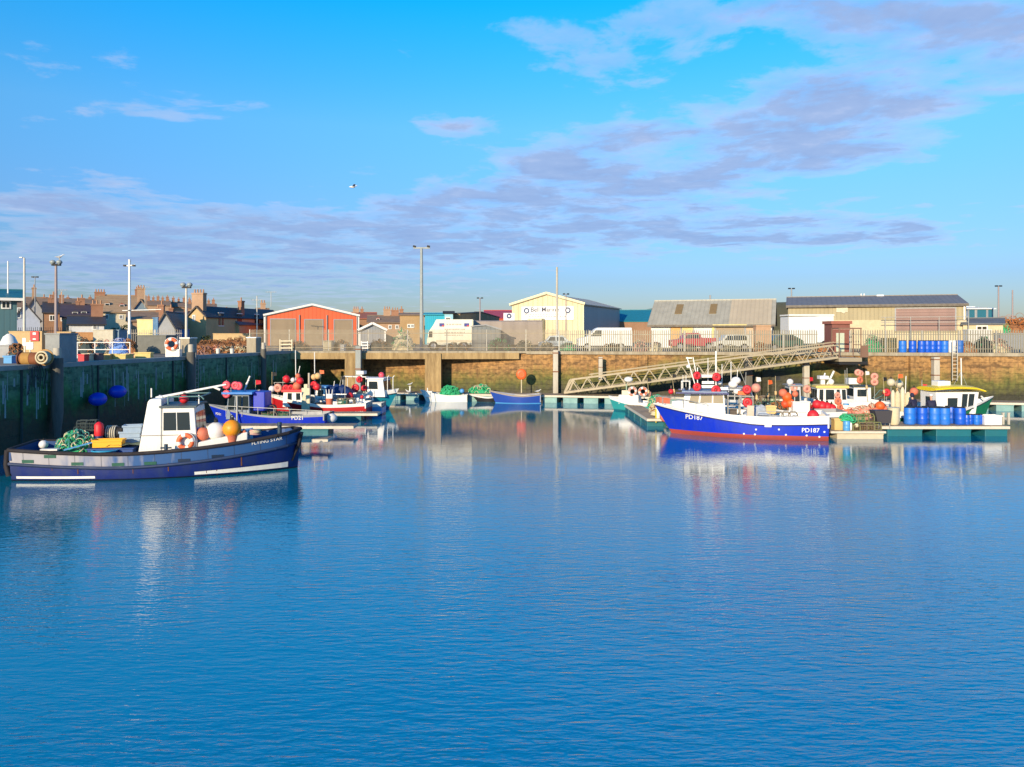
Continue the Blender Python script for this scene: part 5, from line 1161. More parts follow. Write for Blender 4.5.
for (px, z, Y) in ((843,.42,42.1),(852,.42,41.3),(858,.42,42.0),(857,.83,41.6),(866,.42,41.4),(873,.42,41.6),(850,.83,42.0),(866,.83,42.0)):
    creel((PX(px,Y),Y,z), labs[k], random.uniform(-.3,.3), net=GREENNET if k % 3 == 0 else M('brown_net',(.25,.17,.08),.9), fr=fr_g if k % 2 else M('creel_brown',(0,0,0)), group='creels on the low pontoon'); k += 1
crate((PX(837.5,41.5),41.5,.42), .5,.45,.6, M('tan_plastic',(0,0,0)), 'tan box at the left end of the creel pontoon', name='fish_box')
barrel((PX(846.5,41.1),41.1,.42), 'short blue keg on the creel pontoon', SKYBLUE, .2, .5)
heap((PX(847.5,41.25),41.25,.93), .75,.5,.26,[M('bright_green_net',(0,0,0)),GREENNET],'bright green netting draped on the blue keg', n=25, seed=51)
t = thing('fender', 'small white fender beside the blue keg', 'fender', (PX(850.5,41.1),41.1,.42)); mb = MB(); mb.lathe([(.04,0),(.08,.05),(.08,.4),(.03,.46)], n=10); mb.build('body', WHITE, t)
float_buoy((PX(856.5,41.15),41.15,.68), .12, CREAM, 'small cream float on the edge of the creel pontoon')
# orange pile between boats and tub
for i,(px,py,r_,m_,lb) in enumerate(((880,406,.28,ORANGE,'orange float on top of the heap behind the dark tank'),(885,410,.24,SALMON,'salmon float right side of the heap behind the dark tank'),(875.5,411,.22,SALMON,'salmon float left side of the heap behind the dark tank'),(883,415,.2,RED,'red float at the foot of the heap behind the dark tank'))):
    float_buoy(P(px,py,45.2), r_, m_, lb)
heap((PX(872,45.6),45.6,.5), 3.0,1.0,.9,[PINK,SALMON,CREAM],'pink and cream ropes heaped along the boats behind the creel pontoon', n=90, seed=61, name='rope_heap', cat='ropes')
pontoon((PX(846,46), 45.0, 0), (PX(890,46), 45.0, 0), 1.4, .5, 'small walkway pontoon carrying the pink rope heap', 1.6, .6, TEAL)

# ---- more packed craft and marker poles
eb = Boat('fishing_boat', 'small white boat with grey cabin hidden behind the blue and white boat', 'fishing boat', (PX(735,50.5), 50.5), R(172), 5.6, 2.2, .9, .85, 1.3, rake=.6, transom=.9, bul=.3, band=.3, boot=.1, mats=[NAVY, GREENP, WHITE, GREY, GREY])
q = lambda px, py, y=.4: eb.at(px, py, y)
wheelhouse(eb.root, q(742,402).x, q(726,402).x, q(741,388).x, q(728,388).x, -.6,.6,.6,q(735,388).z, M('grey_white',(0,0,0)), side_w=[(.1,.45,.5,.88),(.55,.9,.5,.88)], front_w=[(.1,.9,.5,.9)], roof=GREY)
mast(731,388,731,362,0,.03,WHITE,bt=eb); mast(745,402,746,372,0,.02,STEEL,bt=eb)
fb = Boat('fishing_boat', 'small green and white open boat behind the two people', 'fishing boat', (PX(912,51.0), 51.0), R(176), 5.4, 2.1, .9, .85, 1.25, rake=.6, transom=.9, bul=.3, band=.3, boot=.1, mats=[NAVY, GREENP, WHITE, GREY, GREY])
mast(905,402,906,376,0,.03,WHITE,bt=fb); mast(921,402,922,380,0,.02,STEEL,bt=fb)
hb = Boat('fishing_boat', 'small pale blue open boat moored between the red boat and the teal hulled boat', 'fishing boat', (PX(352,54.0), 53.6), R(178), 4.6, 1.8, .8, .7, 1.05, rake=.5, transom=.9, bul=.3, band=.2, boot=.1, mats=[NAVY, SKYBLUE, WHITE, GREY, GREY])
mast(345,398,345,380,0,.025,STEEL,bt=hb)
FLAGS = {'orange': ORANGE, 'black': DARK, 'red': RED, 'white': WHITE}
for i,(px,py1,Y,z0,col,where) in enumerate(((676,374,53,.5,'black','on the narrow finger pontoon behind the blue bow'),(768,380,46.8,.95,'orange','on the grey working boat, left one'),(776,376,46.9,.95,'black','on the grey working boat, beside an orange flagged one'),(811,377,49.6,.9,'red','at the bow of the yellow roofed boat'),
    (868,371,52.0,.9,'white','over the square white wheelhouse'),(896,374,51.0,.8,'orange','behind the standing cream fenders'),(885,377,51.2,.8,'black','left of the two cream balls on poles'),(925,384,51.0,.8,'red','right behind the hooded person'),(272,372,51.6,.9,'black','at the bow of the dark red boat'),
    (322,370,52.2,.8,'orange','aft on the dark red boat'),(340,376,55.6,.9,'black','on the boat with the navy cover'),(255,380,46.5,.8,'red','over the stern half of the blue fishing boat'),(650,378,54.5,.5,'black','beside the two lifebuoys of the workboat'),(757,377,43.0,.9,'white','aft of the gantry of the blue and white boat'))):
    x = PX(px,Y); t = thing('marker_pole', 'thin marker pole with '+col+' flag '+where, 'marker pole', (x,Y,z0), random.random()*.6-.3); h_ = PZ(py1,Y)-z0; lean = random.uniform(-.12,.12)
    mb = MB(); mb.tube((0,0,0),(lean*h_,0,h_),.018,5); mb.build('pole', M('cane',(.45,.36,.2),.7), t)
    mb = MB(); mb.tube((lean*h_*.45,0,h_*.45),(lean*h_*.55,0,h_*.55),.07,8); mb.build('pole_float', M('tan_float',(0,0,0)), t)
    mb = MB(); mb.plate([Vector((lean*h_,0,h_-.28)),Vector((lean*h_+.3,.03,h_-.24)),Vector((lean*h_+.28,.05,h_-.03)),Vector((lean*h_,0,h_))],.01); mb.build('flag', FLAGS[col], t)
for i,(x0,y0_,x1,y1_,Y,z,lb) in enumerate(((760,47.9,0,0,47.9,.95,'creel on the grey working boat, nearest its bow'),(768,47.9,0,0,47.9,.95,'creel on the grey working boat, second from its bow'),(776,48.0,0,0,48.,.95,'creel on the grey working boat, third from its bow'),(764,47.8,0,0,47.8,1.33,'upper creel on the grey working boat, nearest its bow'),(772,47.8,0,0,47.8,1.33,'upper creel on the grey working boat, nearer the cabin'),
    (752,50.4,0,0,50.4,.95,'creel on the deck of the hidden white boat, left one'),(760,50.6,0,0,50.6,.95,'creel on the deck of the hidden white boat, right one'),(309,52.3,0,0,52.3,.9,'creel amidships on the dark red boat'),(343,51.8,0,0,51.8,.85,'creel near the stern of the dark red boat, left one'),(351,51.8,0,0,51.8,.85,'creel near the stern of the dark red boat, right one'),
    (268,46.4,0,0,46.4,.5,'creel in the blue fishing boat, left one'),(276,46.5,0,0,46.5,.5,'creel in the blue fishing boat, middle one'),(284,46.4,0,0,46.4,.5,'creel in the blue fishing boat, right one'),(272,46.5,0,0,46.5,.88,'creel topmost in the blue fishing boat'))):
    creel((PX(x0,Y),Y,z), lb, random.uniform(-.3,.3)+1.57*(i%2), net=M('brown_net',(0,0,0)) if i%2 else GREENNET, fr=M('creel_brown',(0,0,0)), group='creels on the packed small boats')
# ------------------------------------------------------------------ people
def skinned(name, verts, edges, radii, mat, parent, sub=1):
    me = bpy.data.meshes.new(name); me.from_pydata(verts, edges, []); me.materials.append(mat)
    o = bpy.data.objects.new(name, me); COL.objects.link(o); o.parent = parent
    me.skin_vertices or me.attributes
    sk = o.modifiers.new('skin', 'SKIN'); sk.use_smooth_shade = True
    lay = me.skin_vertices[0].data if me.skin_vertices else None
    if lay is None:
        bm = None
    for v, r_ in zip(lay, radii): v.radius = r_ if isinstance(r_, tuple) else (r_, r_)
    lay[0].use_root = True
    s_ = o.modifiers.new('subd', 'SUBSURF'); s_.levels = sub; s_.render_levels = sub
    return o
def person(loc, rz, label, coat, hat, hood=False, bend=.12, arm=.5, legs=NAVY):
    t = thing('person', label, 'person', loc, rz)
    # local: faces -y; joints of a standing adult leaning forward a little
    hp = Vector((0,0,.92)); ch = hp+Vector((0,-math.sin(bend)*.38,math.cos(bend)*.38)); nk = ch+Vector((0,-.03,.2)); hd = nk+Vector((0,-.05,.19))
    V, E, Rr = [hp, ch, nk, hd], [(0,1),(1,2),(2,3)], [(.14,.11),(.15,.11),.055,(.078,.095)]
    V.append(hd+Vector((0,0,.08))); E.append((3,4)); Rr.append((.06,.075))
    J = {}
    for s_ in (-1, 1):
        b0 = len(V); sh = ch+Vector((s_*.19,0,.13)); el = sh+Vector((s_*.05,-.07*arm,-.27)); wr = el+Vector((-s_*.03,-.24*arm,-.2+.1*arm)); hn = wr+Vector((-s_*.01,-.07*arm,-.06)); J[s_] = (sh, el, wr, hn)
        V += [sh, el, wr, hn]; E += [(1,b0),(b0,b0+1),(b0+1,b0+2),(b0+2,b0+3)]; Rr += [.06,.045,.03,(.04,.022)]
        b1 = len(V); V += [hp+Vector((s_*.1,0,-.06)), Vector((s_*.11,-.03,.5)), Vector((s_*.11,.02,.08)), Vector((s_*.12,-.14,.04))]; E += [(0,b1),(b1,b1+1),(b1+1,b1+2),(b1+2,b1+3)]; Rr += [.09,.06,.045,.04]
    skinned('body', V, E, Rr, SKIN, t)
    mb = MB()
    for s_ in (-1, 1):
        hn = J[s_][3]
        for k in range(4):
            a = hn+Vector(((k-1.5)*.02,-.02,-.02)); m_ = a+Vector((0,-.03,-.025)); L = (.024,.03,.028,.02)[k]; mb.tube(a,m_,.009,6); mb.tube(m_, m_+Vector((0,-.01,-L)),.008,6,.006)
        a = hn+Vector((-s_*.035,-.005,.0)); mb.tube(a,a+Vector((-s_*.02,-.035,-.01)),.011,6,.009)
    mb.build('fingers', SKIN, t)
    mb = MB(); mb.sphere(hd+Vector((0,-.1,.015)), .017, 6, 5, (1,1.3,1.5)); [mb.sphere(hd+Vector((s_*.082,0,.02)), .025, 6, 5, (.5,1,1.4)) for s_ in (-1,1)]; mb.build('nose_and_ears', SKIN, t)
    mb = MB(); [mb.sphere(hd+Vector((s_*.032,-.086,.045)), .012, 6, 5) for s_ in (-1,1)]; mb.box(-.025,.025,hd.y-.098,hd.y-.085,hd.z-.045,hd.z-.038); mb.build('eyes_and_mouth', DARK, t)
    cv, ce, cr = [hp+Vector((0,0,-.08)), hp+Vector((0,0,.1)), ch, ch+Vector((0,-.02,.16))], [(0,1),(1,2),(2,3)], [(.19,.14),(.18,.14),(.2,.15),(.1,.09)]
    for s_ in (-1,1):
        sh, el, wr, hn = J[s_]; b0 = len(cv); cv += [sh, el, wr]; ce += [(2,b0),(b0,b0+1),(b0+1,b0+2)]; cr += [.09,.068,.052]
    skinned('jacket', cv, ce, cr, coat, t)
    tv, te, tr = [hp], [], [(.16,.13)]
    for s_ in (-1,1):
        b1 = len(tv); tv += [hp+Vector((s_*.1,0,-.08)), Vector((s_*.11,-.03,.5)), Vector((s_*.11,.02,.1))]; te += [(0,b1),(b1,b1+1),(b1+1,b1+2)]; tr += [.11,.08,.07]
    skinned('trousers', tv, te, tr, legs, t)
    mb = MB(); [mb.cbox((s_*.12,-.06,.045),(.1,.27,.09)) for s_ in (-1,1)]; mb.build('boots', DARK, t, .02)
    mb = MB()
    if hood: mb.sphere(hd+Vector((0,.025,.03)), .125, 12, 8, (.95,1,1.15)); mb.build('hood', coat, t)
    else: mb.sphere(hd+Vector((0,.01,.085)), .105, 12, 8, (1,1.1,.75)); mb.torus(hd+Vector((0,.005,.07)), .098, .018, (0,0,1), 16, 5); mb.build('hat', hat, t)
    return t
NJ = M('navy_jacket', (.012,.014,.05), .8, .3, 4)
person((PX(914.5,44.9),44.9,.28), R(200), 'person in a dark hooded jacket standing behind the blue barrels, left one', NJ, NJ, True, .3, .9)
person((PX(931.5,44.9),44.9,.22), R(160), 'person in a dark jacket and white hat standing behind the blue barrels', NJ, WHITE, False, .25, .9)

# ------------------------------------------------------------------ gulls
GULLW = M('gull_white', (.75,.75,.74), .7, .1); GULLG = M('gull_grey', (.32,.34,.37), .7, .15)
def gull(loc, rz, label, flying=False, sc=1.):
    t = thing('gull', label, 'gull', loc, rz); t.scale = (sc,)*3
    prof = [(-.24,.012,.0),(-.17,.035,.0),(-.08,.068,.0),(.02,.078,.005),(.1,.062,.02),(.15,.04,.05),(.18,.036,.08),(.215,.034,.1),(.25,.02,.095),(.26,.006,.092)]
    dz_ = 0 if flying else .16; k = 0 if flying else .35
    mb = MB(); mb.rings([[Vector((x, math.cos(a)*r_, dz_+z+k*max(0,x)*.6+math.sin(a)*r_)) for a in [2*math.pi*i/12 for i in range(12)]] for x,r_,z in prof]); mb.build('body', GULLW, t)
    zb = dz_+.092+k*.26*.6; mb = MB(); mb.tube((.25,0,zb),(.31,0,zb-.012),.012,6,.004); mb.build('beak', YELLOW, t)
    for s_ in (-1,1):
        mb = MB()
        if flying:
            pl = [(.09,.05,.03),(.12,.3,.1),(.05,.62,.07),(-.06,.68,.06),(-.03,.32,.09),(-.07,.06,.03)]
        else: pl = [(.1,.06,dz_+.05),(.02,.085,dz_+.06),(-.12,.07,dz_+.04),(-.3,.02,dz_+.01),(-.12,.075,dz_-.02),(.04,.085,dz_-.01)]
        vs = [(x,s_*y,z) for x,y,z in pl]+[(x,s_*y,z-.012) for x,y,z in pl]; n = 6
        mb.add(vs, [tuple(range(n)), tuple(range(2*n-1,n-1,-1))]+[(i,(i+1)%n,n+(i+1)%n,n+i) for i in range(n)]); mb.build('wing', GULLG, t)
        if not flying:
            mb = MB(); mb.tube((.0,s_*.03,0),(.0,s_*.03,.12),.007,5); mb.cbox((.02,s_*.03,.004),(.05,.03,.008)); mb.build('leg', YELLOW, t)
    return t
gull(P(353,187,48), R(20), 'gull gliding alone in the blue sky left of centre', True)
gull(P(538,391.5,63.6)+Vector((0,0,-.14)), R(10), 'gull standing on the long pontoon right of the lifebuoy post')
gull(P(408,393.5,65.0)+Vector((0,0,-.0)), R(150), 'gull standing on the long pontoon near the teal cabin boat', sc=1.)
gull(P(410,386,65.0)+Vector((0,0,-.0)), R(20), 'gull perched on a short white post at the end of the long pontoon', sc=.9)
t = thing('post', 'short white post with a gull on top at the end of the long pontoon', 'post', (PX(410,65),65.0,.62)); mb = MB(); mb.tube((0,0,0),(0,0,PZ(386,65)-.64),.07,8); mb.build('shaft', WHITE, t); mb = MB(); mb.box(-.1,.1,-.1,.1,PZ(386,65)-.65,PZ(386,65)-.62); mb.build('cap', WHITE, t)

# ------------------------------------------------------------------ buildings
ROOFS = {}
SLATE = ribbed('dark_slate', (.06,.055,.055), .35, True, .3, .4, .6)
BRSLATE = ribbed('brown_slate', (.3,.2,.13), .35, True, .3, .5, .8)
GRSLATE = ribbed('grey_slate', (.16,.17,.18), .4, True, .25, .4, .7)
def wmat(n, c): return M(n, c, .85, .35, .7, bump=.2)
W_STONE = wmat('pink_granite', (.42,.27,.17)); W_CREAM = wmat('cream_render', (.62,.54,.38)); W_OCHRE = wmat('ochre_render', (.55,.38,.19)); W_BROWN = wmat('brown_stone', (.3,.17,.1)); W_WHITE = wmat('white_render', (.68,.68,.66)); W_GREY = wmat('grey_render', (.36,.37,.38))
BRICKY = M('chimney_brick', (.34,.17,.1), .85, .4, 2); POT = M('chimney_pot', (.45,.24,.13), .8, .3)
def building(name, label, cat, px0, px1, ye, yr, Y, depth, wall, roof, rz=None, axis='x', chim=(), wins=(), dorm=(), doors=(), ov=.25, base=0, trim=None, pitch_y=None, group=None, sidewins=()):
    """front face spans px0..px1 at distance Y. ye/yr: eaves and ridge rows. axis x: ridge runs across the view; y: gable towards the view"""
    Cx = PX((px0+px1)/2, Y)
    if rz is None: rz = math.atan2(-Cx, Y)
    def tpos(px): u_ = (px-CX)/F; return (u_*Y-Cx)/(math.cos(rz)-u_*math.sin(rz))
    t0_, t1_ = tpos(px0), tpos(px1); tm_ = (t0_+t1_)/2; XL = lambda px: tpos(px)-tm_
    w_ = t1_-t0_; he = PZ(ye, Y)-QZ; hr = PZ(yr, Y+(depth/2 if axis == 'x' else 0))-QZ-.2; he -= .14
    t = thing(name, label, cat, (Cx+tm_*math.cos(rz), Y+tm_*math.sin(rz), QZ), rz); hw = w_/2; t['xl'] = 0; del t['xl']; building.XL = XL; th = .14
    mb = MB()
    if axis == 'x':
        mb.add([(-hw,0,base-.5),(hw,0,base-.5),(hw,depth,base-.5),(-hw,depth,base-.5),(-hw,0,he),(hw,0,he),(hw,depth,he),(-hw,depth,he),(-hw,depth/2,hr),(hw,depth/2,hr)],
           [(0,1,5,4),(1,2,6,9,5),(2,3,7,6),(3,0,4,8,7),(3,2,1,0)])
    else:
        mb.add([(-hw,0,base-.5),(hw,0,base-.5),(hw,depth,base-.5),(-hw,depth,base-.5),(-hw,0,he),(hw,0,he),(hw,depth,he),(-hw,depth,he),(0,0,hr),(0,depth,hr)],
           [(0,1,5,8,4),(1,2,6,5),(2,3,7,9,6),(3,0,4,7),(3,2,1,0)])
    wl = mb.build('wall', wall, t)
    mb = MB()
    def slab(a, b_, c, d):
        q = [Vector(p) for p in (a,b_,c,d)]; mb.plate(q, th, 0, .004)
    if axis == 'x':
        k = (hr-he)/(depth/2); e = ov
        slab((-hw-e,-e,he-e*k),(hw+e,-e,he-e*k),(hw+e,depth/2,hr),(-hw-e,depth/2,hr)); slab((hw+e,depth+e,he-e*k),(-hw-e,depth+e,he-e*k),(-hw-e,depth/2,hr),(hw+e,depth/2,hr))
        mb.beam((-hw-e,depth/2,hr+th),(hw+e,depth/2,hr+th),.3,.12)
    else:
        k = (hr-he)/hw; e = ov
        slab((0,-e,hr),(-hw-e,-e,he-e*k),(-hw-e,depth+e,he-e*k),(0,depth+e,hr)); slab((hw+e,-e,he-e*k),(0,-e,hr),(0,depth+e,hr),(hw+e,depth+e,he-e*k))
    rf = mb.build('roof', roof, t)
    if trim:
        mb = MB()
        if axis == 'y':
            for s_ in (-1,1): mb.beam((s_*(hw+ov),-ov-.05,he-ov*k+th*.5),(0,-ov-.05,hr+th*.6),.08,.24)
            for s_ in (-1,1): mb.box(s_*hw-.09,s_*hw+.09,-.06,.02,0,he-.1)
        else: mb.box(-hw-ov,hw+ov,-ov-.12,-ov-.01,he-ov*k-.12,he-ov*k+.1)
        mb.build('roof_edge', trim, rf)
    for c in chim:
        cx, ch, cw = c[:3]; cw = max(.5, cw*.45); x = XL(cx)*((Y+depth/2)/Y if axis == 'x' else 1); top = PZ(ch, Y+depth/2)-QZ; cy = c[3] if len(c) > 3 else depth/2
        zb_ = hr-.8 if axis == 'x' else he; mb = MB(); mb.box(x-cw/2,x+cw/2,cy-.35,cy+.35,zb_,top); mb.box(x-cw/2-.06,x+cw/2+.06,cy-.41,cy+.41,top-.18,top-.04); n = max(1,int(cw/.32))
        cm = mb.build('chimney', BRICKY if c[-1] != 's' else W_STONE, rf)
        for i in range(n):
            m2 = MB(); m2.lathe([(.1,0),(.08,.38),(.1,.42),(.07,.42)], (x-cw/2+cw*(i+.5)/n,cy,top), 8); o = m2.build('chimney_pot', POT, rf)
    for (wx,wy,ww_,wh_) in wins:
        x = XL(wx); z = PZ(wy,Y)-QZ; a, b_ = ww_/F*Y/2, wh_/F*Y/2; mb = MB()
        mb.box(x-a,x+a,-.03,.05,z-b_,z+b_,1); e = .1
        mb.box(x-a-e,x-a,-.07,.02,z-b_-e,z+b_+e); mb.box(x+a,x+a+e,-.07,.02,z-b_-e,z+b_+e); mb.box(x-a,x+a,-.07,.02,z+b_,z+b_+e); mb.box(x-a,x+a,-.1,.02,z-b_-e,z-b_); mb.box(x-.03,x+.03,-.05,-.031,z-b_,z+b_)
        mb.build('window', [WHITE, GLASS], wl)
    for (sy,wy,ww_,wh_) in sidewins:           # windows on the right side wall
        z = PZ(wy,Y)-QZ; mb = MB(); mb.box(hw-.02,hw+.03,sy-ww_/2,sy+ww_/2,z-wh_/2,z+wh_/2,1); mb.box(hw,hw+.06,sy-ww_/2-.1,sy+ww_/2+.1,z-wh_/2-.1,z-wh_/2); mb.box(hw,hw+.05,sy-ww_/2-.1,sy+ww_/2+.1,z+wh_/2,z+wh_/2+.1); mb.build('window', [WHITE, GLASS], wl)
    for (dx,dy,dw,dh,fm) in dorm:
        x = XL(dx); z = PZ(dy,Y)-QZ; y0 = depth/2*max(0,(z-he))/(hr-he)-.35; a = dw/F*Y/2; b_ = dh/F*Y/2; mb = MB()
        mb.add([(x-a,y0,z-b_),(x+a,y0,z-b_),(x+a,y0,z+b_),(x,y0,z+b_*1.7),(x-a,y0,z+b_),(x-a,y0+1.9,z-b_),(x+a,y0+1.9,z-b_),(x+a,y0+1.9,z+b_),(x,y0+1.9,z+b_*1.7),(x-a,y0+1.9,z+b_)], [(0,1,2,3,4),(9,8,7,6,5),(0,5,6,1),(1,6,7,2),(2,7,8,3),(3,8,9,4),(4,9,5,0)])
        d_ = mb.build('dormer', fm, rf); mb = MB(); mb.box(x-a*.7,x+a*.7,y0-.03,y0+.0,z-b_*.7,z+b_*.7,1); mb.box(x-a*.85,x-a*.7,y0-.05,y0-.002,z-b_*.85,z+b_*.85); mb.box(x+a*.7,x+a*.85,y0-.05,y0-.002,z-b_*.85,z+b_*.85); mb.box(x-a*.7,x+a*.7,y0-.05,y0-.002,z+b_*.7,z+b_*.85); mb.box(x-a*.7,x+a*.7,y0-.05,y0-.002,z-b_*.85,z-b_*.7); mb.build('dormer_window', [WHITE, GLASS], rf)
    for (dx0,dx1,dy0,dy1,m_) in doors:
        x0, x1 = XL(dx0), XL(dx1); z1 = PZ(dy0,Y)-QZ; z0 = max(0, PZ(dy1,Y)-QZ); mb = MB(); mb.box(x0,x1,-.025,.02,z0,z1); mb.box(x0-.12,x0,-.05,.02,z0,z1+.12,1); mb.box(x1,x1+.12,-.05,.02,z0,z1+.12,1); mb.box(x0,x1,-.05,.02,z1,z1+.12,1)
        mb.build('door', [m_, GREY], wl)
    return t
# --- the town on the left
TEALC = ribbed('teal_cladding', (.08,.17,.19), .4, False, .3, .25)
b = building('office_building', 'teal clad office with a pale roof edge at the far left', 'office building', -34, 17, 296, 289, 62, 7, TEALC, M('teal_roof',(.02,.16,.2),.5), axis='x', wins=[(6,304.5,6,6),(-14,304.5,6,6)], trim=WHITE, ov=.5)
building('store_building', 'low pale blue grey store right of the teal office', 'store', 12, 40, 317, 301, 84, 9, M('pale_blue_render',(.42,.46,.55),.7), SLATE, axis='y', wins=[(19,313,2,9)])
building('house', 'stone house with a steep gable, chimney and flared roof behind the pale blue store', 'house', 15, 47, 309, 297, 112, 10, W_STONE, BRSLATE, axis='x', chim=[(19.5,295,1.3),(44,297,1.)])
building('house', 'dark slate gable with tall pale chimney behind the second lamp mast', 'house', 26, 43, 308, 295, 106, 8, W_GREY, SLATE, axis='y', chim=[(34,289,.9,0.5,'s')])
building('house', 'narrow brick house with two tall chimneys and white framed windows', 'house', 44, 70, 312, 302, 100, 9, W_BROWN, SLATE, axis='x', chim=[(50,298,.9),(53.5,295,1.1),(61.5,295,1.2)], wins=[(52.5,318,4,4.5),(63.5,318,3.5,5)], dorm=[(64,311,5,4,W_STONE)])
building('house', 'purple slate roofed house with white dormers left of the white cottage', 'house', 62, 100, 316, 304, 96, 9, W_STONE, ribbed('purple_slate', (.085,.06,.07), .35, True, .3, .35, .6), axis='x', chim=[(78,301,.9),(82,298,1.4)], dorm=[(75,313.5,6,3.5,SLATE),(84,313,6,3.5,SLATE)])
building('house', 'long brown roofed terrace behind the purple slate roof', 'terrace', 40, 112, 303, 298.5, 150, 10, W_BROWN, BRSLATE, axis='x', chim=[(68,297.5,1.),(90,297,1.2),(108,299,1.)])
building('cottage', 'white cottage with a dark slate roof behind the grey block', 'cottage', 69, 104, 323.5, 315.5, 82, 8, W_WHITE, SLATE, axis='x', chim=[(97,304,2.6)], dorm=[], wins=[(95,327,2.5,4)])
building('house', 'large cream house with a tan roof and a red dormer behind the tall white mast', 'house', 97, 146, 311.5, 295, 118, 11, W_CREAM, ribbed('tan_slate', (.42,.28,.16), .35, True, .25, .4, .8), axis='x', chim=[(100,292.5,3.3),(138,289,2.)], wins=[(121,317,2.,3),(129,316,2,3),(107,317,2,4)], dorm=[(122,306,5,4,M('red_dormer',(.3,.08,.05),.7)),(107,305,5,4.5,W_BROWN)])
building('house', 'shade-toned blue grey gable wall with a broad chimney right of the tall white mast', 'house', 130, 151, 311, 297, 104, 9, wmat('shade_blue_render',(.2,.27,.33)), BRSLATE, axis='y', chim=[(141,290,2.2,.4,'s')])  # shade on this gable is put into its blue grey wall colour
building('house', 'low pinkish stone house below the blue grey gable', 'house', 128, 160, 320, 311, 90, 8, W_STONE, BRSLATE, axis='x', wins=[(143,325,2.5,4),(150,325,2.5,4)], chim=[(158,308,.9)])
building('cottage', 'pale grey gabled cottage with a slate roof behind the lifebuoy stand', 'cottage', 156, 175, 325, 309, 86, 9, W_GREY, SLATE, axis='y', rz=R(12), chim=[(161,306,.9,.4)])
building('house', 'brown gabled house with blue slate roof left of the ochre gable', 'house', 168, 192, 322, 311, 96, 8, W_BROWN, ribbed('blue_slate', (.06,.065,.09), .35, True, .3, .35, .55), axis='x', chim=[(171,308,.9),(186,308,.9)])
for i,(x0,x1,yr,Y,lb) in enumerate(((142,170,300.5,175,'distant brown terrace with a crowd of chimneys right of the tan roof'),(166,198,302,180,'distant brown terrace seen behind the third lamp mast'),(188,216,303.5,165,'distant tan roofed terrace behind the ochre gabled house'))):
    building('house', lb, 'terrace', x0, x1, yr+4.5, yr, Y, 11, W_STONE, BRSLATE, axis='x', chim=[(x0+k*(x1-x0)/6+2, yr-3-(k%2), 1.3 if k%2 else .9) for k in range(6)])
building('house', 'ochre gable ended house with slate roof and a massive tan chimney', 'house', 188, 206, 314, 304, 92, 17, W_OCHRE, SLATE, axis='y', rz=R(-13), chim=[(196,296,3.4,.6,'s'),(203,301,.9,8)], wins=[(194,318,2,4.5)], sidewins=[(3,319,1.,1.5),(7,319,1.,1.5),(11,319,1.,1.5)])
building('house', 'tan hipped looking house right of the ochre gabled house', 'house', 221, 239, 322, 314.5, 98, 10, W_OCHRE, GRSLATE, axis='y', rz=R(-10), wins=[(226,327,1.5,4),(232,327,1.5,4)], chim=[(224,311,.9,.6)])
building('house', 'small dark roofed house at the right end of the town row', 'house', 236, 249, 321, 316, 112, 9, W_BROWN, SLATE, axis='x', chim=[(247,314,.9)])
building('house', 'brown gabled house just left of the orange shed', 'house', 257, 268, 316, 308, 112, 9, W_BROWN, BRSLATE, axis='x', chim=[(263,303,1.6,4.5,'s')])
# --- orange shed
ORC = ribbed('orange_cladding', (.72,.12,.035), .5, False, .4, .4, .5, axis=0, dirt=(.5,.12,.06)); SHUT = ribbed('brown_shutter', (.33,.25,.16), .12, True, .3, .3)
sh = building('shed', 'orange clad shed with a white edged gable and three shutters', 'shed', 264.5, 358.5, 314.5, 303.5, 100, 30, ORC, GRSLATE, axis='y', trim=WHITE, ov=.15, doors=[(271,295,319.5,346,SHUT),(305,322.5,320,346,SHUT),(334.5,352,320,346,SHUT)])
mb = MB()
for px in (266,299.5,327,357): x = building.XL(px); mb = MB(); mb.tube((x,-.1,0),(x,-.1,PZ(315,100)-QZ),.07,8); mb.build('down_pipe', GREY, sh)
# --- brown houses behind the pier fence
building('house', 'red brown gabled house right behind the orange shed', 'house', 352, 376, 318, 312, 130, 10, W_BROWN, M('red_tiles',(.35,.12,.07),.7), axis='x', chim=[(356,309,2.2,5,'s'),(362,309,1.2)])
building('shed', 'small grey gabled shed right of the orange shed', 'shed', 360, 385, 328.5, 322, 88, 9, ribbed('grey_cladding',(.26,.28,.31),.3,False,.3), GRSLATE, axis='y', trim=WHITE)
building('house', 'long brown stone house with red chimneys left of the tall lamp mast', 'house', 368, 402, 322, 315, 125, 10, W_STONE, BRSLATE, axis='x', chim=[(387,309,2.6,5,'s'),(395,310,2.8)], wins=[(390,327,2,3),(397,327,2,3)], dorm=[(378,320,4,3.5,M('red_dormer',(0,0,0)))])
building('house', 'blocky brown stone building directly left of the tall lamp mast', 'house', 400, 424, 314.5, 312.5, 112, 10, W_BROWN if False else wmat('tan_stone',(.42,.27,.13)), BRSLATE, axis='x', chim=[(401.5,309,1.2)], wins=[(409,326,2,2.5),(412.5,326,2,2.5)])
TURQ = ribbed('turquoise_cladding', (.01,.36,.5), .3, False, .25, .2)
building('warehouse', 'turquoise clad building behind the white lorry', 'warehouse', 425, 446, 314, 312.5, 108, 16, TURQ, M('turq_roof',(.02,.3,.4),.5), axis='x')
building('kiosk', 'black and white framed cabin beside the turquoise building', 'cabin', 444.5, 453, 312.5, 311, 104, 6, M('pale_blue_panel',(.3,.55,.65),.5), DARK, axis='x', ov=.25, wins=[(448,320,3.5,4.5)])
building('warehouse', 'tan fronted building with a dark slatted side, right of the turquoise one', 'warehouse', 452.5, 460, 313, 311.5, 106, 26, wmat('tan_stone',(0,0,0)), SLATE, axis='x', rz=R(-11), ov=.1)
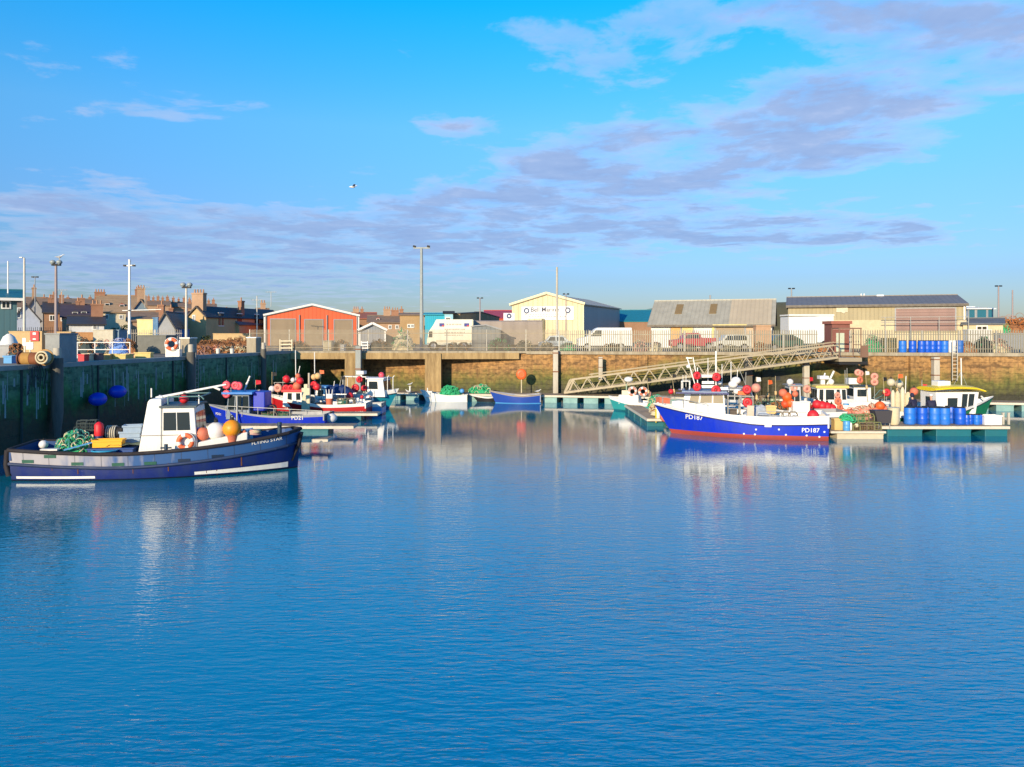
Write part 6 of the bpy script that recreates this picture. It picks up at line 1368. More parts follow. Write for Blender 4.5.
building('shed', 'red and orange roofed shed left of the cream shed', 'shed', 484, 520, 318, 310, 135, 18, ribbed('red_orange_cladding',(.7,.16,.05),.35,False,.2), M('red_roof',(.5,.05,.04),.5), axis='x')
# --- cream shed with its sign board
CRC = ribbed('cream_cladding', (.62,.54,.34), .75, False, .45, .4, .5, dirt=(.45,.34,.16)); 
t = thing('shed', 'cream clad shed with a long white sign board on its gable', 'shed', (0,0,QZ)); 
d_ = Vector((7.6,19.5,0)).normalized(); n_ = Vector((d_.y,-d_.x,0)); fr0 = Vector((PX(583.5,110),110,0)); fl0 = fr0-n_*10.9
t.location = ((fr0.x+fl0.x)/2,(fr0.y+fl0.y)/2,QZ); ang = math.atan2(n_.y, n_.x); t.rotation_euler = (0,0,ang)
hw, he, hr, dp = 5.45, PZ(303.5,110)-QZ, PZ(293.5,112)-QZ, 22
mb = MB(); mb.add([(-hw,0,-.5),(hw,0,-.5),(hw,dp,-.5),(-hw,dp,-.5),(-hw,0,he),(hw,0,he),(hw,dp,he),(-hw,dp,he),(0,0,hr),(0,dp,hr)],[(0,1,5,8,4),(2,3,7,9,6),(3,0,4,7),(3,2,1,0)]); wl = mb.build('wall', CRC, t)
mb = MB(); mb.add([(hw,0,-.5),(hw,dp,-.5),(hw,dp,he),(hw,0,he)],[(0,1,2,3)]); mb.build('side_wall', ribbed('shade_grey_side_cladding',(.34,.33,.33),.6,False,.4,.2,.5,axis=1), t)  # cream side wall painted grey, its shade put into the cladding colour
mb = MB(); kk = (hr-he)/hw
mb.plate([Vector(p) for p in ((0,-.3,hr),(-hw-.3,-.3,he-.3*kk),(-hw-.3,dp+.3,he-.3*kk),(0,dp+.3,hr))],.14,0,.004); mb.plate([Vector(p) for p in ((hw+.3,-.3,he-.3*kk),(0,-.3,hr),(0,dp+.3,hr),(hw+.3,dp+.3,he-.3*kk))],.14,0,.004); rf = mb.build('roof', ribbed('cream_roof',(.55,.48,.36),.5,False,.3,.3,.6,axis=1), t)
mb = MB(); [mb.beam((s_*(hw+.3),-.36,he-.3*kk+.07),(0,-.36,hr+.09),.08,.3) for s_ in (-1,1)]; mb.build('roof_edge', M('pale_yellow_edge',(.8,.72,.42),.5), rf)
mb = MB(); mb.box(hw-.12,hw+.07,-.08,.08,0,he-.1); mb.build('corner_trim', M('pale_yellow_edge',(0,0,0)), wl)
def onS(px, py): 
    Y = 112.; x = (PX(px,Y)-t.location.x)/math.cos(ang); return x, PZ(py,Y)-QZ
(x0,z0),(x1,z1) = onS(522,320), onS(573,306.5)
mb = MB(); mb.box(x0,x1,-.12,-.005,z0,z1); sg = mb.build('sign_board', M('sign_white',(.8,.8,.78),.5,.1), t)
x, z = onS(545,309.7); INK = M('sign_ink',(.05,.05,.08),.6,.1)
lettering('Bell Marine', .95, INK, sg, lambda u,v: Vector((x+u,-.13,z+v)))
for px in (527,567.5):
    cx_, cz_ = onS(px,310.5); mb = MB(); mb.torus((cx_,-.135,cz_),.33,.1,(0,1,0),20,6); mb.build('emblem', M('emblem_navy',(.05,.08,.18),.5), sg)
mb = MB()
rs = random.Random(2)
for zz_, xa_, xb2_ in ((314.2,525,571),(316.6,529,566)):
    xx,zq = onS(xa_,zz_); xe,_ = onS(xb2_,zz_)
    while xx < xe: l_ = rs.uniform(.12,.4); mb.box(xx,xx+l_,-.127,-.121,zq-.06,zq+.06); xx += l_+rs.uniform(.06,.16)
mb.build('fine_print', M('faint_ink',(.35,.3,.26),.6), sg)
x0,z0 = onS(531,332); x1,z1 = onS(545,318.5); mb = MB(); mb.box(x0,x1,-1.5,-.01,0,z1); mb.build('porch', CRC, t)
t = thing('sign', 'white square sign board with a round emblem left of the cream shed', 'sign', (PX(509,106),106,QZ)); mb = MB(); mb.box(-.75,.75,0,.1,PZ(321,106)-QZ,PZ(313,106)-QZ); mb.build('board', M('sign_white',(0,0,0)), t); mb = MB(); mb.torus((0,-.03,PZ(316,106)-QZ),.25,.1,(0,1,0),16,6); mb.build('emblem', M('emblem_navy',(0,0,0)), t); mb = MB(); mb.box(-.6,-.5,.02,.08,0,PZ(321,106)-QZ); mb.box(.5,.6,.02,.08,0,PZ(321,106)-QZ); mb.build('leg', STEEL, t)
# --- teal shed far
building('shed', 'far shed with a deep teal roof between the cream and the white sheds', 'shed', 618, 662, 321, 309.5, 130, 14, W_BROWN, M('deep_teal_roof',(.02,.2,.26),.45), axis='x', ov=.1)
# --- white shed with big grey roof
GRR = ribbed('pale_grey_roof', (.4,.38,.31), .45, False, .22, .35, .6)
building('shed', 'low white shed with a broad pale grey roof and two brown rooflights', 'shed', 651, 772, 322.5, 299.5, 84, 9, W_WHITE, GRR, rz=R(-20), axis='x', ov=.35, trim=M('gutter',(.1,.08,.06),.5), doors=[(671,681,325,350,M('tan_door',(.6,.32,.1),.6)),(681.5,693,325,350,M('yellow_door',(.65,.48,.2),.6)),(716,744,326.5,350,SHUT),(746,766,325,350,M('pinkish_door',(.5,.36,.24),.6))])
shed3 = COL.objects[-1]
t = [o for o in COL.objects if o.get('label','').startswith('low white shed')][0]
rf = [o for o in t.children if o.name.startswith('roof')][0]; XL3 = building.XL
he, hr = PZ(322.5,84)-QZ-.14, PZ(299.5,88.5)-QZ-.2; kk = (hr-he)/4.5
def onroof(px, v): x = XL3(px); return Vector((x, v*4.5, he+v*4.5*kk))
for px in (676,711):
    mb = MB(); q_ = [onroof(px-3.5,.38),onroof(px+3.5,.38),onroof(px+3.5,.8),onroof(px-3.5,.8)]; mb.plate(q_,.05,0,.17); mb.build('rooflight', M('rooflight_brown',(.26,.18,.08),.4), rf)
mb = MB(); q_ = [onroof(729,-.06),onroof(771,-.06),onroof(771,.985),onroof(729,.985)]; mb.plate(q_,.03,0,.15); mb.build('new_sheeting', ribbed('tan_sheeting',(.5,.42,.3),.45,False,.2,.2,.6), rf)
mb = MB(); q_ = onroof(706,1.0); mb.tube(q_+Vector((0,0,.1)),q_+Vector((0,0,.7)),.1,8); mb.build('vent_pipe', GREY, rf)
mb = MB(); x0 = XL3(715); x1 = XL3(745); mb.box(x0-.2,x1+.2,-.5,0,PZ(326.5,84)-QZ+.12,PZ(324.5,84)-QZ); mb.box(x0-.3,x0-.05,-.12,-.051,0,PZ(326.5,84)-QZ); mb.build('door_canopy', M('yellow_frame',(.62,.5,.16),.5), t)
# --- big right shed
TANC = ribbed('tan_cladding', (.36,.3,.17), .4, False, .35, .35, .6); BROWN_SH = ribbed('purple_brown_shutter', (.25,.14,.12), .28, True, .4, .35)
building('warehouse', 'long tan clad warehouse with a dark roof and wide brown shutter', 'warehouse', 788, 966, 304, 295.5, 80, 11, TANC, ribbed('dark_grey_roof',(.2,.185,.17),.5,False,.25,.3,.55), rz=R(-20), axis='x', ov=.2, trim=M('gutter',(0,0,0)), doors=[(896,955,309,331,BROWN_SH)])
t = [o for o in COL.objects if o.get('label','').startswith('long tan clad')][0]
cx_ = (787+966)/2; XL8 = building.XL; X8 = lambda px: XL8(px); Z8 = lambda py: PZ(py,80)-QZ
mb = MB(); mb.box(X8(787)-.03,X8(895)-.1,-.08,-.003,0,Z8(320)); mb.box(X8(956)+.1,X8(966)+.03,-.08,-.003,0,Z8(320)); mb.box(X8(895)-.1,X8(956)+.1,-.08,-.003,0,Z8(333)); mb.build('block_wall', M('cream_blockwork',(.6,.5,.32),.85,.4,.8,bump=.3), t)
mb = MB(); mb.box(X8(874),X8(952),-.07,-.003,Z8(307.2),Z8(305.2)); mb.build('pale_strip', M('pale_yellow_edge',(0,0,0)), t)
mb = MB(); mb.cbox((X8(842),-.05,Z8(309.5)),(1.1,.06,.5)); mb.cbox((X8(844),-.06,Z8(309.)),(.5,.07,.8),0,0,0,.5); mb.build('faded_sign', M('faded_cream',(.62,.55,.4),.6,.5,5), t)
mb = MB(); mb.box(X8(964)-.05,X8(965),-.1,-.085,Z8(320),Z8(305)); mb.build('down_pipe', WHITE, t)
mb = MB()
for py in (317.5,322.5): mb.tube((X8(880),-1.2,Z8(py)),(X8(966),-1.2,Z8(py)),.035,6)
for px in (884,909,937,966): mb.tube((X8(px),-1.2,Z8(345)),(X8(px),-1.2,Z8(317.5)),.04,6)
mb.build('scaffold_rail', STEEL, t)
for px, lb in ((866,'white vent cowl on the left of the long dark roof'),(872,'white vent cowl right beside another on the long dark roof')):
    pass
mb = MB(); [mb.tube((X8(px)*1.06,5.5,Z8(296)),(X8(px)*1.06,5.5,Z8(291)),.08,8) for px in (866,869)]; mb.cbox((X8(885)*1.06,5.5,Z8(294)),(.7,.4,.3)); mb.build('roof_vent', WHITE, t)
building('shed', 'small blue and white flat roofed building behind the warehouse end', 'shed', 968, 993, 308, 306.5, 92, 10, M('white_frame_wall',(.6,.66,.68),.5), M('white_roof',(.7,.72,.72),.5), axis='x', rz=R(-6), doors=[(969,974.5,308.5,319,M('deep_blue_panel',(.02,.14,.2),.4)),(977,986,308.5,319,M('deep_blue_panel',(0,0,0))),(988,992,309,319,M('deep_blue_panel',(0,0,0)))])
building('shed', 'low cream building with a grey roof at the right', 'shed', 963, 1003, 323, 317.5, 76, 6, M('cream_blockwork',(0,0,0)), GRR if False else GRSLATE, axis='x', ov=.2, wins=[(982,328,8,3)])
heap((PX(1013,84),84,QZ), 8.5,5,3.4,[RUSTNET,M('orange_net',(.6,.2,.05),.9,.4,3)],'mound of rusty orange nets behind the right end of the fence', n=160, seed=71, kindr=.4)
heap((PX(999,80),80,QZ), 3.2,2,2.7,[GREENNET,M('bright_green_net',(0,0,0))],'green net heap beside the rusty orange mound', n=60, seed=72, kindr=.3)
# --- hill
HILL = M('hill_grass', (.1,.1,.03), .95, .5, .02, dirt=(.16,.1,.04))
mb = MB(); vs = []; n1, n2 = 60, 8
for j in range(n2+1):
    for i in range(n1+1):
        x = -600+i*30; v = j/n2; z = QZ-.5+ (18*math.exp(-((x-150)/110)**2)+6*math.exp(-((x+200)/150)**2)+3)*math.sin(math.pi*v)*(1+.08*math.sin(x*.05+j)); vs.append((x, 330+v*220, z))
mb.add(vs, [(j*(n1+1)+i, j*(n1+1)+i+1, (j+1)*(n1+1)+i+1, (j+1)*(n1+1)+i) for j in range(n2) for i in range(n1)], 0, True)
tag(mb.build('hill', HILL), None, kind='structure')

# ------------------------------------------------------------------ vehicles on the quay
PAINTW = M('white_vehicle_paint', (.7,.7,.68), .3, .15); TYRE = DARK; RIMM = M('wheel_rim', (.4,.4,.42), .35, metal=.5)
def vehicle(name, label, cat, px0, px1, Y, prof, width, paint, wheels, wins, face=-1, wr=.33, lights=True, extra=None):
    """prof: side outline in fractions of the length / metres high; vehicle is seen from its side"""
    x0, x1 = PX(px0,Y), PX(px1,Y); L = x1-x0; t = thing(name, label, cat, ((x0+x1)/2, Y+width/2, QZ)); X = lambda u: (u-.5)*L
    mb = MB(); n = len(prof); zs = max(z for _,z in prof)
    def yy_(z): return width/2*(1-.1*max(0,(z-.9))/max(.4,zs-.9)*(1 if cat in('car','pickup') else .3))
    vs = [(X(u),-yy_(z),z) for u,z in prof]+[(X(u),yy_(z),z) for u,z in prof]
    mb.add(vs, [tuple(range(n)), tuple(range(2*n-1,n-1,-1))]+[(i,n+i,n+(i+1)%n,(i+1)%n) for i in range(n)]); mb.build('body', paint, t, .04)
    for w_ in wins:
        q = [Vector((X(u),-yy_(z)-.003,z)) for u,z in w_]; m2 = MB(); m2.plate(q,.012); q2 = [Vector((p.x,-p.y,p.z)) for p in q][::-1]; m2.plate(q2,.012); m2.build('window', GLASS, t)
    for u in wheels:
        for s_ in (-1,1):
            m2 = MB(); c = Vector((X(u), s_*(width/2-.1), wr)); m2.tube(c-Vector((0,.11,0)), c+Vector((0,.11,0)), wr, 20); wo_ = m2.build('wheel', TYRE, t)
            m3 = MB(); m3.tube(c-Vector((0,.12,0)), c+Vector((0,.12,0)), wr*.58, 14); m3.build('rim', RIMM, wo_)
    if lights:
        for s_ in (-1,1): m2 = MB(); xf = X(0) if face < 0 else X(1); m2.cbox((xf,s_*width*.36,.72),(.06,.26,.14)); m2.build('headlight', M('lamp_lens',(.6,.6,.55),.2), t)
    m2 = MB(); m2.box(X(.02),X(.98),-width/2-.015,-width/2+.02,.32,.42); m2.build('sill', DARK, t)
    return t, X
VANP = [(.0,.35),(.0,.95),(.02,1.1),(.2,1.3),(.32,1.95),(.37,2.1),(1.,2.1),(1.,.35)]
vehicle('van', 'white cargo van parked behind the fence, right of the tall thin poles', 'van', 578, 632, 72, VANP, 1.95, PAINTW, (.17,.8), [[(.235,1.3),(.44,1.3),(.44,1.85),(.335,1.85)]])
t, X = vehicle('lorry', 'white lorry with two small flags on its side, behind the pier fence', 'lorry', 427, 473, 71, [(0,.5),(0,1.0),(.03,1.7),(.13,2.3),(.2,2.85),(1,2.85),(1,.5)], 2.3, M('ivory_vehicle_paint',(.72,.7,.56),.4,.15), (.14,.8), [[(.03,1.2),(.12,1.2),(.12,1.75),(.05,1.75)]], wr=.42)
mb = MB(); mb.box(X(.98),X(1.0)+.02,-1.16,1.16,.6,2.8); mb.box(X(.2),X(.97),-1.165,-1.152,.75,.95); mb.build('box_trim', M('faded_cream',(0,0,0)), t)
for u, c in ((.32,0),(.86,0)):
    mb = MB(); x_ = X(u); mb.box(x_-.22,x_+.22,-1.18,-1.14,2.2,2.5,0); mb.box(x_+.02,x_+.22,-1.185,-1.18,2.2,2.34,1); mb.build('flag_emblem', [M('flag_blue',(.02,.04,.25),.5), M('flag_red',(.5,.05,.08),.5)], t)
mb = MB(); rs = random.Random(5)
for z_ in (2.4,1.95,1.65,1.4):
    x_ = X(.42)if z_>2.2 else X(.38)
    while x_ < (X(.74) if z_>2.2 else X(.8)): l_ = rs.uniform(.06,.2); mb.box(x_,x_+l_,-1.165,-1.152,z_-.05,z_+.05); x_ += l_+rs.uniform(.05,.1)
mb.build('worn_lettering', M('faint_ink2',(.5,.42,.34),.6), t)
vehicle('car', 'pale silver car parked behind the wall between the covered trailer and the white van', 'car', 539, 573, 70, [(0,.35),(0,.75),(.18,.85),(.32,1.35),(.7,1.38),(.88,.9),(1,.85),(1,.35)], 1.7, M('silver_paint',(.5,.56,.56),.3,.1), (.2,.8), [[(.25,.9),(.48,.9),(.48,1.25),(.34,1.25)],[(.52,.9),(.78,.9),(.7,1.25),(.52,1.25)]])
vehicle('pickup_truck', 'red pickup truck parked behind the palisade fence', 'pickup', 672, 718, 70.5, [(0,.4),(0,.95),(.22,1.05),(.32,1.6),(.6,1.62),(.66,1.15),(1,1.15),(1,.4)], 1.85, M('red_vehicle_paint',(.42,.03,.05),.3,.15), (.18,.8), [[(.28,1.1),(.44,1.1),(.44,1.5),(.35,1.5)],[(.46,1.1),(.61,1.1),(.58,1.5),(.46,1.5)]], wr=.38)
vehicle('car', 'pale grey estate car between the red pickup and the dark green car', 'car', 714, 752, 69.5, [(0,.35),(0,.8),(.2,.92),(.34,1.45),(.9,1.48),(1,.95),(1,.35)], 1.75, M('pale_car_paint',(.55,.55,.5),.3,.1), (.18,.8), [[(.28,.95),(.5,.95),(.5,1.36),(.37,1.36)],[(.53,.95),(.88,.95),(.84,1.38),(.53,1.38)]])
vehicle('car', 'dark green rounded car behind the upper end of the gangway', 'car', 767, 804, 69, [(0,.35),(0,.75),(.15,.9),(.28,1.35),(.45,1.5),(.7,1.48),(.9,1.1),(1,.9),(1,.35)], 1.75, M('dark_green_paint',(.03,.09,.07),.3,.2), (.2,.8), [[(.24,.95),(.46,.95),(.46,1.38),(.34,1.32)],[(.5,.95),(.84,.95),(.7,1.38),(.5,1.4)]])
t, X = vehicle('lorry', 'white box lorry behind the gangway landing', 'lorry', 789, 834, 72, [(0,.6),(0,3.1),(.6,3.15),(1,3.3),(1,.6)], 2.4, PAINTW, (.2,.8), [], wr=.45, lights=False)
mb = MB(); mb.box(X(.0)-.02,X(1)+.02,-1.23,1.23,3.2,3.34); mb.build('roof_cap', WHITE, t)
# covered trailer with rounded roof
t = thing('trailer', 'long grey covered trailer with a rounded roof left of the silver car', 'trailer', (PX(502,74),74,QZ)); hw = (543-463)/F*74/2
mb = MB(); rs_ = []
for x in (-hw, hw): rs_.append([Vector((x,-1.2,.5)),Vector((x,-1.2,PZ(325,74)-QZ)),Vector((x,-1.05,PZ(321.5,74)-QZ)),Vector((x,-.6,PZ(320.5,74)-QZ)),Vector((x,1.,PZ(320.5,74)-QZ)),Vector((x,1.2,2.5)),Vector((x,1.2,.5))])
mb.rings(rs_, sm=False); mb.build('curtain_side', ribbed('trailer_cover',(.34,.28,.23),1.1,False,.15,.4,.7), t)
mb = MB(); mb.box(-hw,hw,-1.15,1.15,.3,.48); mb.build('chassis', DARK, t)
for x in (-hw*.6,hw*.5,hw*.7): mb = MB(); mb.tube((x,-1.1,.45),(x,1.1,.45),.42,16); mb.build('wheel', TYRE, t)
t = thing('store_shed', 'small grey arched shed right of the white lorry', 'shed', (PX(486,70),70,QZ)); mb = MB(); k_=(502-473)/F*70/2; mb.prism([(-k_,0),(k_,0),(k_,PZ(330,70)-QZ),(0,PZ(325.5,70)-QZ),(-k_,PZ(327,70)-QZ)],0,3); mb.build('wall', ribbed('dark_ribbed',(.16,.18,.19),.4,False,.4), t); mb = MB(); mb.beam((-k_-.1,-.05,PZ(327,70)-QZ+.06),(0,-.05,PZ(325.5,70)-QZ+.06),.2,.1); mb.beam((0,-.05,PZ(325.5,70)-QZ+.06),(k_+.1,-.05,PZ(330,70)-QZ+.06),.2,.1); mb.build('roof_edge', GREY, t)
# red brown kiosk by landing
t = thing('kiosk', 'red brown kiosk with pale door behind the gangway landing', 'kiosk', (PX(841,64.5),64.5,QZ)); k_=(850-832)/F*64.5/2
mb = MB(); mb.box(-k_,k_,0,1.6,0,PZ(324,64.5)-QZ); mb.build('wall', M('redbrown_panel',(.22,.08,.06),.7,.3), t); mb = MB(); mb.box(-k_-.12,k_+.12,-.15,1.75,PZ(324,64.5)-QZ,PZ(321,64.5)-QZ); mb.build('roof', M('redbrown_roof',(.35,.12,.08),.7), t); mb = MB(); mb.box(-k_*.55,k_*.35,-.04,-.003,.05,PZ(333,64.5)-QZ); mb.build('door', M('pale_green_door',(.5,.55,.42),.5), t); mb = MB(); mb.box(-k_-.05,k_+.05,-.08,-.045,PZ(329.5,64.5)-QZ,PZ(328,64.5)-QZ); mb.build('trim', M('pink_trim',(.6,.3,.25),.6), t)
# barrels on the wall edge
for i,px in enumerate((902.5,912.5,921.5,927,932.5,938.5,944.5)):
    Yb = wall_y(PX(px,60.6))+.15+(.12 if i in (3,5) else 0); barrel((PX(px,Yb),Yb,QZ+.065), ['leftmost blue barrel on top of the harbour wall, standing apart','second blue barrel on top of the harbour wall','third blue barrel on the harbour wall, first of the close run','fourth blue barrel on the harbour wall, in the close run','fifth blue barrel on the harbour wall, in the close run','sixth blue barrel on the harbour wall, in the close run','blue barrel directly left of the white one on the harbour wall'][i], group='blue barrels on the harbour wall')
Yb = wall_y(PX(951.5,60.6))+.15; barrel((PX(952,Yb),Yb,QZ+.065), 'white barrel among the blue ones on top of the harbour wall', WHITE)
barrel((PX(959.5,Yb),Yb,QZ+.065), 'blue barrel right of the white one on top of the harbour wall', M('dull_blue_plastic',(.03,.13,.42),.5))
# gear behind the fences
specs = [(640,68,1.4,1.,1.0,[PINK,PALENET],'pinkish floats and ropes heaped behind the fence near the cream shed corner'),(655,67.5,1.2,.9,.8,[PALENET,SALMON],'cream and salmon gear heap left of the red pickup'),
         (350+30,69.,2.6,1.,1.,[DARKNET,RUSTNET],'dark creel gear heaped behind the pier fence below the grey gable'),(340,69,2.4,1.,.9,[RUSTNET,PALENET],'rusty gear heaped behind the pier fence below the orange shed'),(403,69,2.2,1.2,2.,[PALENET,GREENNET],'tall pale net pile behind the pier fence left of the lorry'),
         (500,69,2.2,1.,1.1,[DARKNET,GREENNET],'dark net pile behind the fence below the covered trailer'),(525,68.6,1.8,1.,1.,[DARKNET,PALENET],'dark creels heaped behind the fence left of the silver car'),(873,64,1.6,1.,1.5,[GREENNET,PALENET],'green and cream nets behind the fence left of the wall barrels'),
         (1000,63,1.8,.9,1.1,[PALENET,PINK],'cream ropes behind the fence near the right edge'),(984,62.8,1.5,.9,1.3,[DARKNET,GREENNET],'dark nets behind the fence below the low cream building')]
specs += [(547,67.8,1.5,.8,.8,[DARKNET,PALENET],'dark gear directly in front of the silver car'),(568,67.6,1.6,.8,.7,[GREENNET,DARKNET],'green and dark gear left of the white van'),(612,67.2,2.2,.8,.65,[DARKNET,RUSTNET],'dark gear in front of the white van'),
 (690,65.8,1.6,.7,.55,[DARKNET,PINK],'dark gear in front of the red pickup'),(730,65.2,1.6,.7,.5,[DARKNET,PALENET],'dark gear in front of the pale estate car'),(760,65,1.4,.7,.8,[RUSTNET,PALENET],'rusty gear between the pale estate and the dark green car'),(820,64.2,1.4,.7,.7,[RUSTNET,DARKNET],'rusty gear in front of the white box lorry'),
 (968,62.6,1.2,.8,.9,[RUSTNET,PALENET],'rusty nets behind the fence right of the last wall barrel'),(455,68.8,2.4,.8,.7,[DARKNET,RUSTNET],'dark gear low in front of the white lorry'),(300,68.6,2.,.8,.8,[DARKNET,RUSTNET],'dark gear behind the pier fence at the left corner')]
for i,(px,Y,w_,d2,h_,ms,lb) in enumerate(specs): heap((PX(px,Y),Y,QZ), w_,d2,h_,ms,lb,n=60,seed=80+i,name='gear_heap',cat='fishing gear')
for i,(px,Y,w_,h_,m_,lb) in enumerate(((328.5,68,.75,.95,CREAM,'cream chest behind the pier fence under the orange shed'),(343,68,.35,.6,WHITE,'small white box behind the pier fence'),(888,64.2,1.,1.2,M('tan_plastic',(0,0,0)),'tan crate behind the fence left of the wall barrels'),(977,64,1.9,1.9,M('white_panel',(.62,.6,.55),.6),'big white container behind the fence under the low cream building'),(1012,66,2.6,1.6,GREY,'grey skip behind the fence at the right edge'),(762,68,1.3,2.3,M('brick_pink',(.48,.3,.18),.8),'pinkish brown store box right of the pale estate car'))):
    crate((PX(px,Y),Y,QZ), w_,.8,h_,m_,lb,name='chest' if i<2 else 'crate')
for px,Y,w_,h_,lb in ((318,67.6,1.1,.0,''),):
    t = thing('barrier', 'white slatted barrier by the corner of the pier', 'barrier', (PX(286,66.6),66.6,QZ+.06)); mb = MB()
    for z in (.2,.5,.8): mb.box(-.5,.5,0,.04,z,z+.1)
    mb.build('slats', CREAM, t); mb = MB(); mb.box(-.55,-.47,-.03,.05,0,1.); mb.box(.47,.55,-.03,.05,0,1.); mb.build('leg', CREAM, t)
t = thing('barrier', 'small white slatted barrier at the pier pile', 'barrier', (PX(364.5,66.5),66.5,QZ+.06)); mb = MB(); [mb.box(-.25,.25,0,.04,z,z+.08) for z in (.2,.45,.7)]; mb.build('slats', WHITE, t); mb = MB(); mb.box(-.3,-.24,-.03,.05,0,.85); mb.box(.24,.3,-.03,.05,0,.85); mb.build('leg', WHITE, t)

# ------------------------------------------------------------------ masts and lamps
def mast_lamp(px, ytop, Y, r_, mat, label, head, name='lamp_post', cat='lamp post', base=None, rz=0):
    z1 = PZ(ytop,Y)-QZ; t = thing(name, label, cat, (PX(px,Y),Y,QZ), rz)
    mb = MB(); mb.tube((0,0,0),(0,0,z1),r_*1.15,10,r_*.75); mb.build('pole', mat, t)
    mb = MB(); mb.box(-r_*2,r_*2,-r_*2,r_*2,0,.08); mb.build('base_plate', STEEL, t)
    if head == 'twin':
        k = Y/F; mb = MB(); mb.box(-4*k,4.5*k,-.12,.12,z1-.1,z1+.06); mb.build('cross_bar', DARK, t)
        for s_ in (-1,1):
            m2 = MB(); m2.sphere((s_*3.3*k,0,z1+2.4*k),2.9*k,14,9,(1,.9,.75)); m2.tube((s_*3.3*k,0,z1),(s_*3.6*k,-.1,z1+1.2*k),1.3*k,8); m2.build('lamp_head', M('lamp_globe',(.3,.34,.34),.35), t)
    if head == 'bar':
        k = Y/F; mb = MB(); mb.beam((-8*k,0,z1),(8.5*k,0,z1),.12,.14); mb.build('cross_bar', mat, t)
        for s_ in (-1,1):
            m2 = MB(); m2.cbox((s_*7.*k,0,z1+1.6*k),(2.8*k,.3,1.7*k),0,0,0,.2); m2.build('lamp_head', M('lamp_dark',(.08,.08,.09),.4), t)
    if head == 'cross':
        k = Y/F; mb = MB(); mb.tube((-4*k,0,z1-3*k),(6*k,0,z1-2*k),.06,6); mb.build('cross_bar', mat, t)
        for s_,c in ((-1,0),(1,0)): m2 = MB(); m2.cbox((s_*4.5*k,0,z1-2.6*k),(2.4*k,.25,1.6*k)); m2.build('lamp_head', M('lamp_dark',(0,0,0)), t)
        m2 = MB(); m2.tube((0,0,z1),(0,0,z1+.3),.1,6); m2.build('cap', WHITE, t)
    if head == 'arm':
        k = Y/F; mb = MB(); mb.tube((0,0,z1),(-2.5*k,0,z1+.5*k),.05,6); mb.cbox((-2.5*k,0,z1+.5*k),(3*k,.3,.7*k)); mb.build('lamp_head', WHITE, t)
    if head == 'small':
        k = Y/F
        for s_ in (-1,1): m2 = MB(); m2.cbox((s_*2.*k,0,z1),(2.2*k,.25,1.2*k)); m2.build('lamp_head', M('lamp_dark',(0,0,0)), t)
    return t
PMET = M('mast_pale', (.6,.56,.48), .5, .2); PDK = M('mast_mauve', (.3,.24,.24), .5, .2)
mast_lamp(8, 261, 64, .07, WHITE, 'thin white pole rising behind the teal office', None, 'flag_pole', 'pole')
mast_lamp(24.3, 258, 62, .1, PMET, 'slim pale lamp post with a single arm, second pole from the left edge', 'arm')
mast_lamp(35, 277, 88, .06, GREY, 'faint thin aerial mast between the two left lamp posts', 'small', 'aerial_mast', 'mast')
l1 = mast_lamp(56, 264.5, 64, .13, PDK, 'stout lamp post with two pale globes and a gull on top', 'twin')
gull((PX(59.5,64),64,PZ(259.5,64)), R(10), 'gull perched on the right globe of the stout lamp post', sc=1.3)
l2 = mast_lamp(129.5, 263, 66, .12, WHITE, 'tall white mast with small spotlights near its top', 'cross')
l3 = mast_lamp(186.3, 287, 66, .11, PMET, 'lamp post with two pale globes behind the white topped block', 'twin')
mast_lamp(257, 296, 80, .06, PMET, 'thin pole left of the orange shed', None, 'flag_pole', 'pole')
mast_lamp(421.5, 248, 72, .17, M('mast_grey',(.3,.34,.34),.5), 'tall grey lighting mast with a wide T head left of centre', 'bar')
mast_lamp(557, 267, 71, .12, PILEW, 'tall pale pole in front of the cream shed sign', None, 'pole', 'pole')
mast_lamp(566, 294, 74, .06, PDK, 'thinner brown pole right of the tall pale pole', 'small', 'pole', 'pole')
mast_lamp(480, 298, 85, .08, PDK, 'short lamp post with a pale head behind the arched shed', 'small')
mast_lamp(791.5, 288.5, 95, .1, GREY, 'small twin spotlight post above the left end of the long dark roof', 'small')
mast_lamp(998.5, 286, 88, .1, PDK, 'brown lamp post at the right behind the low cream building', 'small')
mast_lamp(1012.5, 290, 84, .09, PDK, 'plain dark pole nearest the right edge', None, 'pole', 'pole')
t = thing('yard_arm', 'horizontal white boom fixed across the tall white mast', 'boom', (PX(129.5,65.8),65.8,PZ(310,65.8))); mb = MB(); mb.tube((-.6,0,-.05),(2.7,0,.05),.04,6); mb.build('spar', WHITE, t); mb = MB(); mb.torus((0,0,0),.16,.03,(0,0,1),12,5); mb.build('clamp', STEEL, t)
# street aerials on roofs
for px,py,Y,lb in ((62,290,100,'thin television aerial above the brick house'),(145,287,104,'pale television aerial above the blue grey gable'),(257,300,90,'thin aerial left of the orange shed chimney'),(271,292,100,'tall thin aerial above the left corner of the orange shed')):
    t = thing('aerial', lb, 'aerial', (PX(px,Y),Y,QZ+5)); h_ = PZ(py,Y)-QZ-5; mb = MB(); mb.tube((0,0,0),(0,0,h_),.035,5); mb.build('pole', PMET, t); mb = MB(); mb.tube((-.7,0,h_),(.7,0,h_),.03,5); [mb.tube((x,-.25,h_),(x,.25,h_),.02,4) for x in (-.6,-.3,0,.3,.6)]; mb.build('dipole', PMET, t)

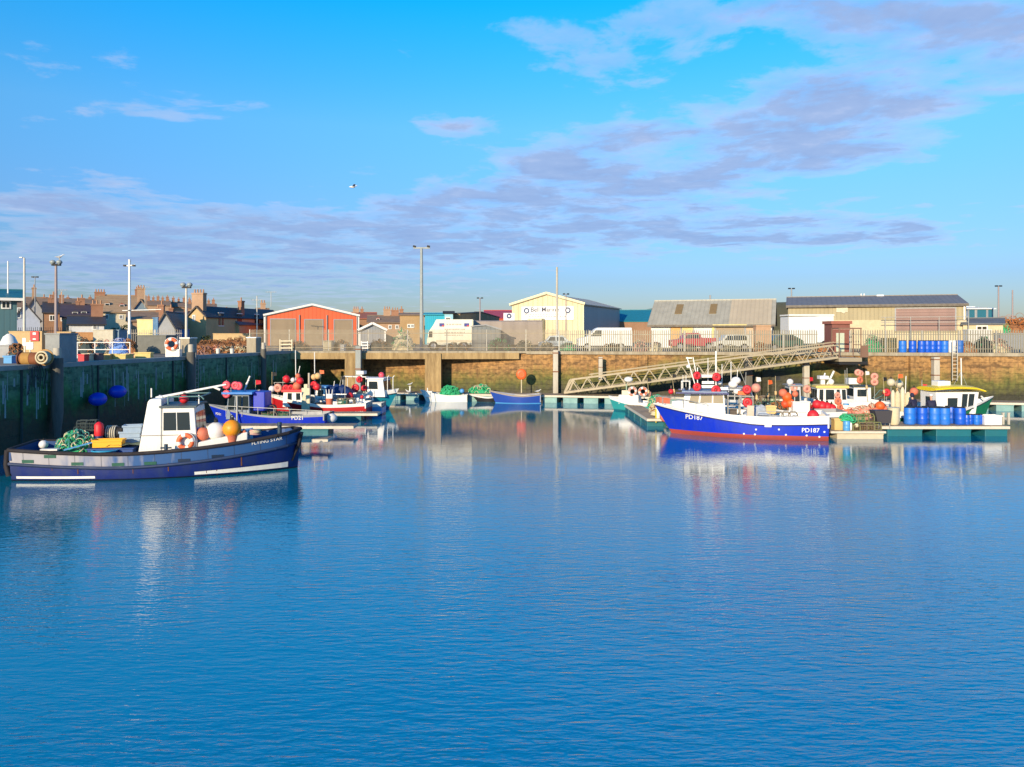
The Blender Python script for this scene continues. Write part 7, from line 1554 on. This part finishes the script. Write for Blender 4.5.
# ------------------------------------------------------------------ left quay clutter
def block(px0, px1, y0, Y, dep, mat, label, topm=None, side=None, name='concrete_block', cat='concrete block', z0=QZ+.0):
    x0, x1 = PX(px0,Y), PX(px1,Y); z1 = PZ(y0,Y); t = thing(name, label, cat, ((x0+x1)/2,Y,QZ)); k_ = (x1-x0)/2; h_ = z1-QZ
    mb = MB(); mb.box(-k_,k_,0,dep,0,h_); mb.build('body', mat, t, .02)
    mb = MB(); mb.box(-k_-.03,k_+.03,-.03,dep+.03,h_-.002,h_+.07); mb.build('top_slab', topm or mat, t)
    return t
block(45,59.5,334.5,39.5,1.6, CONCG, 'tall grey concrete block behind the dark timber pile on the left quay', side=1)
block(180,189.5,338.5,51.3,1.2, CONC, 'cream concrete block with a white top beside the third lamp post', WHITE)
block(246.5,256,338,61,1.2, CONC, 'pale concrete block at the far end of the left quay', WHITE)
block(137,166,336,60,2., M('dark_wall_grey',(.17,.17,.15),.85,.4), 'dark grey low wall behind the lifebuoy stand', name='low_wall', cat='wall')
block(93,113,330.5,63,1.6, M('cream_container',(.5,.46,.36),.7,.3), 'cream container below the white cottage', name='container', cat='container')
block(113.5,119,330.5,63.4,1.4, M('bluegrey_panel',(.16,.24,.32),.6), 'blue grey cabinet at the right of the cream container', name='cabinet', cat='cabinet')
block(9,42,332,60,.6, W_OCHRE, 'ochre wall behind the red and white sign', name='yard_wall', cat='wall')
block(57,71,332.5,61,.6, W_OCHRE, 'short ochre wall right of the tall grey block', name='yard_wall', cat='wall')
block(73,93,333,64,.5, M('rust_wall',(.4,.2,.08),.8,.4), 'rusty orange wall left of the cream container', name='yard_wall', cat='wall')
block(213,250,334,84,.6, W_OCHRE, 'ochre yard wall below the tan hipped house', name='yard_wall', cat='wall')
block(-20,9,346,50,1.2, GREY, 'grey bench like plinth at the left edge', name='plinth', cat='plinth')
# rusty drum winch and rope reel
t = thing('winch_drum', 'big rusty brown drum lying on the left quay edge', 'drum', (PX(25.5,37.2),37.6,QZ+.36), R(0))
mb = MB(); mb.tube((-.45,0,-.0),(.45,0,0),.3,20); mb.build('drum', RUST, t); mb = MB(); [mb.tube((x-.03,0,0),(x+.03,0,0),.36,20) for x in (-.47,.47)]; mb.build('flange', M('dark_rust',(.1,.04,.03),.8), t); mb = MB(); mb.tube((-.35,0,0),(.05,0,0),.31,20); mb.build('rope_turns', M('ochre_rope',(.4,.22,.06),.9,.3,8), t)
t = thing('rope_reel', 'wooden reel wound with pale rope standing beside the rusty drum', 'reel', (PX(42,37.2),37.3,QZ+.42), R(0))
mb = MB(); [mb.torus((0,y,0),.28,.05,(0,1,0),20,6) for y in (-.12,-.04,.04,.12)]; mb.torus((0,-.16,0),.14,.05,(0,1,0),16,6); mb.build('rope', PALENET, t); mb = MB(); mb.rings([[Vector((.4*math.cos(a),y,.4*math.sin(a))) for a in [2*math.pi*i/20 for i in range(20)]] for y in (.16,.2)]); mb.build('disc', M('ochre_disc',(.45,.25,.08),.8), t)
t = thing('net_mass', 'dark rope ends hanging over the wall edge beside the rope reel', 'ropes', lw_at(37.6,.06,3.9)); mb = MB(); rs = random.Random(8)
for k in range(14): y = rs.uniform(-.9,.7); mb.path([(.03,y,.1),(.06+rs.random()*.05,y+rs.uniform(-.1,.1),-.3),(.05,y+rs.uniform(-.2,.2),-rs.uniform(.5,1.3))],.02,5)
mb.build('rope_strands', DARKNET, t)
t = thing('tent', 'small white bell shaped canvas cover at the left edge', 'canvas cover', (PX(9,52),52,QZ)); mb = MB(); mb.lathe([(.62,.55),(.55,.9),(.35,1.35),(.1,1.55)], n=16); mb.build('canvas', WHITE, t); mb = MB(); [mb.box(x-.04,x+.04,-.04,.04,0,.56) for x in (-.5,.5)]; mb.build('leg', DARK, t)
t = thing('sign', 'red sign with white marks on the ochre wall', 'sign', (PX(33.5,59.8),59.9,PZ(341,59.8))); mb = MB(); mb.box(-.33,.33,0,.05,0,.75); mb.build('board', RED, t); mb = MB(); mb.box(-.12,.12,-.012,-.002,.48,.66); mb.box(-.12,.12,-.012,-.002,.1,.2); mb.build('marks', WHITE, t)
for px,lb,w_,h_ in ((24,'narrow white notice on a post left of the red sign',.22,.55),(29.5,'low white board under the red sign',.5,.5)):
    Y = 54.; t = thing('notice', lb, 'notice board', (PX(px,Y),Y,QZ)); mb = MB(); mb.box(-w_/2,w_/2,0,.04,.45 if w_>.3 else .7,(.45 if w_>.3 else .7)+h_); mb.build('board', M('sign_white',(0,0,0)), t); mb = MB(); mb.box(-.04,.04,.045,.1,0,1.1); mb.build('post', PMET, t)
# lifebuoy stand
t = thing('lifebuoy_stand', 'white cabinet stand under the lifebuoy on the left quay', 'stand', (PX(171.5,49.8),50.0,QZ)); mb = MB(); mb.box(-.48,.42,0,.4,0,.55); mb.build('cabinet', WHITE, t); mb = MB(); mb.box(-.5,-.44,0,.06,.55,1.15); mb.box(.4,.46,0,.06,.55,1.15); mb.build('post', WHITE, t)
lifebuoy((PX(171,49.8),49.9,QZ+.88), .42, .15, 'white and orange lifebuoy on the quay stand above the shaded wall', M('lifebuoy_orange', (.8,.15,.05), .5))
# fish boxes & gear row along quay edge
TANP = M('tan_plastic',(0,0,0)); YBOX = M('yellow_box',(.62,.48,.16),.6,.3)
for i,(px,Y,w_,h_,m_,lb) in enumerate(((84,44,.35,.4,RED,'red box in the row of gear on the left quay'),(88,44.4,.4,.42,CREAM,'cream box right of the red one on the left quay'),(107,46,.6,.35,TANP,'tan fish box left of the blue gear heap on the left quay'),(114,46.5,.5,.35,YBOX,'yellowish fish box left of the blue gear heap'),
      (121,46.3,.75,.32,YBOX,'yellowish fish box in front of the blue gear heap'),(127.5,46.8,.5,.34,YBOX,'yellowish fish box right of the blue gear heap'),(144,48,.95,.4,YBOX,'long yellowish fish box in front of the dark grey low wall'),(136,48,.3,.36,PINK,'small pinkish box left of the long yellowish one'),
      (97,45,.5,.42,M('purple_brown_box',(.2,.12,.12),.7),'purple brown box behind the red one on the left quay'),(11,41,.45,.4,SKYBLUE,'small blue and white box at the left edge of the quay'))):
    crate((PX(px,Y),Y,QZ), w_,.5,h_,m_,lb,.1*random.uniform(-1,1),name='fish_box')
heap((PX(119,55),55,QZ), 1.5,.9,1.25,[M('blue_gear',(.12,.25,.6),.7,.3,4),M('pale_lilac',(.5,.48,.6),.8)], 'blue and lilac gear heap right of the cream container', n=60, seed=91, name='gear_heap', cat='fishing gear')
for i,(px,Y,w_,h_,ms,lb) in enumerate(((78,58,1.1,1.5,[PALENET,DARKNET],'pale nets heaped under the rusty wall'),(86,57,1.2,1.2,[DARKNET,RUSTNET],'dark nets right of the pale nets under the rusty wall'),(102,60,1.6,1.1,[PALENET,PINK],'cream and pink gear in front of the cream container'),(16,50,.9,.9,[DARKNET,RUSTNET],'dark gear between the canvas cover and the notices'),(129,58,1.4,1.1,[RUSTNET,DARKNET],'rusty gear right of the blue heap'))):
    heap((PX(px,Y),Y,QZ), w_,.9,h_,ms,lb,n=50,seed=100+i,name='gear_heap',cat='fishing gear')
for i,(px,Y,w_,d2,h_,ms,lb) in enumerate(((213,72,4.2,3,.9,[M('brown_bank',(.3,.13,.05),.95,.5,3),RUSTNET],'broad rusty brown bank, left end, behind the shaded wall'),(234,74,5.,3,1.1,[M('brown_bank',(0,0,0)),RUSTNET],'broad orange brown bank, right end, behind the shaded wall'),(214,62.5,1.4,.9,.5,[RUSTNET,PINK],'pink brown ropes heaped near the shaded wall top'),  # the two broad mounds stand for a brown bank, built as heaps
      (226,62,1.6,.9,.5,[RUSTNET,PALENET,DARKNET],'salmon and cream floats heaped on the quay beyond the lamp post'),(239,62.2,1.4,.9,.5,[RUSTNET,PALENET],'pinkish gear heap left of the far pale block'),(203,58,1.3,.8,.55,[M('mauve_gear',(.35,.2,.17),.8),RUSTNET],'mauve brown gear right of the white topped block'))):
    heap((PX(px,Y),Y,QZ), w_,d2,h_,ms,lb,n=90,seed=120+i,kindr=.22)
for px,lb in ((218,'white bucket on the quay left of two, among the rope heaps'),(232,'white bucket right of two, among the rope heaps')):
    t = thing('bucket', lb, 'bucket', (PX(px,60.5),60.5,QZ)); mb = MB(); mb.lathe([(.13,0),(.17,.35),(.19,.38),(.15,.38)], n=12); mb.build('pail', WHITE, t); mb = MB(); mb.torus((0,0,.37),.17,.015,(1,0,0),12,4,arc=.5); mb.build('handle', STEEL, t)
# hand rail and yard fence of the left quay
t = thing('railing', 'white two bar railing on the left quay in front of the ochre walls', 'railing', (PX(60,49),49,QZ)); mb = MB(); L_ = (130-60)/F*49
for z in (.55,1.0): mb.tube((0,0,z),(L_,0,z),.03,6)
mb.build('rail', WHITE, t)
for k in range(5): mb = MB(); mb.tube((L_*k/4,0,0),(L_*k/4,0,1.03),.035,6); mb.build('post', WHITE, t)
fence([(PX(9,66),66),(PX(72,67),67)], 2.1, .16, .03, 'dark mesh yard fence behind the ochre wall at the left', 2.6, M('yard_fence_dark',(.12,.12,.1),.6), False)
fence([(PX(100,68),68),(PX(182,68),68)], 1.9, .16, .03, 'mesh yard fence behind the dark low wall near the cottages', 2.6, M('yard_fence_pale',(.4,.36,.3),.6), False)
block(137,153,320,71,.15, M('cream_yellow_panel',(.7,.62,.28),.6,.35,2), 'cream and yellow panel on the yard fence', name='panel', cat='panel')
block(152.5,158,318,71,.15, M('deep_blue_panel2',(.01,.13,.3),.5), 'small deep blue panel right of the cream and yellow one', name='panel', cat='panel')
block(179.5,186,330,74,.8, M('blue_door_box',(.04,.12,.3),.6), 'dark blue cabinet by the third lamp post', name='cabinet', cat='cabinet')
# bushes by the cottages
def bush(px, Y, w_, h_, label, seed):
    rs = random.Random(seed); t = thing('bush', label, 'bush', (PX(px,Y),Y,QZ)); mb = MB()
    for k in range(380):
        a = rs.uniform(0,6.283); r_ = rs.random()**.5; z = rs.random(); p = Vector((math.cos(a)*r_*w_/2*(1-.5*z), math.sin(a)*r_*.6*(1-.5*z), .15+z*h_)); s_ = .09; d1 = Vector((rs.uniform(-1,1),rs.uniform(-1,1),rs.uniform(-1,1))).normalized()*s_; d2 = d1.cross(Vector((rs.uniform(-1,1),rs.uniform(-1,1),rs.uniform(-1,1)))).normalized()*s_*.7
        mb.add([p-d1,p+d2,p+d1,p-d2],[(0,1,2,3)])
    mb.build('foliage', M('bush_leaves',(.05,.07,.025),.8,.5,5), t); mb = MB(); [mb.tube((x,0,0),(x*2,0,h_*.6),.04,5) for x in (-.15,.05,.2)]; mb.build('stems', WOOD, t)
bush(117,72,2.4,1.9,'dark bush below the large cream house',1); bush(126,73,1.8,2.2,'taller dark bush beside the tall white mast',2); bush(206,76,1.6,1.2,'low bush at the foot of the ochre gabled house',3); bush(167,66.5,2.2,1.2,'low green bush behind the lifebuoy',4)

# blue fenders hanging on the shaded wall
for px,py,lb in ((98.5,399,'lower left blue fender hanging on the shaded wall'),(118,391.5,'upper right blue fender hanging on the shaded wall')):
    Y = min([36+i*.05 for i in range(500)], key=lambda Y: abs(512+F*lw_at(Y,.5).x/Y-px)); p = lw_at(Y,.5,PZ(py,Y))
    t = thing('fender', lb, 'fender', p, R(70)); mb = MB(); mb.sphere((0,0,0),.42,16,10,(1.25,.9,.85)); mb.build('bag', M('fender_blue',(.005,.05,.6),.35,.2), t); mb = MB(); mb.tube((0,.3,.2),(0,.42,PZ(365,Y)-p.z),.025,5); mb.build('rope', DARKNET, t)
